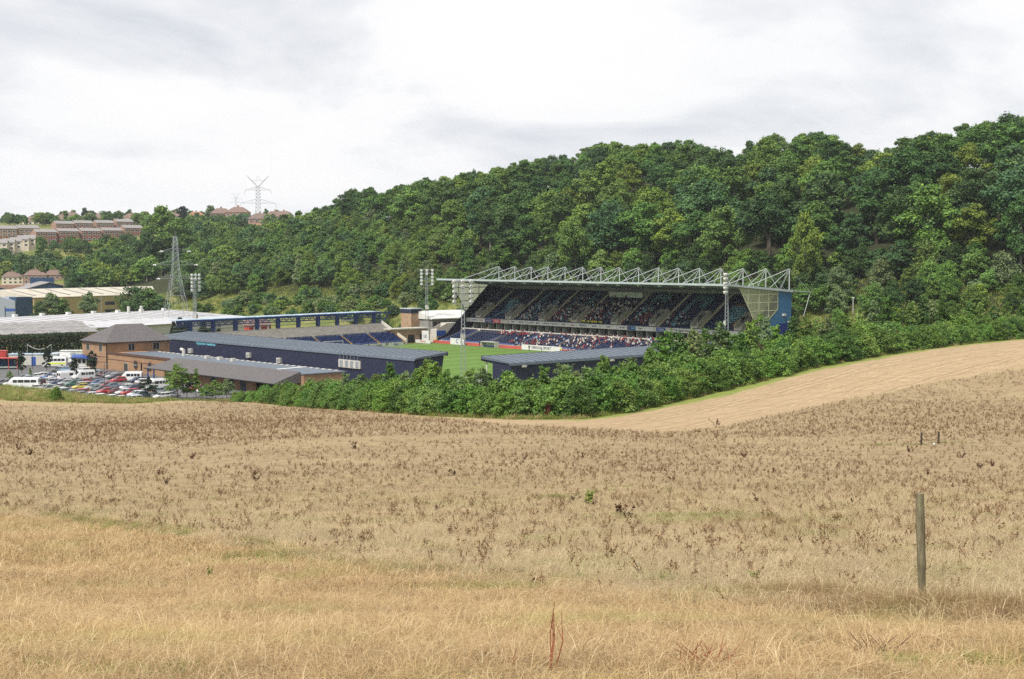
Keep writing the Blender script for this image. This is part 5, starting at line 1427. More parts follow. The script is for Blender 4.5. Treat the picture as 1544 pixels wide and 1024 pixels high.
ROWS = {
 'row along the brick wall': [(149, 561.5, 'silver', 'estate'), (155, 562.3, 'grey', 'saloon'), (160, 563, 'dark red', 'hatchback'), (165.5, 564.5, 'grey', 'saloon'), (170, 566, 'silver', 'hatchback'), (175, 567.2, 'dark grey', 'estate'), (178.5, 571.5, 'red', 'hatchback'), (197, 570.5, 'white', 'minibus'),
     (207, 572.2, 'navy blue', 'hatchback'), (217, 574.5, 'white', 'saloon'), (229, 574.8, 'white', 'estate'), (240, 576, 'dark grey', 'saloon'), (255, 579, 'maroon', 'hatchback'), (288, 583, 'white', 'people carrier'), (300, 585, 'red', 'estate'), (310, 587, 'white', 'saloon')],
 'upper middle row of the car park': [(34, 568.7, 'grey', 'hatchback'), (41, 569.4, 'silver', 'saloon'), (54, 566.5, 'white', 'saloon'), (62, 565.5, 'white', 'estate'), (73.6, 566.9, 'blue', 'hatchback'), (86, 567, 'white', 'saloon'), (93, 568.7, 'pale blue', 'hatchback'), (104, 569, 'white', 'van'), (125, 568.3, 'white', 'minibus'), (147, 576, 'blue', 'saloon'), (153, 578.4, 'pale blue', 'hatchback'), (161, 580, 'red', 'estate'), (168.5, 581, 'blue grey', 'saloon'), (190, 583, 'white', 'hatchback'), (200, 584, 'navy blue', 'hatchback')],
 'middle row of the car park': [(3, 576, 'dark grey', 'saloon'), (11, 576, 'grey', 'estate'), (18.6, 577, 'white', 'saloon'), (57, 575, 'maroon', 'hatchback'), (70, 573, 'white', 'saloon'), (84, 574.6, 'silver', 'estate'), (91, 575.4, 'navy blue', 'saloon'), (99.5, 576, 'silver', 'hatchback'), (111, 577.6, 'green', 'estate'), (126.4, 574.4, 'red', 'hatchback'), (121, 582, 'yellow', 'hatchback'), (130, 581, 'silver', 'people carrier'), (139, 582.4, 'silver', 'hatchback'), (149, 584, 'grey green', 'saloon'), (153, 585.5, 'dark grey', 'hatchback'),
     (159.5, 588.2, 'red', 'saloon'), (168, 587.5, 'dark grey', 'hatchback'), (177, 589.2, 'dark red', 'saloon'), (186.5, 590, 'white', 'hatchback'), (196.5, 590.6, 'red', 'estate'), (205, 593, 'white', 'hatchback'), (213, 594, 'blue grey', 'saloon')],
 'row before the canopy end': [(236, 582, 'white', 'minibus'), (242, 588.5, 'grey green', 'estate'), (252, 589, 'grey', 'saloon'), (244, 596, 'white', 'hatchback'), (258, 594.6, 'silver', 'saloon')],
 'lowest row beside the grass bank': [(34, 582.5, 'white', 'coach'), (58, 583.4, 'white', 'saloon'), (67, 583, 'white', 'hatchback'), (74, 584.6, 'grey green', 'estate'), (83.5, 586, 'cream', 'saloon'), (92, 588, 'white', 'saloon'), (101.5, 589, 'green', 'hatchback'), (112, 591.5, 'silver', 'saloon'), (119, 591, 'red', 'estate'), (127, 593.8, 'grey', 'hatchback'), (135, 595.4, 'white', 'hatchback'), (146, 595, 'red', 'saloon'), (155, 597.4, 'white', 'hatchback'), (167, 599.2, 'white', 'saloon'), (181, 600.4, 'cream', 'saloon'), (200, 600.8, 'white', 'estate')],
 'short row below the white cabin': [(88, 556.5, 'silver', 'hatchback'), (99, 556.5, 'pale blue', 'saloon'), (124, 559.4, 'white', 'people carrier'), (117, 560, 'white', 'hatchback')],
}
taken = set(); CSC = {'minibus': .97, 'van': .97, 'coach': .95}
def an(s): return ('an ' if s[0] in 'aeiou' else 'a ') + s
for row, cars in ROWS.items():
    for i, (px, py, colr, kind) in enumerate(cars):
        nb = [f'{cars[j][2]} {cars[j][3]}' for j in (i - 1, i + 1) if 0 <= j < len(cars)]
        lab = f'{colr} {kind} between the {nb[0]} and {nb[1]}, {row}' if len(nb) == 2 else f'{colr} {kind} next to the {nb[0]} ending the {row}'
        lab = lab.replace(' of the car park', '')
        w = lab.split()
        p = onz(px, py, .7); p.z = .03
        rz = ROT + math.pi + random.uniform(-.05, .05) + (math.pi if random.random() < .25 else 0)
        if kind == 'coach' or row.startswith('short'): rz = math.pi + random.uniform(-.05, .25)
        if colr == 'white' and kind == 'minibus' and py < 575 and px > 190: rz = math.radians(184)
        proto = CK[kind]
        if kind not in taken:
            taken.add(kind); o = proto; o.location = p; o.rotation_euler = (0, 0, rz); o['label'] = lab; o['group'] = 'vehicles in the car park'
            for c in [o] + list(o.children): c.color = (*CC[colr], 1)
            o.scale = (CSC.get(kind, .88),) * 3
        else: dup(proto, p, rz, lab, 'vehicles in the car park', CSC.get(kind, .88), (*CC[colr], 1))
# ambulance and motorhome
am = make_van('ambulance', 'ambulance', 6.2, 2.2, 2.75, True, True); am.location = onz(83, 553.5); am.rotation_euler = (0, 0, math.radians(186)); am['label'] = 'white ambulance with a yellow green side stripe parked before the white cabin'
for c in am.children: c.color = (*CC['white'], 1)
hv = weathered('fluorescent_stripe', (.55, .62, .06), .5)
for s in (-1, 1): MB().box(-2.9, 1.5, s * 1.115 - .02, s * 1.115 + .02, .8, 1.25).build('side_stripe', hv, am)
mh = thing('motorhome', 'white motorhome with a high overcab parked behind the ambulance', 'motorhome', onz(98, 549), math.radians(-20))
mm = MB().prism([(-3.2, -1.15, .45), (2.0, -1.15, .45), (2.0, -1.15, 1.7), (2.9, -1.15, 2.0), (2.6, -1.15, 3.1), (-3.2, -1.15, 3.1)], (0, 2.3, 0)); mm.prism([(2.0, -1.0, .45), (3.4, -1.0, .5), (3.3, -1.0, 1.2), (2.4, -1.0, 1.75), (2.0, -1.0, 1.75)], (0, 2.0, 0))
bo = mm.build('body', M['car_paint'], mh); bo.color = (*CC['white'], 1)
MB().add([(2.5, -.92, 1.68), (3.3, -.92, 1.22), (3.3, .92, 1.22), (2.5, .92, 1.68)], [(0, 1, 2, 3)]).build('windscreen', M['car_glass'], mh).location = (0.03, 0, .04)
for s in (-1, 1):
    for x in (-2.4, .2): MB().box(x, x + 1.1, s * 1.16 - .02, s * 1.16 + .02, 1.6, 2.3).build('side_window', M['car_glass'], mh)
wm, rm = wheel_mesh(.36), rim_mesh(.36)
for x in (-1.9, 2.6):
    for s in (-1, 1): wl = link('wheel', wm, mh, (x, s * 1.0, .36)); link('rim', rm, wl)
# lamp posts in the car park
lpm = MB().tube((0, 0, 0), (0, 0, 5.6), .06, 6, 0, .045); lpm = lpm.mesh('lamp_column', M['dark'])
lhm = MB().box(-.5, .1, -.12, .12, 5.55, 5.72).mesh('lamp_head', M['galv'])
for i, (px, py, lab) in enumerate([(158, 588, 'dark lamp post among the cars in the middle of the car park'), (28, 566, 'dark lamp post beside the leftmost columnar tree'), (49.5, 557, 'dark lamp post before the white cabin')]):
    t = thing('lamp_post', lab, 'lamp post', onz(px, py), random.uniform(0, 6), 'car park lamp posts')
    link('lamp_column', lpm, t); link('lamp_head', lhm, t)
b = hit(1286, 474)
t = thing('lamp_post', 'white lamp post on the grassy bank right of the big stand', 'lamp post', b); MB().tube((0, 0, 0), (0, 0, 4.5), .09, 6).build('lamp_column', M['white'], t); MB().box(-.3, .3, -.2, .2, 4.5, 4.8).build('lamp_head', M['white'], t)

# ================================================================== trees and hedges
def leaf_cloud(rs, lobes, n, size, flat=.5, jitter=.55, shell=(.72, 1.06), under=.25):
    """leaf clumps spread through a set of lobes (x, y, z, rx, rz): small quads that face mostly outward; returns verts, quads, tint"""
    lob = np.array(lobes, float)
    w = lob[:, 3] ** 2; pick = rs.choice(len(lob), n, p=w / w.sum())
    d = rs.normal(size=(n, 3)); d /= np.linalg.norm(d, axis=1)[:, None]
    flip = (d[:, 2] < -.15) & (rs.random(n) > under); d[flip, 2] *= -1
    L = lob[pick]
    rad = rs.uniform(*shell, n)
    bumps = 1 + .16 * np.sin(d[:, 0] * 5 + pick) * np.cos(d[:, 1] * 4 + 2 * pick) + .10 * np.sin(d[:, 2] * 7 + pick)
    rad = rad * bumps
    c = L[:, :3] + d * np.stack([L[:, 3], L[:, 3], L[:, 4]], 1) * rad[:, None]
    nrm = d + rs.normal(size=(n, 3)) * jitter; nrm[:, 2] += .25; nrm /= np.linalg.norm(nrm, axis=1)[:, None]
    a = np.cross(nrm, rs.normal(size=(n, 3))); a /= np.linalg.norm(a, axis=1)[:, None]
    b = np.cross(nrm, a)
    s = size * rs.uniform(.6, 1.25, n)[:, None]
    a *= s * .5; b *= s * flat * rs.uniform(.7, 1.2, n)[:, None]
    v = np.stack([c - a, c - b * .9 + a * .15, c + a, c + b * .9 + a * .15], 1).reshape(-1, 3)
    q = np.arange(4 * n).reshape(n, 4)
    lobtint = rs.normal(0, .10, len(lob))[pick]
    tint = np.clip(.46 + lobtint + rs.normal(0, .16, n), 0, 1)
    return v, q, tint, c
def crown_mesh(seed, H, R, base, nl, n, size, style='round', lobe=(.30, .46)):
    rs = np.random.default_rng(seed); lobes = []
    for i in range(nl):
        t = (i + rs.uniform(.1, .9)) / nl                       # height fraction in the crown
        z = base + (H - base) * (.10 + .80 * t)
        if style == 'round': prof = math.sin(math.pi * min(1, .18 + .80 * t)) ** .75
        elif style == 'cone': prof = (1 - t) ** .8 * .95 + .08
        elif style == 'column': prof = .75 * math.sin(math.pi * (.12 + .83 * t)) ** .5 + .1
        else: prof = 1 - .55 * t ** 1.5
        r = R * rs.uniform(*lobe) * (.65 + .5 * prof)
        rho = max(0, R * prof - r * .75) * math.sqrt(rs.uniform(.25, 1)); a = i * 2.399 + rs.uniform(-.5, .5)
        lobes.append((rho * math.cos(a), rho * math.sin(a), z, r, r * rs.uniform(.8, 1.05)))
    lobes.append((0, 0, base + (H - base) * .5, R * .45, (H - base) * .36))
    fine_ = []
    for (x, y, z, r, rz) in lobes:                          # each bough carries smaller billows on its upper and outer side
        m_ = int(rs.integers(5, 9))
        for _ in range(m_):
            d_ = rs.normal(size=3); d_[2] = abs(d_[2]) * .8 - .25; out_ = np.array([x, y, 0]) / (R + 1e-6); d_ += out_ * .8; d_ /= np.linalg.norm(d_)
            k_ = rs.uniform(.34, .58); t_ = rs.uniform(.55, .9)
            fine_.append((x + d_[0] * r * t_, y + d_[1] * r * t_, z + d_[2] * rz * t_, r * k_, r * k_ * rs.uniform(.8, 1.05)))
        fine_.append((x, y, z, r * .8, rz * .8))
    v, q, tint, c = leaf_cloud(rs, fine_, n, size)
    # stray sprays beyond the outline
    k = n // 14; j = rs.integers(0, n, k)
    ctr = np.array([0, 0, base + (H - base) * .45]); dv = c[j] - ctr; dv /= np.linalg.norm(dv, axis=1)[:, None] + 1e-6
    off = dv * rs.uniform(.1, .09 * R + .25, k)[:, None]
    v2 = (v.reshape(-1, 4, 3)[j] + off[:, None]).reshape(-1, 3)
    v = np.vstack([v, v2]); q = np.arange(len(v)).reshape(-1, 4); tint = np.r_[tint, np.clip(tint[j] + .1, 0, 1)]
    return np_mesh('crown', v, q, M['leaf'], {'tint': tint}), lobes
def trunk_mesh(seed, H, r, lobes, mat, base, limbs=5):
    rs = np.random.default_rng(seed + 99); mb = MB()
    p = Vector((0, 0, -.6)); n = 5; pts = [p]
    for i in range(1, n + 1): pts.append(Vector((rs.normal(0, .02) * H * i / n, rs.normal(0, .02) * H * i / n, H * .8 * i / n)))
    for i in range(n): mb.tube(pts[i], pts[i + 1], r * (1 - .16 * i) if i else r * 1.2, 6, 0, r * (1 - .16 * (i + 1)))
    for k in range(min(limbs, len(lobes))):
        L = lobes[(k * 3) % len(lobes)]; z0 = max(base * .7, L[2] * .55); t = min(z0 / (H * .8), .95) * n; i = int(t)
        s = pts[i].lerp(pts[min(i + 1, n)], t - i); mb.tube(s, Vector(L[:3]), r * .42, 5, 0, r * .12)
    return mb.mesh('trunk', mat)
def tree_kind(name, cat, seed, H, R, base, nl, n, size, style='round', bark='bark', tr=.3, lobe=(.30, .46), part='crown'):
    r = bpy.data.objects.new(name, None); COL.objects.link(r); r['category'] = cat
    me, lobes = crown_mesh(seed, H, R, base, nl, n, size, style, lobe); me.name = part
    link(part, me, r); link('trunk' if part == 'crown' else 'stem', trunk_mesh(seed, H, tr, lobes, M[bark], base), r)
    return r
G = {'deep': (.058, .114, .032), 'mid': (.092, .170, .038), 'fresh': (.128, .215, .044), 'yellow': (.155, .220, .038), 'blue': (.076, .146, .054), 'pale': (.145, .205, .092), 'dark': (.020, .040, .018), 'hedge': (.108, .206, .036), 'hedge_deep': (.074, .150, .031), 'rust': (.16, .06, .03), 'sap': (.138, .222, .052)}
def jit(c, s=.26):
    k = 1 + random.uniform(-s, s); return (c[0] * k * (1 + random.uniform(-.12, .12)), c[1] * k, c[2] * k * (1 + random.uniform(-.15, .15)), 1)
class Kind:
    def __init__(s, protos): s.p = protos; s.used = [False] * len(protos)
    def put(s, x, y, z, scale, colr, label, group, i=None, rz=None):
        i = random.randrange(len(s.p)) if i is None else i
        rz = random.uniform(0, 6.28) if rz is None else rz
        o = s.p[i]
        if not s.used[i]:
            s.used[i] = True; o.location = (x, y, z); o.rotation_euler = (0, 0, rz); o.scale = scale if hasattr(scale, '__len__') else (scale,) * 3
            o['label'] = label; o['group'] = group
            for c in o.children:
                if c.name.split('.')[0] not in ('trunk', 'stem'): c.color = colr
        else:
            o = dup(o, (x, y, z), rz, label, group, scale, colr)
        if group is None and 'group' in o: del o['group']
        return o
    def done(s):
        for u, o in zip(s.used, s.p):
            if not u: wipe(o)
beech = Kind([tree_kind('beech_tree', 'tree', 10 + k, 24, R, b, nl, 9500, .66, 'round', 'bark_pale' if k % 3 == 0 else 'bark', .38, (.24, .40)) for k, (R, b, nl) in enumerate([(7.5, 5, 14), (9.0, 6, 17), (6.5, 6.5, 13), (7.4, 3.5, 15), (8.6, 8, 14), (6.0, 4, 14), (8.2, 4, 12), (7.0, 2.5, 17)])])
scrub = Kind([tree_kind('woodland_tree', 'tree', 40 + k, 11, R, b, nl, 4600, .50, st, 'bark', .2, (.28, .45)) for k, (R, b, nl, st) in enumerate([(4.6, 1.2, 14, 'round'), (5.2, 1.0, 16, 'round'), (4.0, 1.0, 14, 'mound'), (4.4, 2.0, 13, 'round'), (3.6, .8, 12, 'cone')])])
under = Kind([tree_kind('underwood_tree', 'tree', 180 + k, 11, R, b, nl, 4600, .50, st, 'bark', .2, (.28, .45)) for k, (R, b, nl, st) in enumerate([(4.8, .6, 14, 'round'), (5.4, .6, 16, 'mound'), (4.2, .8, 14, 'round')])])
suburb = Kind([tree_kind('garden_tree', 'tree', 60 + k, 9, R, b, nl, 1500, .8, st, 'bark', .2, (.3, .46)) for k, (R, b, nl, st) in enumerate([(4.6, .8, 12, 'round'), (3.8, .8, 10, 'mound'), (5.2, 1.0, 12, 'round'), (2.4, .4, 9, 'column')])])
shrub = Kind([tree_kind('hedge_shrub', 'shrub', 80 + k, 4.2, R, .0, nl, 4400, .23, st, 'bark', .07, (.26, .42), 'foliage') for k, (R, nl, st) in enumerate([(2.3, 18, 'mound'), (2.6, 20, 'mound'), (2.1, 16, 'round'), (2.4, 18, 'mound'), (2.0, 16, 'cone')])])
sapling = Kind([tree_kind('hedge_sapling', 'young tree', 100 + k, 6, R, .8, nl, 2400, .22, st, 'bark', .06, (.26, .42)) for k, (R, nl, st) in enumerate([(1.35, 13, 'cone'), (1.7, 14, 'round'), (1.15, 13, 'column'), (1.6, 14, 'cone')])])
random.seed(5)
# --- beech wood on the scarp
nb = 0
pts = []
for iu in range(0, 60):
    for iv in range(0, 14):
        v = 348 + iv * 16.6 + random.uniform(-5.2, 5.2); u = 118 + iu * 14.6 + (7.3 if iv % 2 else 0) + random.uniform(-5.2, 5.2)
        pts.append((u, v))
def px_py(x, y, z):
    zc = y * CT - (z - EYE) * ST; return 772 + FP * x / zc, 512 - FP * (y * ST + (z - EYE) * CT) / zc
wood = []
for u, v in pts:
    p = W(u, v); p.z = gz(p.x, p.y)
    px, py = px_py(p.x, p.y, p.z + 20)
    if not (-60 < px < 1640): continue
    if u > 720 or (v > 500): continue
    # beyond u = 470 the tall beeches keep to the upper slope
    lower = 352 + max(0, (u - 395)) * .36
    if v < lower: continue
    wood.append((u, v, p, px))
# hidden rows: keep only the trees the camera can see something of (front rows, or those high enough on the slope)
wood.sort(key=lambda t: t[2].y)
SKL = [(400, 330), (430, 318), (470, 305), (500, 292), (540, 274), (560, 264), (590, 272), (625, 252), (660, 264), (715, 252), (760, 246), (810, 228), (860, 234), (905, 210), (960, 212), (1040, 208), (1090, 222), (1130, 216), (1160, 204), (1180, 199), (1250, 197), (1290, 215), (1330, 226), (1360, 207), (1400, 192), (1450, 182), (1475, 184), (1510, 172), (1650, 168)]
SKX = [q[0] for q in SKL]; SKY_ = [q[1] for q in SKL]
vis = []; sky_ = np.full(1800, 1e9)
for u, v, p, px in wood:
    h = random.choice([random.uniform(19, 23), random.uniform(22, 26), random.uniform(24, 28)]) * (1.0 if u < 480 else max(.62, 1 - (u - 480) / 560))
    _, top = px_py(p.x, p.y, p.z + h)
    cap = float(np.interp(px, SKX, SKY_)) + random.choice([-2, 0, 2, 4, 7, 10])
    if top < cap: h = max(9.0, h - (cap - top) * p.y / FP); _, top = px_py(p.x, p.y, p.z + h)
    if top < cap - 12: continue
    wpx = 7.5 * h / 24 * FP / p.y; a, b = int(max(0, px + 90 - wpx * .6)), int(min(1799, px + 90 + wpx * .6))
    if b <= a: continue
    m = sky_[a:b].mean()
    if top < m - (4 if px > 640 else 2):
        vis.append((u, v, p, px, h)); sky_[a:b] = np.minimum(sky_[a:b], top + 10)
TONE = [('deep', 'deep green'), ('mid', 'mid green'), ('mid', 'mid green'), ('fresh', 'fresh green'), ('blue', 'bluish green'), ('deep', 'deep green'), ('mid', 'mid green'), ('deep', 'deep green'), ('fresh', 'fresh green'), ('yellow', 'yellowish green')]
POSTX = [755, 779, 804, 829, 855, 881, 908, 936, 964.5, 994, 1024, 1055, 1087.5, 1120.6, 1155, 1190]
ORDN = ['first', 'second', 'third', 'fourth', 'fifth', 'sixth', 'seventh', 'eighth', 'ninth', 'tenth', 'eleventh', 'twelfth', 'thirteenth', 'fourteenth', 'fifteenth', 'last']
def by_mark(px, marks):
    return min(marks, key=lambda q: abs(q[0] - px))[1]
HMARK = [(440, 'where hill and sky line meet'), (480, 'above the middle of the terrace roof'), (520, 'above the right half of the terrace roof'), (560, 'above the last terrace column'), (600, 'above the end brace of the terrace'), (640, 'above the far corner floodlight mast'), (685, 'above the roof tip of the big stand'), (722, 'above the left screen of the big stand')] + \
        [(x, f'above the {ORDN[k]} roof post') for k, x in enumerate(POSTX)] + [(1222, 'above the outrigger of the big stand'), (1262, 'just right of the big stand'), (1300, 'above the white lamp post on the bank'), (1345, 'above the tallest hedge saplings'), (1390, 'above the left of the rising hedge'), (1440, 'above the middle of the rising hedge'), (1490, 'above the right end of the rising hedge'), (1550, 'at the right edge of the wood')]
def band(py): return 'skyline' if py < 215 else 'upper slope' if py < 265 else 'middle slope' if py < 320 else 'lower slope' if py < 375 else 'foot of slope'
def sized(h, a, b): return 'tall' if h > b else 'low' if h < a else 'rounded'
n_b = 0
for u, v, p, px, h in vis:
    k, tone = random.choice(TONE)
    if v < 372 and random.random() < .5: k, tone = random.choice(TONE[2:5])
    s = h / 24
    beech.put(p.x, p.y, p.z - .3, (s * random.uniform(1.02, 1.4), s * random.uniform(1.02, 1.4), s), jit(G[k]), f'{tone} {sized(h, 21.6, 25)} beech, {band(px_py(p.x, p.y, p.z + h)[1])}, {by_mark(px, HMARK)}', 'beeches of the hillside wood'); n_b += 1
# --- a few of the wood's trees that stand out
def special(kind, px, py_base, D, h, colr, label, i, href, wide=1.0):
    p = at(px, py_base, D); p.z = gz(p.x, p.y)
    s = h / href
    return kind.put(p.x, p.y, p.z - .3, (s * wide, s * wide, s), (*colr, 1), label, None, i)
special(beech, 1211, 460, 424, 27, G['yellow'], 'tall bright yellow green tree right behind the near end of the big stand', 3, 24, .62)
special(beech, 867, 420, 500, 26, G['fresh'], 'tall pale trunked beech with a high crown above the middle roof trusses', 4, 24, .7)
special(scrub, 1130, 235, 560, 22, G['deep'], 'pointed dark tree breaking the skyline above the right roof trusses', 4, 11, .62)
special(scrub, 715, 262, 680, 19, G['blue'], 'thin open crowned tree on the skyline beyond the roof tip', 3, 11, .55)
special(beech, 1262, 470, 405, 13, G['pale'], 'pale rounded tree beside the outrigger of the big stand', 1, 24, 1.0)
# --- lower scrub and young woodland along the foot and the far slope
n_s = 0
SMARK = [(140, 'in the thicket below the brick rows'), (190, 'left of the tallest bright tree'), (235, 'below the tallest bright tree'), (275, 'behind the lattice pylon'), (305, 'right of the lattice pylon'), (345, 'left of the thin far pylon'), (390, 'below the thin far pylon'), (425, 'right of the thin far pylon')] + HMARK[1:]
def band3(py): return 'copse top' if py < 362 else 'upper copse' if py < 385 else 'middle copse' if py < 410 else 'lower copse'
def band2(py): return 'top of scrub' if py < 360 else 'upper scrub' if py < 390 else 'middle scrub' if py < 420 else 'lower scrub' if py < 440 else 'scrub foot'
cand = []
for iu in range(0, 106):
    for iv in range(0, 38):
        u = 150 + iu * 8.3 + (4 if iv % 2 else 0) + random.uniform(-2.6, 2.6); v = 232 + iv * 7.9 + random.uniform(-2.4, 2.4)
        lower = 352 + max(0, (u - 395)) * .36
        if u < 395:
            if not (327 < v < 366): continue
        else:
            if v > lower + 6 + max(0, u - 640) * .5 or u > 1010: continue
            vmin = np.interp(u, [395, 440, 500, 560, 640, 760, 860, 1000], [330, 334, 338, 334, 312, 290, 276, 276])
            if v < vmin: continue
        p = W(u, v); p.z = gz(p.x, p.y); px, py = px_py(p.x, p.y, p.z)
        if not (100 < px < 1600) or p.y < 355: continue
        if px < 266 and p.y < 775: continue
        cand.append((u, v, p, px))
cand.sort(key=lambda t: t[2].y); sky_[:] = 1e9; cnt_ = {True: 0, False: 0}
for u, v, p, px in cand:
    h = random.uniform(7.5, 13) * (.72 if v < 352 and u < 500 else 1.0)
    _, top = px_py(p.x, p.y, p.z + h); wpx = 4.4 * h / 11 * FP / p.y; a, b = int(max(0, px + 90 - wpx * .7)), int(min(1799, px + 90 + wpx * .7))
    KD = under if u < 395 else scrub
    if top > sky_[a:b].mean() - 3.0 or cnt_[u < 395] >= 292: continue
    cnt_[u < 395] += 1
    sky_[a:b] = np.minimum(sky_[a:b], top + 5)
    k, tone = random.choice([('mid', 'mid green'), ('fresh', 'fresh green'), ('fresh', 'fresh green'), ('sap', 'light green'), ('blue', 'bluish green'), ('yellow', 'yellow green'), ('pale', 'greyish green')] if px < 700 or random.random() < .6 else [('deep', 'deep green')])
    s = h / 11
    KD.put(p.x, p.y, p.z - .2, (s * random.uniform(.95, 1.25), s * random.uniform(.95, 1.25), s), jit(G[k]), f'{tone} {sized(h, 9, 11.5)} {"underwood" if u < 395 else "woodland"} tree, {band2(px_py(p.x, p.y, p.z)[1])}, {by_mark(px, SMARK)}', 'young woodland on the lower slope'); n_s += 1
copse = Kind([tree_kind('copse_tree', 'tree', 140 + k, 11, R, b, nl, 1900, .85, st, 'bark', .2, (.28, .45)) for k, (R, b, nl, st) in enumerate([(5.0, 1.0, 14, 'round'), (5.6, .8, 15, 'round'), (4.4, .8, 13, 'mound'), (4.0, .8, 12, 'cone')])])
cand = []; n_c = 0
for iD in range(34):
    D = 690 * 1.0155 ** iD * random.uniform(.995, 1.005)
    px = 232 + random.uniform(0, 9)
    while px < 470:
        px += 8.6 * FP / D * random.uniform(.8, 1.25)
        x = (px - 772) / FP * D; z = gz(x, D); _, py = px_py(x, D, z)
        if py < 347 or py > 446: continue
        if D > 980 and 365 < px < 405: continue
        if D < 790 and px < 268: continue
        cand.append((px, D, x, z, py))
cand.sort(key=lambda t: t[1]); sky_[:] = 1e9
for px, D, x, z, py in cand:
    h = random.uniform(8, 14.5); _, top = px_py(x, D, z + h); wpx = 5 * h / 11 * FP / D; a, b = int(max(0, px + 90 - wpx * .7)), int(min(1799, px + 90 + wpx * .7))
    if top > sky_[a:b].mean() - 2.2 or n_c >= 240: continue
    sky_[a:b] = np.minimum(sky_[a:b], top + 4)
    k, tone = random.choice([('mid', 'mid green'), ('fresh', 'fresh green'), ('fresh', 'fresh green'), ('blue', 'bluish green'), ('mid', 'mid green'), ('deep', 'deep green'), ('sap', 'light green')]); s = h / 11
    copse.put(x, D, z - .3, (s * random.uniform(.95, 1.25), s * random.uniform(.95, 1.25), s), jit(G[k]), f'{tone} {sized(h, 10, 12.5)} copse tree, {band3(py)}, {by_mark(px, SMARK)}', 'copse on the far slope'); n_c += 1
# big bright tree beside the terraces and other single trees of the left middle distance
special(beech, 246, 425, 800, 43, G['fresh'], 'tallest bright green tree standing right of the brick house rows', 3, 24, .95)
special(beech, 222, 425, 790, 30, G['deep'], 'dark green tree at the left foot of the tallest bright tree', 0, 24, 1.0)
special(beech, 275, 420, 800, 30, G['mid'], 'mid green tree at the right foot of the tallest bright tree', 1, 24, 1.0)
special(scrub, 205, 477, 615, 15.5, G['deep'], 'dark broad tree hiding the right part of the buff warehouse wall', 1, 11, 1.35)
special(scrub, 226, 478, 615, 14.5, G['mid'], 'green broad tree at the right end of the buff warehouse', 0, 11, 1.3)
special(scrub, 243, 478, 612, 11, G['blue'], 'bluish bush between the buff warehouse and the lattice pylon', 2, 11, 1.3)
special(scrub, 78, 476, 612, 12, G['pale'], 'pale willow before the left windows of the buff warehouse', 0, 11, 1.2)
special(scrub, 95, 477, 612, 9.5, G['mid'], 'small green bush between the two pale willows at the buff warehouse', 2, 11, 1.3)
special(scrub, 136, 476, 615, 13, G['pale'], 'pale willow before the right windows of the buff warehouse', 3, 11, .95)
special(scrub, 60, 477, 612, 8.5, G['deep'], 'low dark bush at the foot of the buff warehouse corner', 2, 11, 1.2)
for k, (px, py, D, h, w) in enumerate([(262, 494, 480, 7.5, .55), (271, 494, 478, 9, .6), (281, 493, 478, 8, .6), (306, 492, 470, 8.5, .75), (318, 492, 470, 7, .7), (330, 491, 468, 6, .7)]):
    special(scrub, px, py, D, h, G['dark'], f'dark conifer behind the terrace roof, {["first", "second", "third", "fourth", "fifth", "sixth"][k]} from the left', 4, 11, w * 1.4)
# --- gardens and thickets below and among the houses
n_g = 0
GD = []
for px0, px1, py0, py1, D0, D1, n in [(-10, 240, 372, 398, 960, 900, 46), (-10, 130, 395, 412, 900, 860, 22), (110, 240, 398, 430, 860, 760, 36), (0, 60, 318, 338, 1330, 1300, 9), (60, 215, 322, 334, 1420, 1330, 14), (215, 440, 322, 336, 1400, 1300, 26),
                                      (-10, 60, 345, 366, 1120, 1010, 7), (60, 220, 366, 374, 1010, 980, 26), (40, 200, 338, 345, 1190, 1160, 16), (255, 440, 338, 362, 1150, 960, 52), (200, 300, 336, 352, 1230, 1130, 16), (-10, 440, 331, 335, 1480, 1400, 34), (200, 440, 336, 342, 1220, 1190, 30), (-10, 240, 336, 341, 1240, 1215, 20)]:
    for i in range(n):
        t = random.random(); GD.append((random.uniform(px0, px1), py0 + (py1 - py0) * t, D0 + (D1 - D0) * t, px0))
GMARK = [(5, 'at the left edge of the view'), (35, 'below the stepped pale houses'), (60, 'under the first red panelled block'), (95, 'under the second red panelled block'), (130, 'under the third red panelled block'), (163, 'under the fourth red panelled block'), (195, 'under the last red panelled block'), (230, 'beside the tallest bright tree'), (265, 'right of the tallest bright tree'), (300, 'left of the long brown roof'), (335, 'below the long brown roof'), (370, 'left of the thin far pylon'), (405, 'right of the thin far pylon'), (440, 'at the edge of the wooded hill')]
def zone_g(px, D): return ('skyline' if D > 1290 else 'behind the brick rows' if D > 1120 else 'beside the houses' if D > 1000 else 'upper gardens' if D > 930 else 'lower gardens' if D > 870 else 'thicket by the cream roof') + ', ' + by_mark(px, GMARK)
for px, py, D, _ in GD:
    if 225 < px < 262 and D < 900: continue
    p = at(px, py, D); p.z = gz(p.x, p.y); h = random.uniform(6.5, 12)
    if D < 880: h *= 1.25
    if 1000 < D < 1180: h *= .62
    if D > 1180: h *= random.uniform(.75, 1.05)
    k, tone = random.choice([('deep', 'deep green'), ('mid', 'mid green'), ('mid', 'mid green'), ('blue', 'bluish'), ('fresh', 'fresh green'), ('yellow', 'yellow green')])
    s = h / 9
    suburb.put(p.x, p.y, p.z - .4, (s * random.uniform(.95, 1.2), s * random.uniform(.95, 1.2), s), jit(G[k]), f'{tone} {sized(h, 7.5, 11)} tree, {zone_g(px, D)}', 'trees around the far houses', random.choice([0, 0, 1, 2, 2, 3])); n_g += 1
special(suburb, 112, 405, 905, 11, (.16, .19, .03), 'round golden green tree in the gardens below the brick rows', 2, 9, 1.15)
special(suburb, 74, 410, 880, 6, (.30, .27, .03), 'small golden conifer in the allotment below the houses', 3, 9, .9)
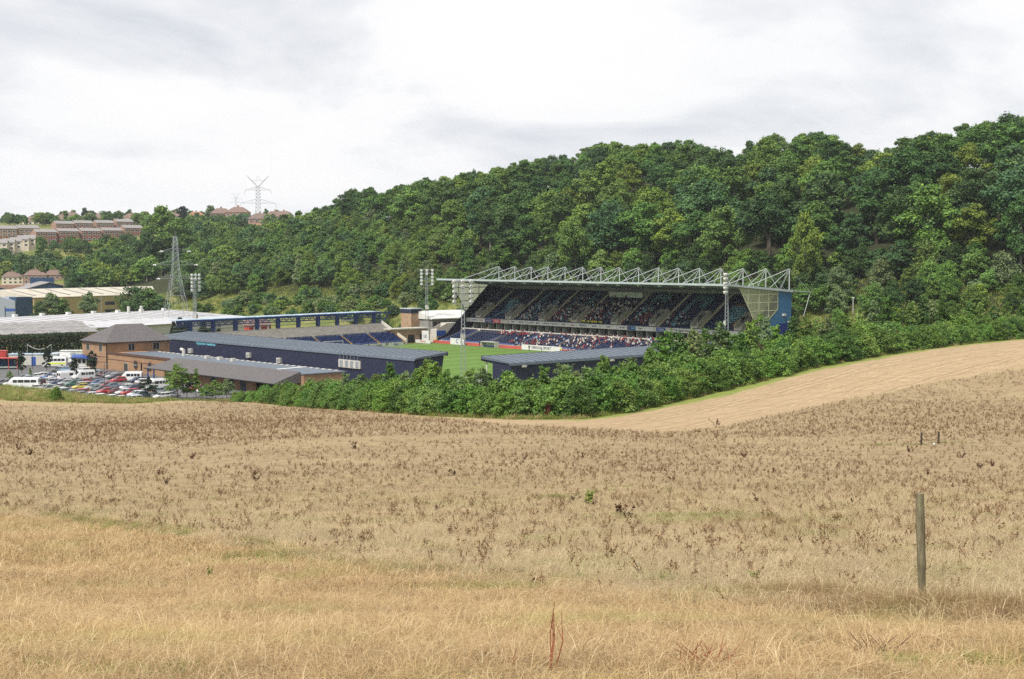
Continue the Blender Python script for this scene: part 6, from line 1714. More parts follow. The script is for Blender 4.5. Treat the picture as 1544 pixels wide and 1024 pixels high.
special(suburb, 318, 326, 1330, 15, G['pale'], 'pale open tree tallest on the distant skyline', 0, 9, .9)
special(suburb, 276, 333, 1260, 15, G['dark'], 'dark conifer clump on the skyline left of the long brown roof', 3, 9, 1.6)
special(suburb, 128, 328, 1300, 13, G['dark'], 'dark pointed tree on the skyline between two brown hipped roofs', 1, 9, .75)

# --- hedge belt along the field edge
random.seed(21)
def edge_point(px, back=0.0):
    D = float(field_edge(px)); x = (px - 772) / FP * D
    n = Vector((x, D)).normalized() ; return x + n.x * back, D + n.y * back
n_h = 0; px = 352.0
KMARK = [(355, 'hedge start by the car park'), (390, 'hedge below the slate canopy'), (430, 'hedge below the second navy wall vent'), (470, 'hedge below the third navy wall vent'), (505, 'hedge left of the louvred panel'), (540, 'hedge below the louvred panel'), (580, 'hedge right of the louvred panel'), (620, 'hedge below the navy stand corner'), (660, 'hedge below the navy stand gable'),
         (700, 'hedge below the gap between navy stands'), (740, 'hedge below the goal end stand corner'), (790, 'hedge below the first goal stand lamp'), (840, 'hedge below the left of the goal stand'), (890, 'hedge below the middle of the goal stand'), (940, 'hedge where it hides the goal stand'), (985, 'hedge before the lower crowd'), (1030, 'hedge before the family enclosure board'), (1080, 'hedge before the near corner mast'),
         (1130, 'hedge below the near end screen'), (1180, 'hedge below the blue end wall'), (1230, 'hedge below the outrigger'), (1280, 'hedge below the white lamp post'), (1330, 'rising hedge below the tallest saplings'), (1390, 'rising hedge, lower third'), (1450, 'rising hedge, middle third'), (1520, 'rising hedge near its upper right end')]
def zone_h(px): return by_mark(px, KMARK)
ROWN = ['front', 'middle', 'back']
rows = [(1.6, 3.3, .95), (4.6, 3.6, 1.12), (8.5, 5.0, 1.25)]
for ri, (back, gap, sc) in enumerate(rows):
    px = 346.0 + ri * 9
    while px < 1600:
        D = float(field_edge(px)); slope = abs((field_edge(px + 4) - field_edge(px - 4)) / 8)
        step_m = math.hypot(D / FP, slope)               # metres of hedge per photograph pixel
        px += gap * random.uniform(.75, 1.25) / step_m
        if n_h >= 298: break
        x, y = edge_point(px, back + random.uniform(-.8, .8)); z = gz(x, y)
        h = random.uniform(.8, 1.12) * sc * float(np.interp(px, [346, 420, 520, 600, 1000, 1300, 1600], [.62, .72, .84, .86, 1.0, 1.0, .98]))
        k, tone = random.choice([('hedge', 'bright green'), ('hedge', 'bright green'), ('hedge_deep', 'deep green'), ('sap', 'light green'), ('fresh', 'fresh green')])
        shrub.put(x, y, z - .15, (h * random.uniform(.95, 1.2), h * random.uniform(.95, 1.2), h), jit(G[k]), f'{tone} {sized(h, .98, 1.18)} shrub, {ROWN[ri]} row of {zone_h(px)}', 'shrubs of the field hedge'); n_h += 1
# taller young trees that rise out of it
n_p = 0
TALL = [(395, 5.0), (432, 5.5), (445, 4.8), (466, 6), (520, 6.8), (545, 6.5), (588, 8.2), (610, 6.8), (632, 7.5), (645, 8.5), (655, 8.2), (672, 7.0), (708, 7.0), (727, 7.0), (800, 5.6), (820, 7.2), (845, 7.6), (868, 6.4), (888, 6.6), (905, 6.8), (912, 8.4), (940, 7), (980, 8.8), (996, 9.2),
        (1008, 9.2), (1025, 9), (1048, 9), (1065, 8.6), (1086, 9.6), (1094, 8.4), (1118, 7.8), (1132, 8.8), (1145, 10), (1155, 9.4), (1170, 7.8), (1196, 9), (1215, 8.5), (1232, 8), (1250, 8), (1272, 8.5), (1296, 8), (1318, 10.5), (1338, 11.5), (1352, 9), (1374, 10), (1392, 11), (1405, 10), (1422, 9.5), (1440, 9), (1462, 9), (1478, 8.5), (1500, 8), (1520, 8.5), (1542, 8), (1565, 9)]
for px, h in TALL:
    back = random.uniform(7, 11) if px < 980 else random.uniform(12, 26)
    x, y = edge_point(px, back); z = gz(x, y)
    k, tone = random.choice([('hedge', 'bright green'), ('hedge_deep', 'deep green'), ('sap', 'light green'), ('pale', 'silvery green'), ('fresh', 'fresh green')])
    h *= .86 if px < 1000 else .95; s = h / 6; h_of = h
    sapling.put(x, y, z - .1, (s * random.uniform(1.0, 1.35), s * random.uniform(1.0, 1.35), s), jit(G[k]), f'{tone} {sized(h_of, 6.4, 8.6)} young tree, {zone_h(px)}', 'young trees in the hedge'); n_p += 1
for i in range(95):                                      # second rank between hedge and stand end, and up the right side
    px = random.uniform(985, 1600) if i < 75 else random.uniform(560, 985)
    x, y = edge_point(px, random.uniform(11, 30) if px > 985 else random.uniform(10, 16)); z = gz(x, y)
    u, v = x * UX + y * UY, x * VX + y * VY
    if 217 < u < 250 and 192 < v < 302: continue
    k, tone = random.choice([('hedge', 'bright green'), ('sap', 'light green'), ('pale', 'silvery green'), ('fresh', 'fresh green'), ('hedge_deep', 'deep green')])
    s = random.uniform(4.2, 6.6) / 6; h_of = s * 6
    sapling.put(x, y, z - .1, (s * random.uniform(1.3, 1.9), s * random.uniform(1.3, 1.9), s), jit(G[k]), f'{tone} {sized(h_of, 6.4, 8.6)} young tree, {zone_h(px)}', 'young trees in the hedge'); n_p += 1
for px, back, h, lab in [(826, 1.0, 2.6, 'rust brown dead shrub in the hedge face before the goal end stand'), (952, 6, 3.6, 'dull brown shrub in the hedge below the grey stand roof'), (1146, 9, 5.5, 'brown dying shrub in the hedge left of the big stand end wall'), (1206, 6, 4.4, 'small rust coloured shrub in the hedge right of the big stand'), (1352, 5, 4.2, 'small rust shrub topmost on the rising hedge'), (505, 5, 3.4, 'brownish shrub in the hedge before the louvred wall panel')]:
    x, y = edge_point(px, back); shrub.put(x, y, gz(x, y), (h / 4.2 * .35, h / 4.2 * .35, h / 4.2 * .9), (*(G['rust'] if 'rust' in lab else (.085, .075, .035)), 1), lab, None, 2)
bush = Kind([tree_kind('bank_bush', 'bush', 160 + k, 4, R, .0, nl, 2200, .42, 'mound', 'bark', .08, (.28, .44), 'foliage') for k, (R, nl) in enumerate([(2.6, 12), (3.0, 14), (2.2, 11)])])
for i in range(190):
    u = random.uniform(384, 600); v = random.uniform(316, 342) - (max(0, u - 500) * .2); p = W(u, v); p.z = gz(p.x, p.y); px = px_py(p.x, p.y, p.z)[0]
    if px < 272 or (px < 340 and random.random() < .8): continue
    k, tone = random.choice([('mid', 'mid green'), ('fresh', 'fresh green'), ('sap', 'light green'), ('pale', 'silvery'), ('hedge_deep', 'deep green'), ('blue', 'bluish green')]); h = random.uniform(2.2, 5.2); s = h / 4
    bush.put(p.x, p.y, p.z - .2, (s * random.uniform(1, 1.5), s * random.uniform(1, 1.5), s), jit(G[k]), f'{tone} {sized(h, 3, 4.3)} bush on the grassy bank, {by_mark(px, SMARK)}', 'bushes on the grassy bank')
# trees of the car park and its grass bank
def named_tree(kind, px, py, h, href, colr, label, i, wide=1.0):
    p = hit(px, py); s = h / href; kind.put(p.x, p.y, p.z - .1, (s * wide, s * wide, s), (*colr, 1), label, None, i)
for px, py, h, lab in [(33, 566, 6.2, 'dark columnar tree in the car park before the white cabin, leftmost of four'), (71, 562, 6.6, 'dark columnar tree just left of the ambulance'), (113, 573, 5.6, 'dark columnar tree between the white vans and the motorhome'), (140, 571, 7.0, 'dark columnar tree before the clubhouse corner')]:
    p = onz(px, py); s = h / 6; sapling.put(p.x, p.y, 0, (s * 1.15, s * 1.15, s), (.022, .042, .022, 1), lab, None, 2)
for px, py, h, k, w, lab in [(15, 577, 3.0, 'sap', 1.1, 'thin pale sapling at the left edge of the car park'), (46, 572, 3.0, 'sap', 1.0, 'thin pale sapling between two rows of parked cars'), (223, 600, 4.6, 'dark', 1.6, 'dark leafy shrub tree among the cars before the white minibus'),
                          (268, 603, 7.8, 'sap', 1.35, 'bright green young tree at the canopy entrance of the car park'), (282, 601, 5.0, 'dark', 1.3, 'dark young tree right behind the bright green one by the canopy'), (296, 602, 6.6, 'sap', .95, 'slim pale young tree before the slate canopy'),
                          (312, 604, 3.6, 'hedge', 1.8, 'low green bush at the hedge end beside the slate canopy'), (325, 604, 4.4, 'sap', 1.5, 'light green bush second from the hedge end'), (342, 604, 4.6, 'pale', 1.5, 'silvery bush at the start of the field hedge')]:
    p = hit(px, py); s = h / 6; sapling.put(p.x, p.y, p.z - .1, (s * w, s * w, s), (*G[k], 1), lab, None, 1 if w > 1 else 0)
p = hit(85, 605); shrub.put(p.x, p.y, p.z - .1, (.62, .62, .62), (.11, .20, .025, 1), 'round bright green bush alone on the grass bank by the car park', None, 0)
# clipped tall hedge behind the cabins
hd = thing('conifer_hedge', 'tall dark evergreen hedge behind the white cabin', 'hedge', W(402, 160), 0)
A, B = W(395, 147) - W(402, 160), W(424, 197) - W(402, 160); A = onz(-40, 541) - W(402, 160); B = onz(128, 531) - W(402, 160)
rs = np.random.default_rng(3); lob = []
for i in range(60):
    t = i / 59; q = A.lerp(B, t); 
    for zc in (1.3, 3.2, 4.9): lob.append((q.x + rs.normal(0, .2), q.y + rs.normal(0, .2), zc + rs.normal(0, .18), 1.5, 1.3))
v, q, tint, c = leaf_cloud(rs, lob, 15000, .45, .5, .5, (.75, 1.05), .5)
o = link('foliage', np_mesh('foliage', v, q, M['leaf'], {'tint': tint * .9}), hd); o.color = (.026, .050, .018, 1)
tk = MB()
for i in range(24):
    q_ = A.lerp(B, (i + .5) / 24); tk.tube(q_, q_ + Vector((0, 0, 4.6)), .12, 5)
tk.build('stem', M['bark'], hd)
for K in (beech, scrub, suburb, shrub, sapling, copse, bush, under): K.done()
print('under/wood', cnt_, len(vis)); print('trees', n_b, n_s, n_c, n_g, n_h, n_p)
# rough growth on the banks round the ground: uncountable
def scatter_mesh(name, label, pts, variants, mats, rs, smin, smax, lean=.15, zoff=0.0, tintv=None, cat=None):
    """joins small tufts into one mesh: pts (n,3); variants: list of (verts, quads, tint)"""
    V, Q, T = [], [], []; n0 = 0
    for k, (vv, qq, tt) in enumerate(variants):
        sel = pts[k::len(variants)]; n = len(sel)
        if not n: continue
        a = rs.uniform(0, 6.283, n); s = rs.uniform(smin, smax, n)
        ca, sa = np.cos(a), np.sin(a)
        x = vv[None, :, 0] * ca[:, None] - vv[None, :, 1] * sa[:, None]; y = vv[None, :, 0] * sa[:, None] + vv[None, :, 1] * ca[:, None]
        z = np.repeat(vv[None, :, 2], n, 0)
        lx, ly = rs.normal(0, lean, n)[:, None], rs.normal(0, lean, n)[:, None]
        P = np.stack([x + z * lx, y + z * ly, z], -1) * s[:, None, None]; P += sel[:, None, :]; P[..., 2] += zoff
        V.append(P.reshape(-1, 3)); Q.append((qq[None] + (np.arange(n) * len(vv))[:, None, None]).reshape(-1, qq.shape[1]) + n0); n0 += n * len(vv)
        T.append(np.clip(np.repeat(tt[None], n, 0) + rs.normal(0, .12, n)[:, None], 0, 1).ravel())
    me = np_mesh(name, np.vstack(V), np.vstack(Q), mats, {'tint': np.concatenate(T)})
    o = link(name, me); return prop(o, label, cat, None, 'stuff')
def blade_tuft(rs, n, h, spread, w, curl=.4, flat=0.0):
    """n tapering blades as two quads each"""
    V, Q, T = [], [], []
    for i in range(n):
        a = rs.uniform(0, 6.283); r = spread * math.sqrt(rs.random()); b = np.array([r * math.cos(a), r * math.sin(a), -.02])
        az = rs.uniform(0, 6.283); d = np.array([math.cos(az), math.sin(az), 0.0]); side = np.array([-d[1], d[0], 0]) * w * .5 * rs.uniform(.7, 1.3)
        hh = h * rs.uniform(.5, 1.15); t = flat + curl * rs.random()
        mid = b + np.array([d[0] * hh * .35 * t, d[1] * hh * .35 * t, hh * .55 * (1 - .45 * t)]); tip = b + np.array([d[0] * hh * t, d[1] * hh * t, hh * (1 - .75 * t)])
        k = len(V); V += [b - side, b + side, mid + side * .8, mid - side * .8, tip + side * .12, tip - side * .12]
        Q += [(k, k + 1, k + 2, k + 3), (k + 3, k + 2, k + 4, k + 5)]; tt = np.clip(rs.normal(.5, .2), 0, 1); T += [tt, tt]
    return np.array(V), np.array(Q), np.array(T)

# ================================================================== people
def person_mesh(name, pose):
    """one continuous body grown from a jointed skeleton; slots: skin, hair, top, trousers"""
    if pose == 'sit':
        J = {'pel': (0, 0, .50), 'sp': (.03, 0, .72), 'ch': (.02, 0, .95), 'nk': (-.01, 0, 1.12), 'hd': (-.03, 0, 1.24), 'tp': (-.03, 0, 1.35)}
        for s, k in ((1, 'a'), (-1, 'b')):
            J.update({'sh' + k: (.02, .19 * s, 1.04), 'el' + k: (.0, .25 * s, .80), 'wr' + k: (-.22, .17 * s, .66), 'fi' + k: (-.31, .14 * s, .65),
                      'hp' + k: (-.04, .10 * s, .50), 'kn' + k: (-.45, .13 * s, .50), 'an' + k: (-.43, .13 * s, .10), 'to' + k: (-.57, .14 * s, .04)})
    else:
        J = {'pel': (0, 0, .93), 'sp': (0, 0, 1.10), 'ch': (0, 0, 1.32), 'nk': (0, 0, 1.50), 'hd': (-.02, 0, 1.62), 'tp': (-.02, 0, 1.74)}
        for s, k in ((1, 'a'), (-1, 'b')):
            J.update({'sh' + k: (0, .19 * s, 1.42), 'el' + k: (.03, .26 * s, 1.16), 'wr' + k: (-.03, .27 * s, .93), 'fi' + k: (-.06, .27 * s, .83),
                      'hp' + k: (0, .10 * s, .90), 'kn' + k: (-.02 + .06 * s, .11 * s, .49), 'an' + k: (.03 + .09 * s, .11 * s, .09), 'to' + k: (-.13 + .09 * s, .13 * s, .04)})
    R = {'pel': .15, 'sp': .135, 'ch': .16, 'nk': .06, 'hd': .105, 'tp': .07, 'sh': .075, 'el': .05, 'wr': .038, 'fi': .045, 'hp': .10, 'kn': .065, 'an': .045, 'to': .045}
    keys = list(J); E_ = [('pel', 'sp'), ('sp', 'ch'), ('ch', 'nk'), ('nk', 'hd'), ('hd', 'tp')]
    for k in 'ab': E_ += [('ch', 'sh' + k), ('sh' + k, 'el' + k), ('el' + k, 'wr' + k), ('wr' + k, 'fi' + k), ('pel', 'hp' + k), ('hp' + k, 'kn' + k), ('kn' + k, 'an' + k), ('an' + k, 'to' + k)]
    me = bpy.data.meshes.new(name); me.from_pydata([J[k] for k in keys], [(keys.index(a), keys.index(b)) for a, b in E_], [])
    o = bpy.data.objects.new(name, me); COL.objects.link(o)
    o.modifiers.new('skin', 'SKIN')
    for k, sv in zip(keys, me.skin_vertices[0].data):
        r = R.get(k, R.get(k[:2], .05)); sv.radius = (r, r * (1.0)); sv.use_root = (k == 'pel')
    sb = o.modifiers.new('sub', 'SUBSURF'); sb.levels = 1; sb.render_levels = 1
    bpy.context.view_layer.update()
    out = bpy.data.meshes.new_from_object(o.evaluated_get(bpy.context.evaluated_depsgraph_get()))
    bpy.data.objects.remove(o)
    zs = {'sit': (1.14, 1.28, .60, .55), 'stand': (1.52, 1.67, .98, .93)}[pose]
    for m in ('skin', 'hair', 'top', 'trousers'): out.materials.append(M['p_' + m])
    idx = []
    for p in out.polygons:
        c = p.center
        hand = math.hypot(c.x - J['fia'][0], c.z - J['fia'][2]) < .10 and abs(abs(c.y) - abs(J['fia'][1])) < .1
        if c.z > zs[1] or (c.z > zs[0] + .06 and c.x > .03): k = 1
        elif c.z > zs[0] or hand: k = 0
        elif c.z > zs[2] or (pose == 'sit' and c.x > -.12 and c.z > .58) or abs(c.y) > .21: k = 2
        else: k = 3
        idx.append(k)
    out.polygons.foreach_set('material_index', idx); out.polygons.foreach_set('use_smooth', [True] * len(idx))
    return out
M['p_skin'] = NT('skin').base((.46, .27, .19), .6).mat
M['p_hair'] = NT('hair').base((.045, .03, .02), .7).mat
M['p_top'] = obj_col('garment', .8, .2, .15)
M['p_trousers'] = weathered('denim', (.035, .045, .075), .8)
sitters, standers = person_mesh('person', 'sit'), person_mesh('person', 'stand')
TOPS = {'red': (.26, .03, .035), 'dark red': (.17, .02, .03), 'white': (.48, .47, .46), 'navy': (.022, .03, .075), 'black': (.015, .015, .017), 'pale blue': (.25, .42, .58), 'grey': (.2, .2, .2), 'cream': (.48, .43, .35), 'orange': (.55, .22, .05), 'yellow': (.66, .60, .06)}
rnd = random.Random(8)
def pick_top(red=.2):
    r = rnd.random()
    if r < red: return rnd.choice(['red', 'dark red', 'red'])
    return rnd.choice(['white', 'white', 'navy', 'navy', 'black', 'black', 'grey', 'grey', 'pale blue', 'cream', 'navy', 'black', 'white', 'navy'])
people = []
for (u, v, z, tier, bi, r) in seat_pos:
    dens = 0; red = .2
    if tier == 'upper':
        if bi == 2: dens = .42 if r < 3 else .30 if r < 9 and u < 345 else .07 if r < 13 else 0
        elif bi == 3: dens = .50 if r < 10 else .26 if r < 15 else .02
        elif bi == 4: dens = .46 if r < 14 else .10
        elif bi == 5: dens = .45 if r < 7 else .26 if r < 11 else .05
        elif bi == 6: dens = .26 if r < 6 else .05 if r < 9 else 0
        red = .2 if r < 7 else .1
        if r == 0 and 322 > u > 300: dens = .75
    elif tier == 'balcony':
        dens = .40 if 349 > u > 318 else .62 if 318 >= u > 262 else .12 if u > 254 else 0
        red = .2
    else:
        if r >= 8 and 350 > u > 334: dens, red = .55, .6
        elif 337 > u > 318: dens, red = (.33 if r < 6 and u < 331 else .12), .2
        elif u <= 318: dens, red = .46, (.27 if 306 > u > 288 else .11)
        if u < 300 and r < 6: dens *= .25     # out of sight behind the near stand
    if rnd.random() < dens * .92:
        c = pick_top(red)
        if tier == 'upper' and r == 0 and 322 > u > 300 and rnd.random() < .8: c = 'yellow'
        people.append((u, v, z, tier, bi, c))
def camdist(t): p = W(t[0], t[1]); return p.length
people.sort(key=camdist)
def where(u, v, tier):
    k = min(range(16), key=lambda i: abs((U1 - .1 - i * pitch_u) - u)) + 1
    if tier == 'balcony': return f'box balcony near {ORDN[k - 1]} roof post'
    return f'{tier} tier below {ORDN[k - 1]} roof post'
cs = [];
for i, (u, v, z, tier, bi, c) in enumerate(people):
    p = W(u, v, z - .06); rz = ROT + rnd.uniform(-.35, .35)
    s = rnd.uniform(.94, 1.06)
    if i < 292:
        o = link('person', sitters if rnd.random() < .88 else standers, None, p, (0, 0, rz)); o.scale = (s,) * 3
        if o.data is standers: o.location = W(u, v - .35, z)
        o.color = (*TOPS[c], 1)
        prop(o, f'{"seated" if o.data is sitters else "standing"} spectator, {c} top, {where(u, v, tier)}', 'person', 'spectators in the big stand')
    else: cs.append((u, v, z, c, rz, s))
# the rest of the crowd, past three hundred, joined
ev = np.empty(len(sitters.vertices) * 3, np.float32); sitters.vertices.foreach_get('co', ev); ev = ev.reshape(-1, 3)
fc = [tuple(p.vertices) for p in sitters.polygons]; fm = np.array([p.material_index for p in sitters.polygons])
fq = np.array([f if len(f) == 4 else (f[0], f[1], f[2], f[2]) for f in fc if len(f) in (3, 4)]); fm = fm[[len(f) in (3, 4) for f in fc]]
four = np.array([len(set(f)) == 4 for f in fq.tolist()]); fq, fm = fq[four], fm[four]
if cs:
    V, Q, Mi = [], [], []; names = list(TOPS)
    tm = [NT('garment_' + n).base(TOPS[n], .8, 0, .2).mat for n in names]
    for k, (u, v, z, c, rz, s) in enumerate(cs):
        p = W(u, v, z - .06); ca, sa = math.cos(rz), math.sin(rz)
        V.append(np.stack([ev[:, 0] * ca - ev[:, 1] * sa, ev[:, 0] * sa + ev[:, 1] * ca, ev[:, 2]], 1) * s + np.array(p)); Q.append(fq + k * len(ev))
        Mi.append(np.where(fm == 2, 3 + names.index(c), np.where(fm == 3, 2, fm)))
    me = np_mesh('crowd', np.vstack(V), np.vstack(Q), [M['p_skin'], M['p_hair'], M['p_trousers']] + tm, mat_idx=np.concatenate(Mi), smooth=True)
    prop(link('crowd', me), 'distant seated crowd filling the farther seats of the big stand', 'crowd', None, 'stuff')
M['p_hiv'] = NT('fluorescent_jacket').base((.66, .70, .06), .7).mat
for u, v, c, lab in [(371.6, 295.0, 'yellow', 'steward in a yellow jacket standing by the blue wall sign'), (346, 292.6, 'black', 'person in black standing at the red wall left of the dugout'), (355, 292.4, 'navy', 'person in navy standing beside the single letter board'), (322, 292.2, 'black', 'person in black standing at the red wall right of the dugout'),
                     (316.5, 292.2, 'white', 'person in white standing just before the long white board'), (308, 292.2, 'yellow', 'steward in yellow standing before the long white board'), (305, 292.4, 'black', 'person in black standing at the near end of the long white board'), (256, 226, 'grey', 'person in grey standing on the pitch past the goal end roof corner')]:
    o = link('person', standers, None, W(u, v, .04), (0, 0, ROT + rnd.uniform(-1, 1))); o.color = (*TOPS[c], 1); prop(o, lab, 'person')
print('people', len(people), len(cs))
HAZE = 0.00007

# ================================================================== the field: straw, stubble weeds, tufts, post
rs = np.random.default_rng(77)
def straw_mat(name, stops, gloss=.7, green=1.0):
    m = NT(name); t = m.attr('tint').outputs['Fac']
    P = m.pos(); n = m.noise(.55, 4, .6, P)
    c = m.ramp(t, stops)
    c = m.mix(1.0, c, m.ramp(n, [(.3, (.84, .82, .79)), (.7, (1.12, 1.10, 1.07))]), 'MULTIPLY')
    g2 = m.noise(.42, 5, .65, m.mapping(P, (1, 1, .2))); c = m.mix(m.ramp(g2, [(.52, 0.0), (.70, .42 * green)]), c, m.mix(1.0, c, (.55, .80, .34), 'MULTIPLY'))
    g3 = m.noise(.9, 4, .6, m.mapping(P, (.6, 1.3, .2))); c = m.mix(m.ramp(g3, [(.55, 0.0), (.70, .55)]), c, m.mix(1.0, c, (.70, .55, .40), 'MULTIPLY'))
    m.base(c, gloss, 0, .25)
    tr = m.n('ShaderNodeBsdfTranslucent'); m.t.links.new(c, tr.inputs['Color'])
    mx = m.n('ShaderNodeMixShader'); mx.inputs[0].default_value = .25; out = m.t.nodes['Material Output']
    m.t.links.new(m.bsdf.outputs[0], mx.inputs[1]); m.t.links.new(tr.outputs[0], mx.inputs[2]); m.t.links.new(mx.outputs[0], out.inputs['Surface'])
    return m.mat
M['straw'] = straw_mat('dry_grass', [(0.0, (.16, .095, .045)), (.3, (.34, .225, .11)), (.55, (.47, .345, .185)), (.8, (.59, .47, .285)), (1.0, (.70, .61, .42))])
M['straw_grey'] = straw_mat('stubble_straw', [(0.0, (.17, .115, .06)), (.3, (.34, .26, .15)), (.6, (.47, .38, .235)), (1.0, (.60, .52, .36))])
M['greengrass'] = straw_mat('green_grass', [(0.0, (.10, .13, .03)), (.5, (.19, .25, .05)), (1.0, (.42, .42, .13))])
M['redgrass'] = straw_mat('russet_grass', [(0.0, (.13, .075, .035)), (.5, (.27, .175, .085)), (1.0, (.44, .33, .18))])
M['weed'] = straw_mat('dead_weed', [(0.0, (.07, .035, .018)), (.4, (.18, .098, .048)), (.75, (.31, .195, .10)), (1.0, (.44, .32, .18))])
M['dock'] = straw_mat('dead_dock', [(0.0, (.035, .018, .011)), (.5, (.085, .042, .024)), (1.0, (.17, .085, .045))])
def instancer(name, label, cat, pts, scl, variants, seed=0, lean=.12, mat=None):
    """points carrying a scale, a turn and a variant number, instanced by geometry nodes: one uncountable object"""
    r = np.random.default_rng(seed); n = len(pts)
    me = bpy.data.meshes.new(name); me.vertices.add(n); me.vertices.foreach_set('co', np.ascontiguousarray(pts, np.float32).ravel())
    def at_(nm, ty, val, key='value'):
        a = me.attributes.new(nm, ty, 'POINT'); a.data.foreach_set(key, np.ascontiguousarray(val).ravel())
    at_('size', 'FLOAT', scl.astype(np.float32))
    rot = np.stack([r.normal(0, lean, n), r.normal(0, lean, n), r.uniform(0, 6.283, n)], 1).astype(np.float32)
    at_('turn', 'FLOAT_VECTOR', rot, 'vector'); at_('variant', 'INT', r.integers(0, len(variants), n).astype(np.int32))
    col = bpy.data.collections.new(name + '_kinds')
    for k, v in enumerate(variants):
        o = bpy.data.objects.new(f'{name}_kind_{k:02d}', v); col.objects.link(o)
    o = link(name, me)
    g = bpy.data.node_groups.new(name, 'GeometryNodeTree')
    g.interface.new_socket('Geometry', in_out='INPUT', socket_type='NodeSocketGeometry'); g.interface.new_socket('Geometry', in_out='OUTPUT', socket_type='NodeSocketGeometry')
    gi, go = g.nodes.new('NodeGroupInput'), g.nodes.new('NodeGroupOutput')
    ip = g.nodes.new('GeometryNodeInstanceOnPoints'); ci = g.nodes.new('GeometryNodeCollectionInfo'); ci.inputs['Collection'].default_value = col
    ci.inputs['Separate Children'].default_value = True; ci.inputs['Reset Children'].default_value = True
    def na(nm, ty):
        x = g.nodes.new('GeometryNodeInputNamedAttribute'); x.data_type = ty; x.inputs['Name'].default_value = nm; return x.outputs['Attribute']
    e2r = g.nodes.new('FunctionNodeEulerToRotation')
    L = g.links.new
    L(gi.outputs[0], ip.inputs['Points']); L(ci.outputs[0], ip.inputs['Instance']); ip.inputs['Pick Instance'].default_value = True
    L(na('variant', 'INT'), ip.inputs['Instance Index']); L(na('turn', 'FLOAT_VECTOR'), e2r.inputs[0]); L(e2r.outputs[0], ip.inputs['Rotation']); L(na('size', 'FLOAT'), ip.inputs['Scale'])
    L(ip.outputs[0], go.inputs[0])
    md = o.modifiers.new('scatter', 'NODES'); md.node_group = g
    return prop(o, label, cat, None, 'stuff')
def tmesh(name, parts, mat):
    V, Q, T = [], [], []; n0 = 0
    for v, q, t in parts: V.append(v); Q.append(q + n0); T.append(t); n0 += len(v)
    return np_mesh(name, np.vstack(V), np.vstack(Q), mat, {'tint': np.concatenate(T)})
def vnoise(X, Y, s, seed=0):
    r = np.random.default_rng(seed); o = 0
    for k in range(5):
        a = r.uniform(0, 6.28); f = s * r.uniform(.6, 1.8); o = o + np.sin((X * math.cos(a) + Y * math.sin(a)) * f + r.uniform(0, 6)) * np.cos((X * math.sin(a) - Y * math.cos(a)) * f * .8 + r.uniform(0, 6))
    return o / 2.2
def field_points(n, D0, D1, dens_pow=1.0, margin=1.06):
    """random points on the field seen by the camera between two distances (even per ground area when dens_pow = 2)"""
    t = rs.random(n); D = (D0 ** dens_pow + (D1 ** dens_pow - D0 ** dens_pow) * t) ** (1 / dens_pow)
    X = rs.uniform(-1, 1, n) * (D * .36 * margin + .6)
    ok = D < field_edge(px_of(X, D)) - 1.0
    X, D = X[ok], D[ok]; return np.stack([X, D, hz(X, D)], 1)
# lying straw and dry grass of the near bank
mats_bank = [tmesh('dry_tuft', [blade_tuft(rs, 46, .20, .15, .0038, 1.1, .45)], M['straw']) for _ in range(5)]
mats_up = [tmesh('dry_tuft_upright', [blade_tuft(rs, 30, .17, .10, .0032, .6, .2)], M['straw']) for _ in range(4)]
mats_mat = [tmesh('lying_straw', [blade_tuft(rs, 46, .30, .20, .0042, .16, .90)], M['straw']) for _ in range(4)]
p = field_points(42000, 4.7, 22, 1.5)
X, Y = p[:, 0], p[:, 1]
nearbank = (Y < bank_y(X) + 1.5) & (rs.random(len(X)) < np.clip(.62 + .5 * vnoise(X, Y, 1.7, 21), .22, 1))
pb = p[nearbank]; n = len(pb)
instancer('dry_grass', 'matted golden dry grass covering the near bank', 'grass', pb, rs.uniform(.5, 1.05, n) * np.interp(pb[:, 1], [4.7, 7, 12, 22], [.55, .72, .95, 1.1]), mats_bank[:3] + mats_mat + mats_mat + mats_up[:1], 3, .16)
p2 = field_points(15000, 17, 60, 1.3)
k2 = p2[:, 1] < bank_y(p2[:, 0]) + 1.0; pb2 = p2[k2]; n = len(pb2)
big_tufts = [tmesh('coarse_tuft', [blade_tuft(rs, 44, .28, .32, .008, .7, .5)], M['straw']) for _ in range(4)]
instancer('dry_grass_farther', 'golden dry grass on the far part of the near bank', 'grass', pb2, rs.uniform(.5, 1.0, n), big_tufts, 4, .2)
# lying straw over the stubble field
fstraw = [tmesh('field_straw', [blade_tuft(rs, 44, .30, .30, .005, .14, .93)], M['straw_grey']) for _ in range(5)]
p3 = field_points(44000, 9.5, 78, 1.25)
k3 = (p3[:, 1] > bank_y(p3[:, 0]) - .8) & (rs.random(len(p3)) < np.interp(p3[:, 1], [30, 78], [1.0, .0])); pf = p3[k3]; n = len(pf)
instancer('field_straw', 'pale lying straw on the stubble field', 'straw', pf, rs.uniform(.7, 1.3, n), fstraw, 5, .12)
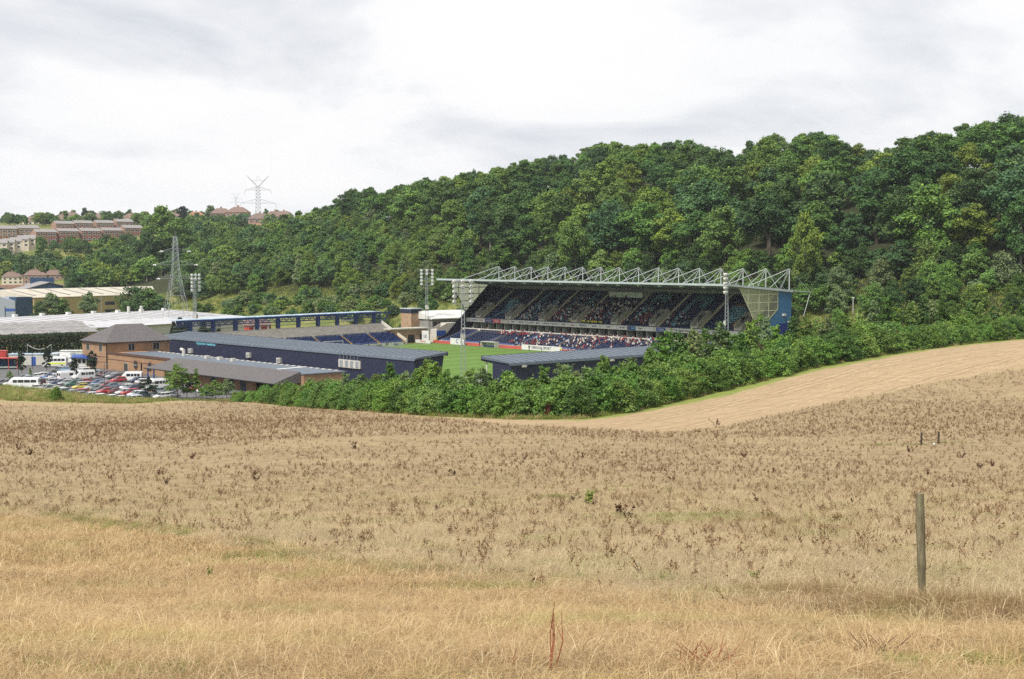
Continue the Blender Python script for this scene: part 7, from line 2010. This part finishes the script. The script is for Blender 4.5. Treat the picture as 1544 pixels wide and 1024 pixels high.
# brown standing weeds of the stubble: sparse near, dense beyond
def weed_mesh(seed, h, stems, leaf):
    r = np.random.default_rng(seed); V, Q, T = [], [], []
    for i in range(stems):
        b = np.array([r.normal(0, .05), r.normal(0, .05), -.03]); tip = b + np.array([r.normal(0, .10) * h / .3, r.normal(0, .10) * h / .3, h * r.uniform(.65, 1.1)])
        for a in (0, 1.57):
            side = np.array([math.cos(a), math.sin(a), 0]) * .007; k = len(V); V += [b - side, b + side, tip + side * .5, tip - side * .5]; Q.append((k, k + 1, k + 2, k + 3)); T.append(.3)
        for j in range(leaf):
            t = r.uniform(.15, 1.0); c = b + (tip - b) * t + r.normal(0, .014, 3); d = r.normal(size=3); d[2] -= .5; d /= np.linalg.norm(d)
            e = np.cross(d, r.normal(size=3)); e /= np.linalg.norm(e); l = h * r.uniform(.10, .24); w = l * .30
            k = len(V); V += [c, c + d * l * .5 + e * w, c + d * l, c + d * l * .5 - e * w]; Q.append((k, k + 1, k + 2, k + 3)); T.append(np.clip(r.normal(.5, .22), 0, 1))
    return np.array(V), np.array(Q), np.array(T)
weeds = [tmesh('stubble_weed', [weed_mesh(k, .30, 2 + k % 3, 6 + 2 * (k % 3))], M['weed']) for k in range(7)]
p4 = field_points(95000, 12, 175, 1.5)
X, Y = p4[:, 0], p4[:, 1]
bb, gg, tt, ww = zones(p4)
rown = vnoise(X, Y, .22, 2) * .5 + vnoise(X, Y, .06, 5) * .6
prob = np.interp(Y, [12, 20, 32, 48, 75, 180], [.09, .20, .29, .33, .35, .30]) * np.clip(.62 + .55 * rown, .06, 1) * (1 - bb) * np.clip(1 - 1.3 * tt, 0, 1) * (1 - .8 * gg)
k4 = rs.random(len(p4)) < prob; pw = p4[k4]; n = len(pw)
instancer('stubble_weeds', 'brown withered weeds standing all over the stubble field', 'weeds', pw, rs.uniform(.55, 1.3, n) * np.interp(pw[:, 1], [14, 30, 60, 170], [.72, .84, .76, .70]), weeds, 6, .16)
# farther weeds on the rising brown ground
p5 = field_points(60000, 120, 330, 1.2); bb, gg, tt, ww = zones(p5)
k5 = (rs.random(len(p5)) < np.clip(.55 + .4 * vnoise(p5[:, 0], p5[:, 1], .05, 9), .1, 1) * np.clip(1 - 1.4 * tt, 0, 1) * (1 - gg)); pw = p5[k5]
instancer('far_stubble_weeds', 'brown weed speckle on the rising far part of the field', 'weeds', pw, rs.uniform(.7, 1.3, len(pw)), weeds, 7, .16)
print('weeds', n, len(pw), 'bank', len(pb), len(pb2), 'straw', len(pf))
# green and russet growth
gt = [tmesh('green_tuft', [blade_tuft(rs, 34, .24, .14, .0045, .8, .2)], M['greengrass']) for _ in range(3)]
rt = [tmesh('russet_tuft', [blade_tuft(rs, 44, .40, .2, .0036, .55, .05)], M['redgrass']) for _ in range(3)]
def patch(px, py, rx, ry, n):
    c = hit(px, py); q = rs.normal(size=(n, 2)) * np.array([rx, ry]) * .6 + np.array([c.x, c.y]); return np.stack([q[:, 0], q[:, 1], hz(q[:, 0], q[:, 1])], 1)
gp = [patch(*a) for a in [(630, 866, .8, .12, 90), (700, 868, 1.0, .4, 60), (768, 893, .5, .25, 70), (860, 880, 1.2, .5, 90), (1055, 900, .5, .25, 90), (1100, 905, .5, .3, 90), (1000, 880, .25, .2, 30), (1240, 900, .5, .2, 90), (1330, 935, .4, .15, 40), (1420, 925, .6, .2, 60), (1500, 935, .6, .2, 60),
    (100, 1010, .5, .2, 26), (250, 1018, .4, .15, 60), (200, 990, .3, .15, 16), (640, 985, .3, .12, 18), (900, 940, .5, .2, 24), (1210, 975, .5, .2, 50), (1480, 1000, .4, .2, 60), (140, 800, 3, .5, 60), (190, 780, 4, .5, 50), (310, 855, 1.2, .4, 50), (430, 845, 1.5, .5, 60), (560, 858, 1.5, .4, 90),
    (1035, 780, 2.4, .7, 200), (1090, 785, 2.2, .7, 160), (1150, 790, 1.5, .5, 60), (838, 750, .8, .5, 40), (895, 742, .6, .5, 16), (1440, 780, 1, .5, 30), (1200, 798, .8, .4, 24), (1275, 806, 1.2, .5, 40), (1345, 671, 4, .9, 60), (1435, 668, 3, .7, 40), (960, 735, 1, .6, 10), (716, 735, 2, .8, 14)]]
edge_line = []
for a_, b_2 in zip(BANK, BANK[1:]):
    n_ = int((b_2 - a_).length * 26); t_ = rs.random(n_); edge_line.append(np.stack([a_.x + (b_2.x - a_.x) * t_ + rs.normal(0, .35, n_), a_.y + (b_2.y - a_.y) * t_ + rs.normal(.2, .45, n_)], 1))
edge_line = np.vstack(edge_line); ke = vnoise(edge_line[:, 0], edge_line[:, 1], .9, 3) > -.15; edge_line = edge_line[ke]; edge_line = np.c_[edge_line, hz(edge_line[:, 0], edge_line[:, 1])]
gp.append(edge_line)
gp = np.vstack(gp); instancer('green_grass', 'green grass growing in patches along the field edge', 'grass', gp, rs.uniform(.5, 1.1, len(gp)) * np.interp(gp[:, 1], [4.7, 7, 16, 40], [.30, .45, .95, 1.2]), gt, 8, .2)
rp = np.vstack([edge_line[1::3]] + [patch(*a) for a in [(1392, 934, 1.0, .5, 170), (1300, 926, .8, .45, 90), (1230, 912, .6, .35, 130), (1470, 938, .7, .4, 120), (1530, 948, .6, .3, 70), (1170, 905, .5, .3, 70), (980, 752, 1.6, .8, 40), (1130, 792, 2.5, .8, 90), (1240, 803, 2.0, .6, 60)]])
instancer('russet_grass', 'tall russet seeding grass round the foot of the wooden post', 'grass', rp, rs.uniform(.45, .9, len(rp)), rt, 9, .14)
# margin of long grass along the hedge foot and on the car park bank
gb = []
for i in range(2600):
    px = rs.uniform(-20, 1560); D = float(field_edge(px)) - rs.uniform(-2, 1.6); gb.append(((px - 772) / FP * D, D))
for i in range(3600):
    px = rs.uniform(-25, 352); D = float(field_edge(px)) + rs.uniform(0, 1) * max(2, 285 - float(field_edge(px))); gb.append(((px - 772) / FP * D, D))
gb = np.array(gb); gb = np.c_[gb, hz(gb[:, 0], gb[:, 1])]
bt = [tmesh('margin_tuft', [blade_tuft(rs, 26, .7, .5, .03, .8, .1)], m_) for m_ in (M['greengrass'], M['straw'], M['greengrass'], M['greengrass'])]
instancer('margin_grass', 'long green and straw coloured grass along the hedge foot and car park bank', 'grass', gb, rs.uniform(.5, 1.25, len(gb)), bt, 10, .2)
# rough herbage on the banks beside and behind the stadium
bk = []
for i in range(9000):
    u, v = rs.uniform(190, 640), rs.uniform(300, 360)
    if 244 < u < 380 and v < 324 or (u < 244 and v < 322 and u > 205): continue
    if u > 380 and v < 316: continue
    q = W(u, v); bk.append((q.x, q.y))
bk = np.array(bk); bk = np.c_[bk, hz(bk[:, 0], bk[:, 1])]
ht = [tmesh('bank_tuft', [blade_tuft(rs, 24, 1.3, .9, .09, .8, .2)], m_) for m_ in (M['greengrass'],) * 4]
instancer('bank_herbage', 'rough green and yellowish herbage on the bank behind the stands', 'grass', bk, rs.uniform(.6, 1.7, len(bk)), ht, 11, .2)

stem_me = []
for k in range(4):
    mb = MB(); L_ = random.uniform(.14, .30); pts_ = [Vector((0, 0, .02)), Vector((L_ * .5, random.uniform(-.02, .02), .03)), Vector((L_, random.uniform(-.05, .05), random.uniform(.0, .05)))]
    for a_, b_2 in zip(pts_, pts_[1:]): mb.tube(a_, b_2, .0016, 3)
    m_ = mb.mesh('lying_stem', M['straw']); at2 = m_.attributes.new('tint', 'FLOAT', 'FACE'); at2.data.foreach_set('value', [.92] * len(m_.polygons)); stem_me.append(m_)
ls = field_points(2600, 4.8, 16, 1.5); ls = ls[ls[:, 1] < bank_y(ls[:, 0])]
instancer('lying_stems', 'long pale stems lying loose over the near bank', 'straw', ls, rs.uniform(.5, 1.1, len(ls)), stem_me, 13, .1)

# --- plants one can point at
def leafy_plant(seed, h, stems, leaf, mat, name):
    v, q, t = weed_mesh(seed, h, stems, leaf); return np_mesh(name, v, q, mat, {'tint': t})
dock_me = [leafy_plant(200 + k, .62, 4 + k % 3, 26, M['dock'], 'dead_dock_plant') for k in range(5)]
spike_me = [leafy_plant(220 + k, .75, 2, 16, M['dock'], 'dead_dock_plant') for k in range(3)]
DK = [(536, 677, .5, 0), (385, 725, .5, 0), (684, 717, .42, 0), (890, 763, .62, 0), (937, 780, .85, 0), (930, 777, .75, 0), (948, 784, .6, 0), (865, 757, .5, 0), (861, 790, .42, 0), (885, 789, .42, 0), (893, 862, .62, 0), (1210, 828, .7, 1), (1203, 868, .42, 0), (1141, 758, .55, 0), (930, 828, .38, 0), (769, 815, .42, 1), (711, 824, .35, 0),
      (1505, 823, .62, 0), (1513, 800, .85, 1), (1536, 815, .6, 0), (250, 731, .55, 0), (287, 692, .42, 0), (82, 736, .35, 0), (44, 686, .5, 0), (27, 678, .42, 0), (91, 746, .35, 0), (382, 717, .45, 0), (660, 770, .5, 0), (1258, 808, .6, 1), (1285, 760, .42, 0), (1399, 716, .42, 0), (1480, 706, .45, 0), (1495, 703, .42, 0), (1450, 690, .42, 0), (1370, 682, .45, 0),
      (1166, 712, .35, 0), (1124, 690, .4, 0), (1013, 725, .4, 0), (790, 693, .38, 0), (1081, 641, .38, 0), (878, 690, .35, 0), (501, 808, .5, 1), (540, 818, .45, 1), (1002, 800, .45, 1), (1532, 788, .5, 0), (167, 759, .35, 0), (167, 722, .35, 0), (640, 812, .3, 1), (240, 716, .45, 0), (1314, 775, .38, 0)]
DMARK = [(40, 'far left'), (160, 'left'), (300, 'left of centre'), (450, 'below the long navy stand'), (600, 'below the navy stand corner'), (720, 'below the stand gap'), (850, 'below the goal end stand'), (940, 'in the dark dock clump'), (1050, 'below the family enclosure board'), (1150, 'below the end screen'), (1250, 'left of the wooden post'), (1340, 'close left of the wooden post'), (1430, 'close right of the wooden post'), (1510, 'far right')]
for k, (px, py, h, ty) in enumerate(DK):
    q = hit(px, py); me = (spike_me if ty else dock_me)[k % (3 if ty else 5)]
    o = link('dead_dock_plant', me, None, (q.x, q.y, q.z - .02), (0, 0, random.uniform(0, 6))); s = h * 27 * q.y / FP / (.75 if ty else .62)
    o.scale = (s, s, s)
    row = 'near the bank edge' if py > 800 else 'in the middle field' if py > 735 else 'in the upper field' if py > 690 else 'near the field top'
    prop(o, f'{"slim" if ty else "bushy"} {"large" if h > .55 else "small" if h < .42 else "mid sized"} dead dock {row}, {by_mark(px, DMARK)}', 'dead plant', 'dead dock plants in the field')
gd = leafy_plant(300, .55, 4, 30, M['greengrass'], 'green_dock_plant')
for px, py, h, lab in [(888, 763, .6, 'leafy bright green plant beside the dark dock clump'), (1141, 880, .5, 'grey green thistle in the long grass left of the wooden post'), (997, 885, .6, 'slender green plant at the bank edge in the middle'), (315, 880, .7, 'tall thin green stalk on the golden bank at left')]:
    q = hit(px, py); o = link('green_dock_plant', gd, None, q, (0, 0, random.uniform(0, 6))); o.scale = (h * 45 * q.y / FP / .55 * (.35 if 'thin' in lab or 'slender' in lab else 1),) * 2 + (h * 45 * q.y / FP / .55,); prop(o, lab, 'green plant')
# dead stalks and twig heaps on the near bank
def stalks(name, label, cat, px, py, n, h, spread, mat, lie=False, w=.006):
    q = hit(px, py); mb = MB()
    for i in range(n):
        a = random.uniform(0, 6.28); b = Vector((random.uniform(-spread, spread), random.uniform(-spread, spread) * .5, -.02))
        if lie: e = b + Vector((math.cos(a) * h * random.uniform(.5, 1), math.sin(a) * h * random.uniform(.4, 1) * .6, random.uniform(.0, .16)))
        else: e = b + Vector((random.gauss(0, .04) * h * 2, random.gauss(0, .04) * h * 2, h * random.uniform(.55, 1)))
        m = b.lerp(e, .55) + Vector((random.gauss(0, .012), random.gauss(0, .012), .012)); mb.tube(b, m, w, 4, 0, w * .8); mb.tube(m, e, w * .8, 4, 0, w * .4)
        if random.random() < .6: mb.tube(m, m + (e - m) * .5 + Vector((random.gauss(0, .04), random.gauss(0, .04), .02)), w * .5, 3, 0, w * .25)
    return prop(mb.build(name, mat, None, q), label, cat)
red_st = weathered('red_dead_stalk', (.24, .07, .035), .8, 0, .3, 6); tw = weathered('grey_brown_twig', (.17, .10, .06), .9, 0, .3, 6)
stalks('dock_stalks', 'upright red brown dock stalks on the golden bank at left', 'dead stalks', 343, 948, 9, .16, .06, red_st)
stalks('twig_heap', 'flat heap of red brown stems at the edge of the near bank', 'twig heap', 980, 929, 48, .22, .22, red_st, True, .0045)
stalks('twig_heap', 'red brown twig heap at the bottom edge of the view', 'twig heap', 1065, 1012, 50, .13, .09, red_st, True, .0025)
stalks('twig_heap', 'tangled grey brown twigs on the bank below the wooden post', 'twig heap', 1325, 992, 34, .15, .07, tw, True, .003)
stalks('dock_stalks', 'three tall thin red brown stalks at the bottom middle', 'dead stalks', 829, 1018, 4, .34, .025, red_st, False, .0035)
stalks('dock_stalks', 'single short red brown stalk left of the three tall ones', 'dead stalks', 778, 1016, 2, .14, .01, red_st, False, .0035)
stalks('fallen_branch', 'dark fallen stick leaning in the russet grass by the post', 'branch', 1376, 936, 2, .35, .03, tw, True, .012)
# the wooden post
post_m = NT('old_post_wood'); co_ = post_m.coord('Object', (5, 5, .7)); g1 = post_m.noise(5, 6, .7, co_); g2 = post_m.noise(1.8, 3, .6, post_m.coord('Object'))
pc = post_m.ramp(g1, [(.3, (.07, .058, .036)), (.5, (.165, .145, .092)), (.72, (.27, .24, .165))]); pc = post_m.mix(post_m.ramp(g2, [(.5, 0.0), (.75, .5)]), pc, (.16, .19, .08))
post_m.base(pc, .95, 0, .1); post_m.bump(g1, .7, .02)
q = hit(1391, 914); D = q.y
n = 18; H_ = (914 - 741) * D / FP / math.cos(TILT) ; mb = MB(); rings = []
rp_ = np.random.default_rng(4)
for k in range(15):
    z = -.3 + (H_ + .3) * k / 14; r0 = .045 + .003 * math.sin(k * 1.3)
    if z < .42: r0 *= 1.06 if z > .36 else .80
    cx = -.052 * (z / H_); ring = []
    for i in range(n):
        a = 2 * math.pi * i / n; rr = r0 * (1 + .05 * math.sin(3 * a + 1) + .03 * math.sin(7 * a + k * .2) + rp_.normal(0, .012)); rr *= .86 if abs(a - 4.3) < .16 else 1
        ring.append((cx + rr * math.cos(a), rr * math.sin(a), z + (rp_.normal(0, .004) if k == 14 else 0)))
    rings += ring
mb.add(rings, [(k * n + i, k * n + (i + 1) % n, (k + 1) * n + (i + 1) % n, (k + 1) * n + i) for k in range(14) for i in range(n)] + [tuple(range(14 * n, 15 * n))])
po = mb.build('fence_post', post_m.mat, None, q); prop(po, 'weathered round wooden post standing alone in long russet grass', 'post')
# small remnant of fence far out in the field
f0, f1 = hit(1389, 671), hit(1415, 669)
fe = thing('broken_fence', 'small remnant of post and wire fence far out in the brown field', 'fence', f0)
dk = weathered('dark_fence_wood', (.05, .038, .028), .9, 0, .3, 5); dv = f1 - f0
for nm, o_ in (('fence_post', Vector((0, 0, 0))), ('fence_post', dv)): MB().tube(o_ - Vector((0, 0, .3)), o_ + Vector((0, 0, .95)), .075, 7).build(nm, dk, fe)
for z in (.18, .5, .8):
    w_ = MB()
    for k in range(6):
        g_ = lambda t: dv * t + Vector((0, 0, z - .22 * math.sin(math.pi * t)))
        w_.tube(g_(k / 6), g_((k + 1) / 6), .014, 4)
    w_.build('fence_wire', dk, fe)
q = hit(1408, 672); st = MB()
sb_ = bmesh.new(); bmesh.ops.create_icosphere(sb_, subdivisions=2, radius=.11)
for v in sb_.verts: v.co *= 1 + .18 * math.sin(v.co.x * 30) * math.cos(v.co.y * 23); v.co.z *= 1.3
me = bpy.data.meshes.new('pale_stone'); sb_.to_mesh(me); sb_.free(); me.materials.append(M['offwhite']); prop(link('pale_stone', me, None, q + Vector((0, 0, .08))), 'pale stone lying at the foot of the broken fence', 'stone')

# ---- repeats that still read alike: say which by their order from the left
by_label = {}
for o in scene.objects:
    if o.parent is None and o.get('label') and o.get('category') and o.get('category') != 'floodlight mast': by_label.setdefault(o['label'], []).append(o)
def trim(o):
    w = o['label'].split()
    
    for q in ('the', 'of', 'from', 'in', 'near'):
        while len(w) > 16 and q in w: w.remove(q)
    o['label'] = ' '.join(w)
for lab, os_ in by_label.items():
    if len(os_) < 2: trim(os_[0])
    if len(os_) < 2: continue
    os_.sort(key=lambda o: o.location.x / o.location.y)
    for k, o in enumerate(os_):
        w = ('left one' if k == 0 else 'right one') if len(os_) == 2 else ('left' if k == 0 else 'middle' if k == 1 else 'right') + ' one' if len(os_) == 3 else f'{ORDN[min(k, 15)]} from left' if len(os_) <= 15 else None
        if w: o['label'] = f'{lab}, {w}'
        trim(o)

# ---- summer haze in the valley air
lowest = min(float(lv[:, 2].min()), float(fv[:, 2].min())) - 1.2
hzm = bpy.data.materials.new('haze'); hzm.use_nodes = True; ht_ = hzm.node_tree; ht_.nodes.clear()
ho = ht_.nodes.new('ShaderNodeOutputMaterial'); pv = ht_.nodes.new('ShaderNodeVolumePrincipled'); pv.inputs['Density'].default_value = HAZE; pv.inputs['Color'].default_value = (.86, .92, 1.0, 1); pv.inputs['Anisotropy'].default_value = .25
ht_.links.new(pv.outputs[0], ho.inputs['Volume'])
if HAZE > 0: prop(MB().box(-2400, 2400, -30, 2450, lowest, 132).build('haze', hzm), kind='stuff')
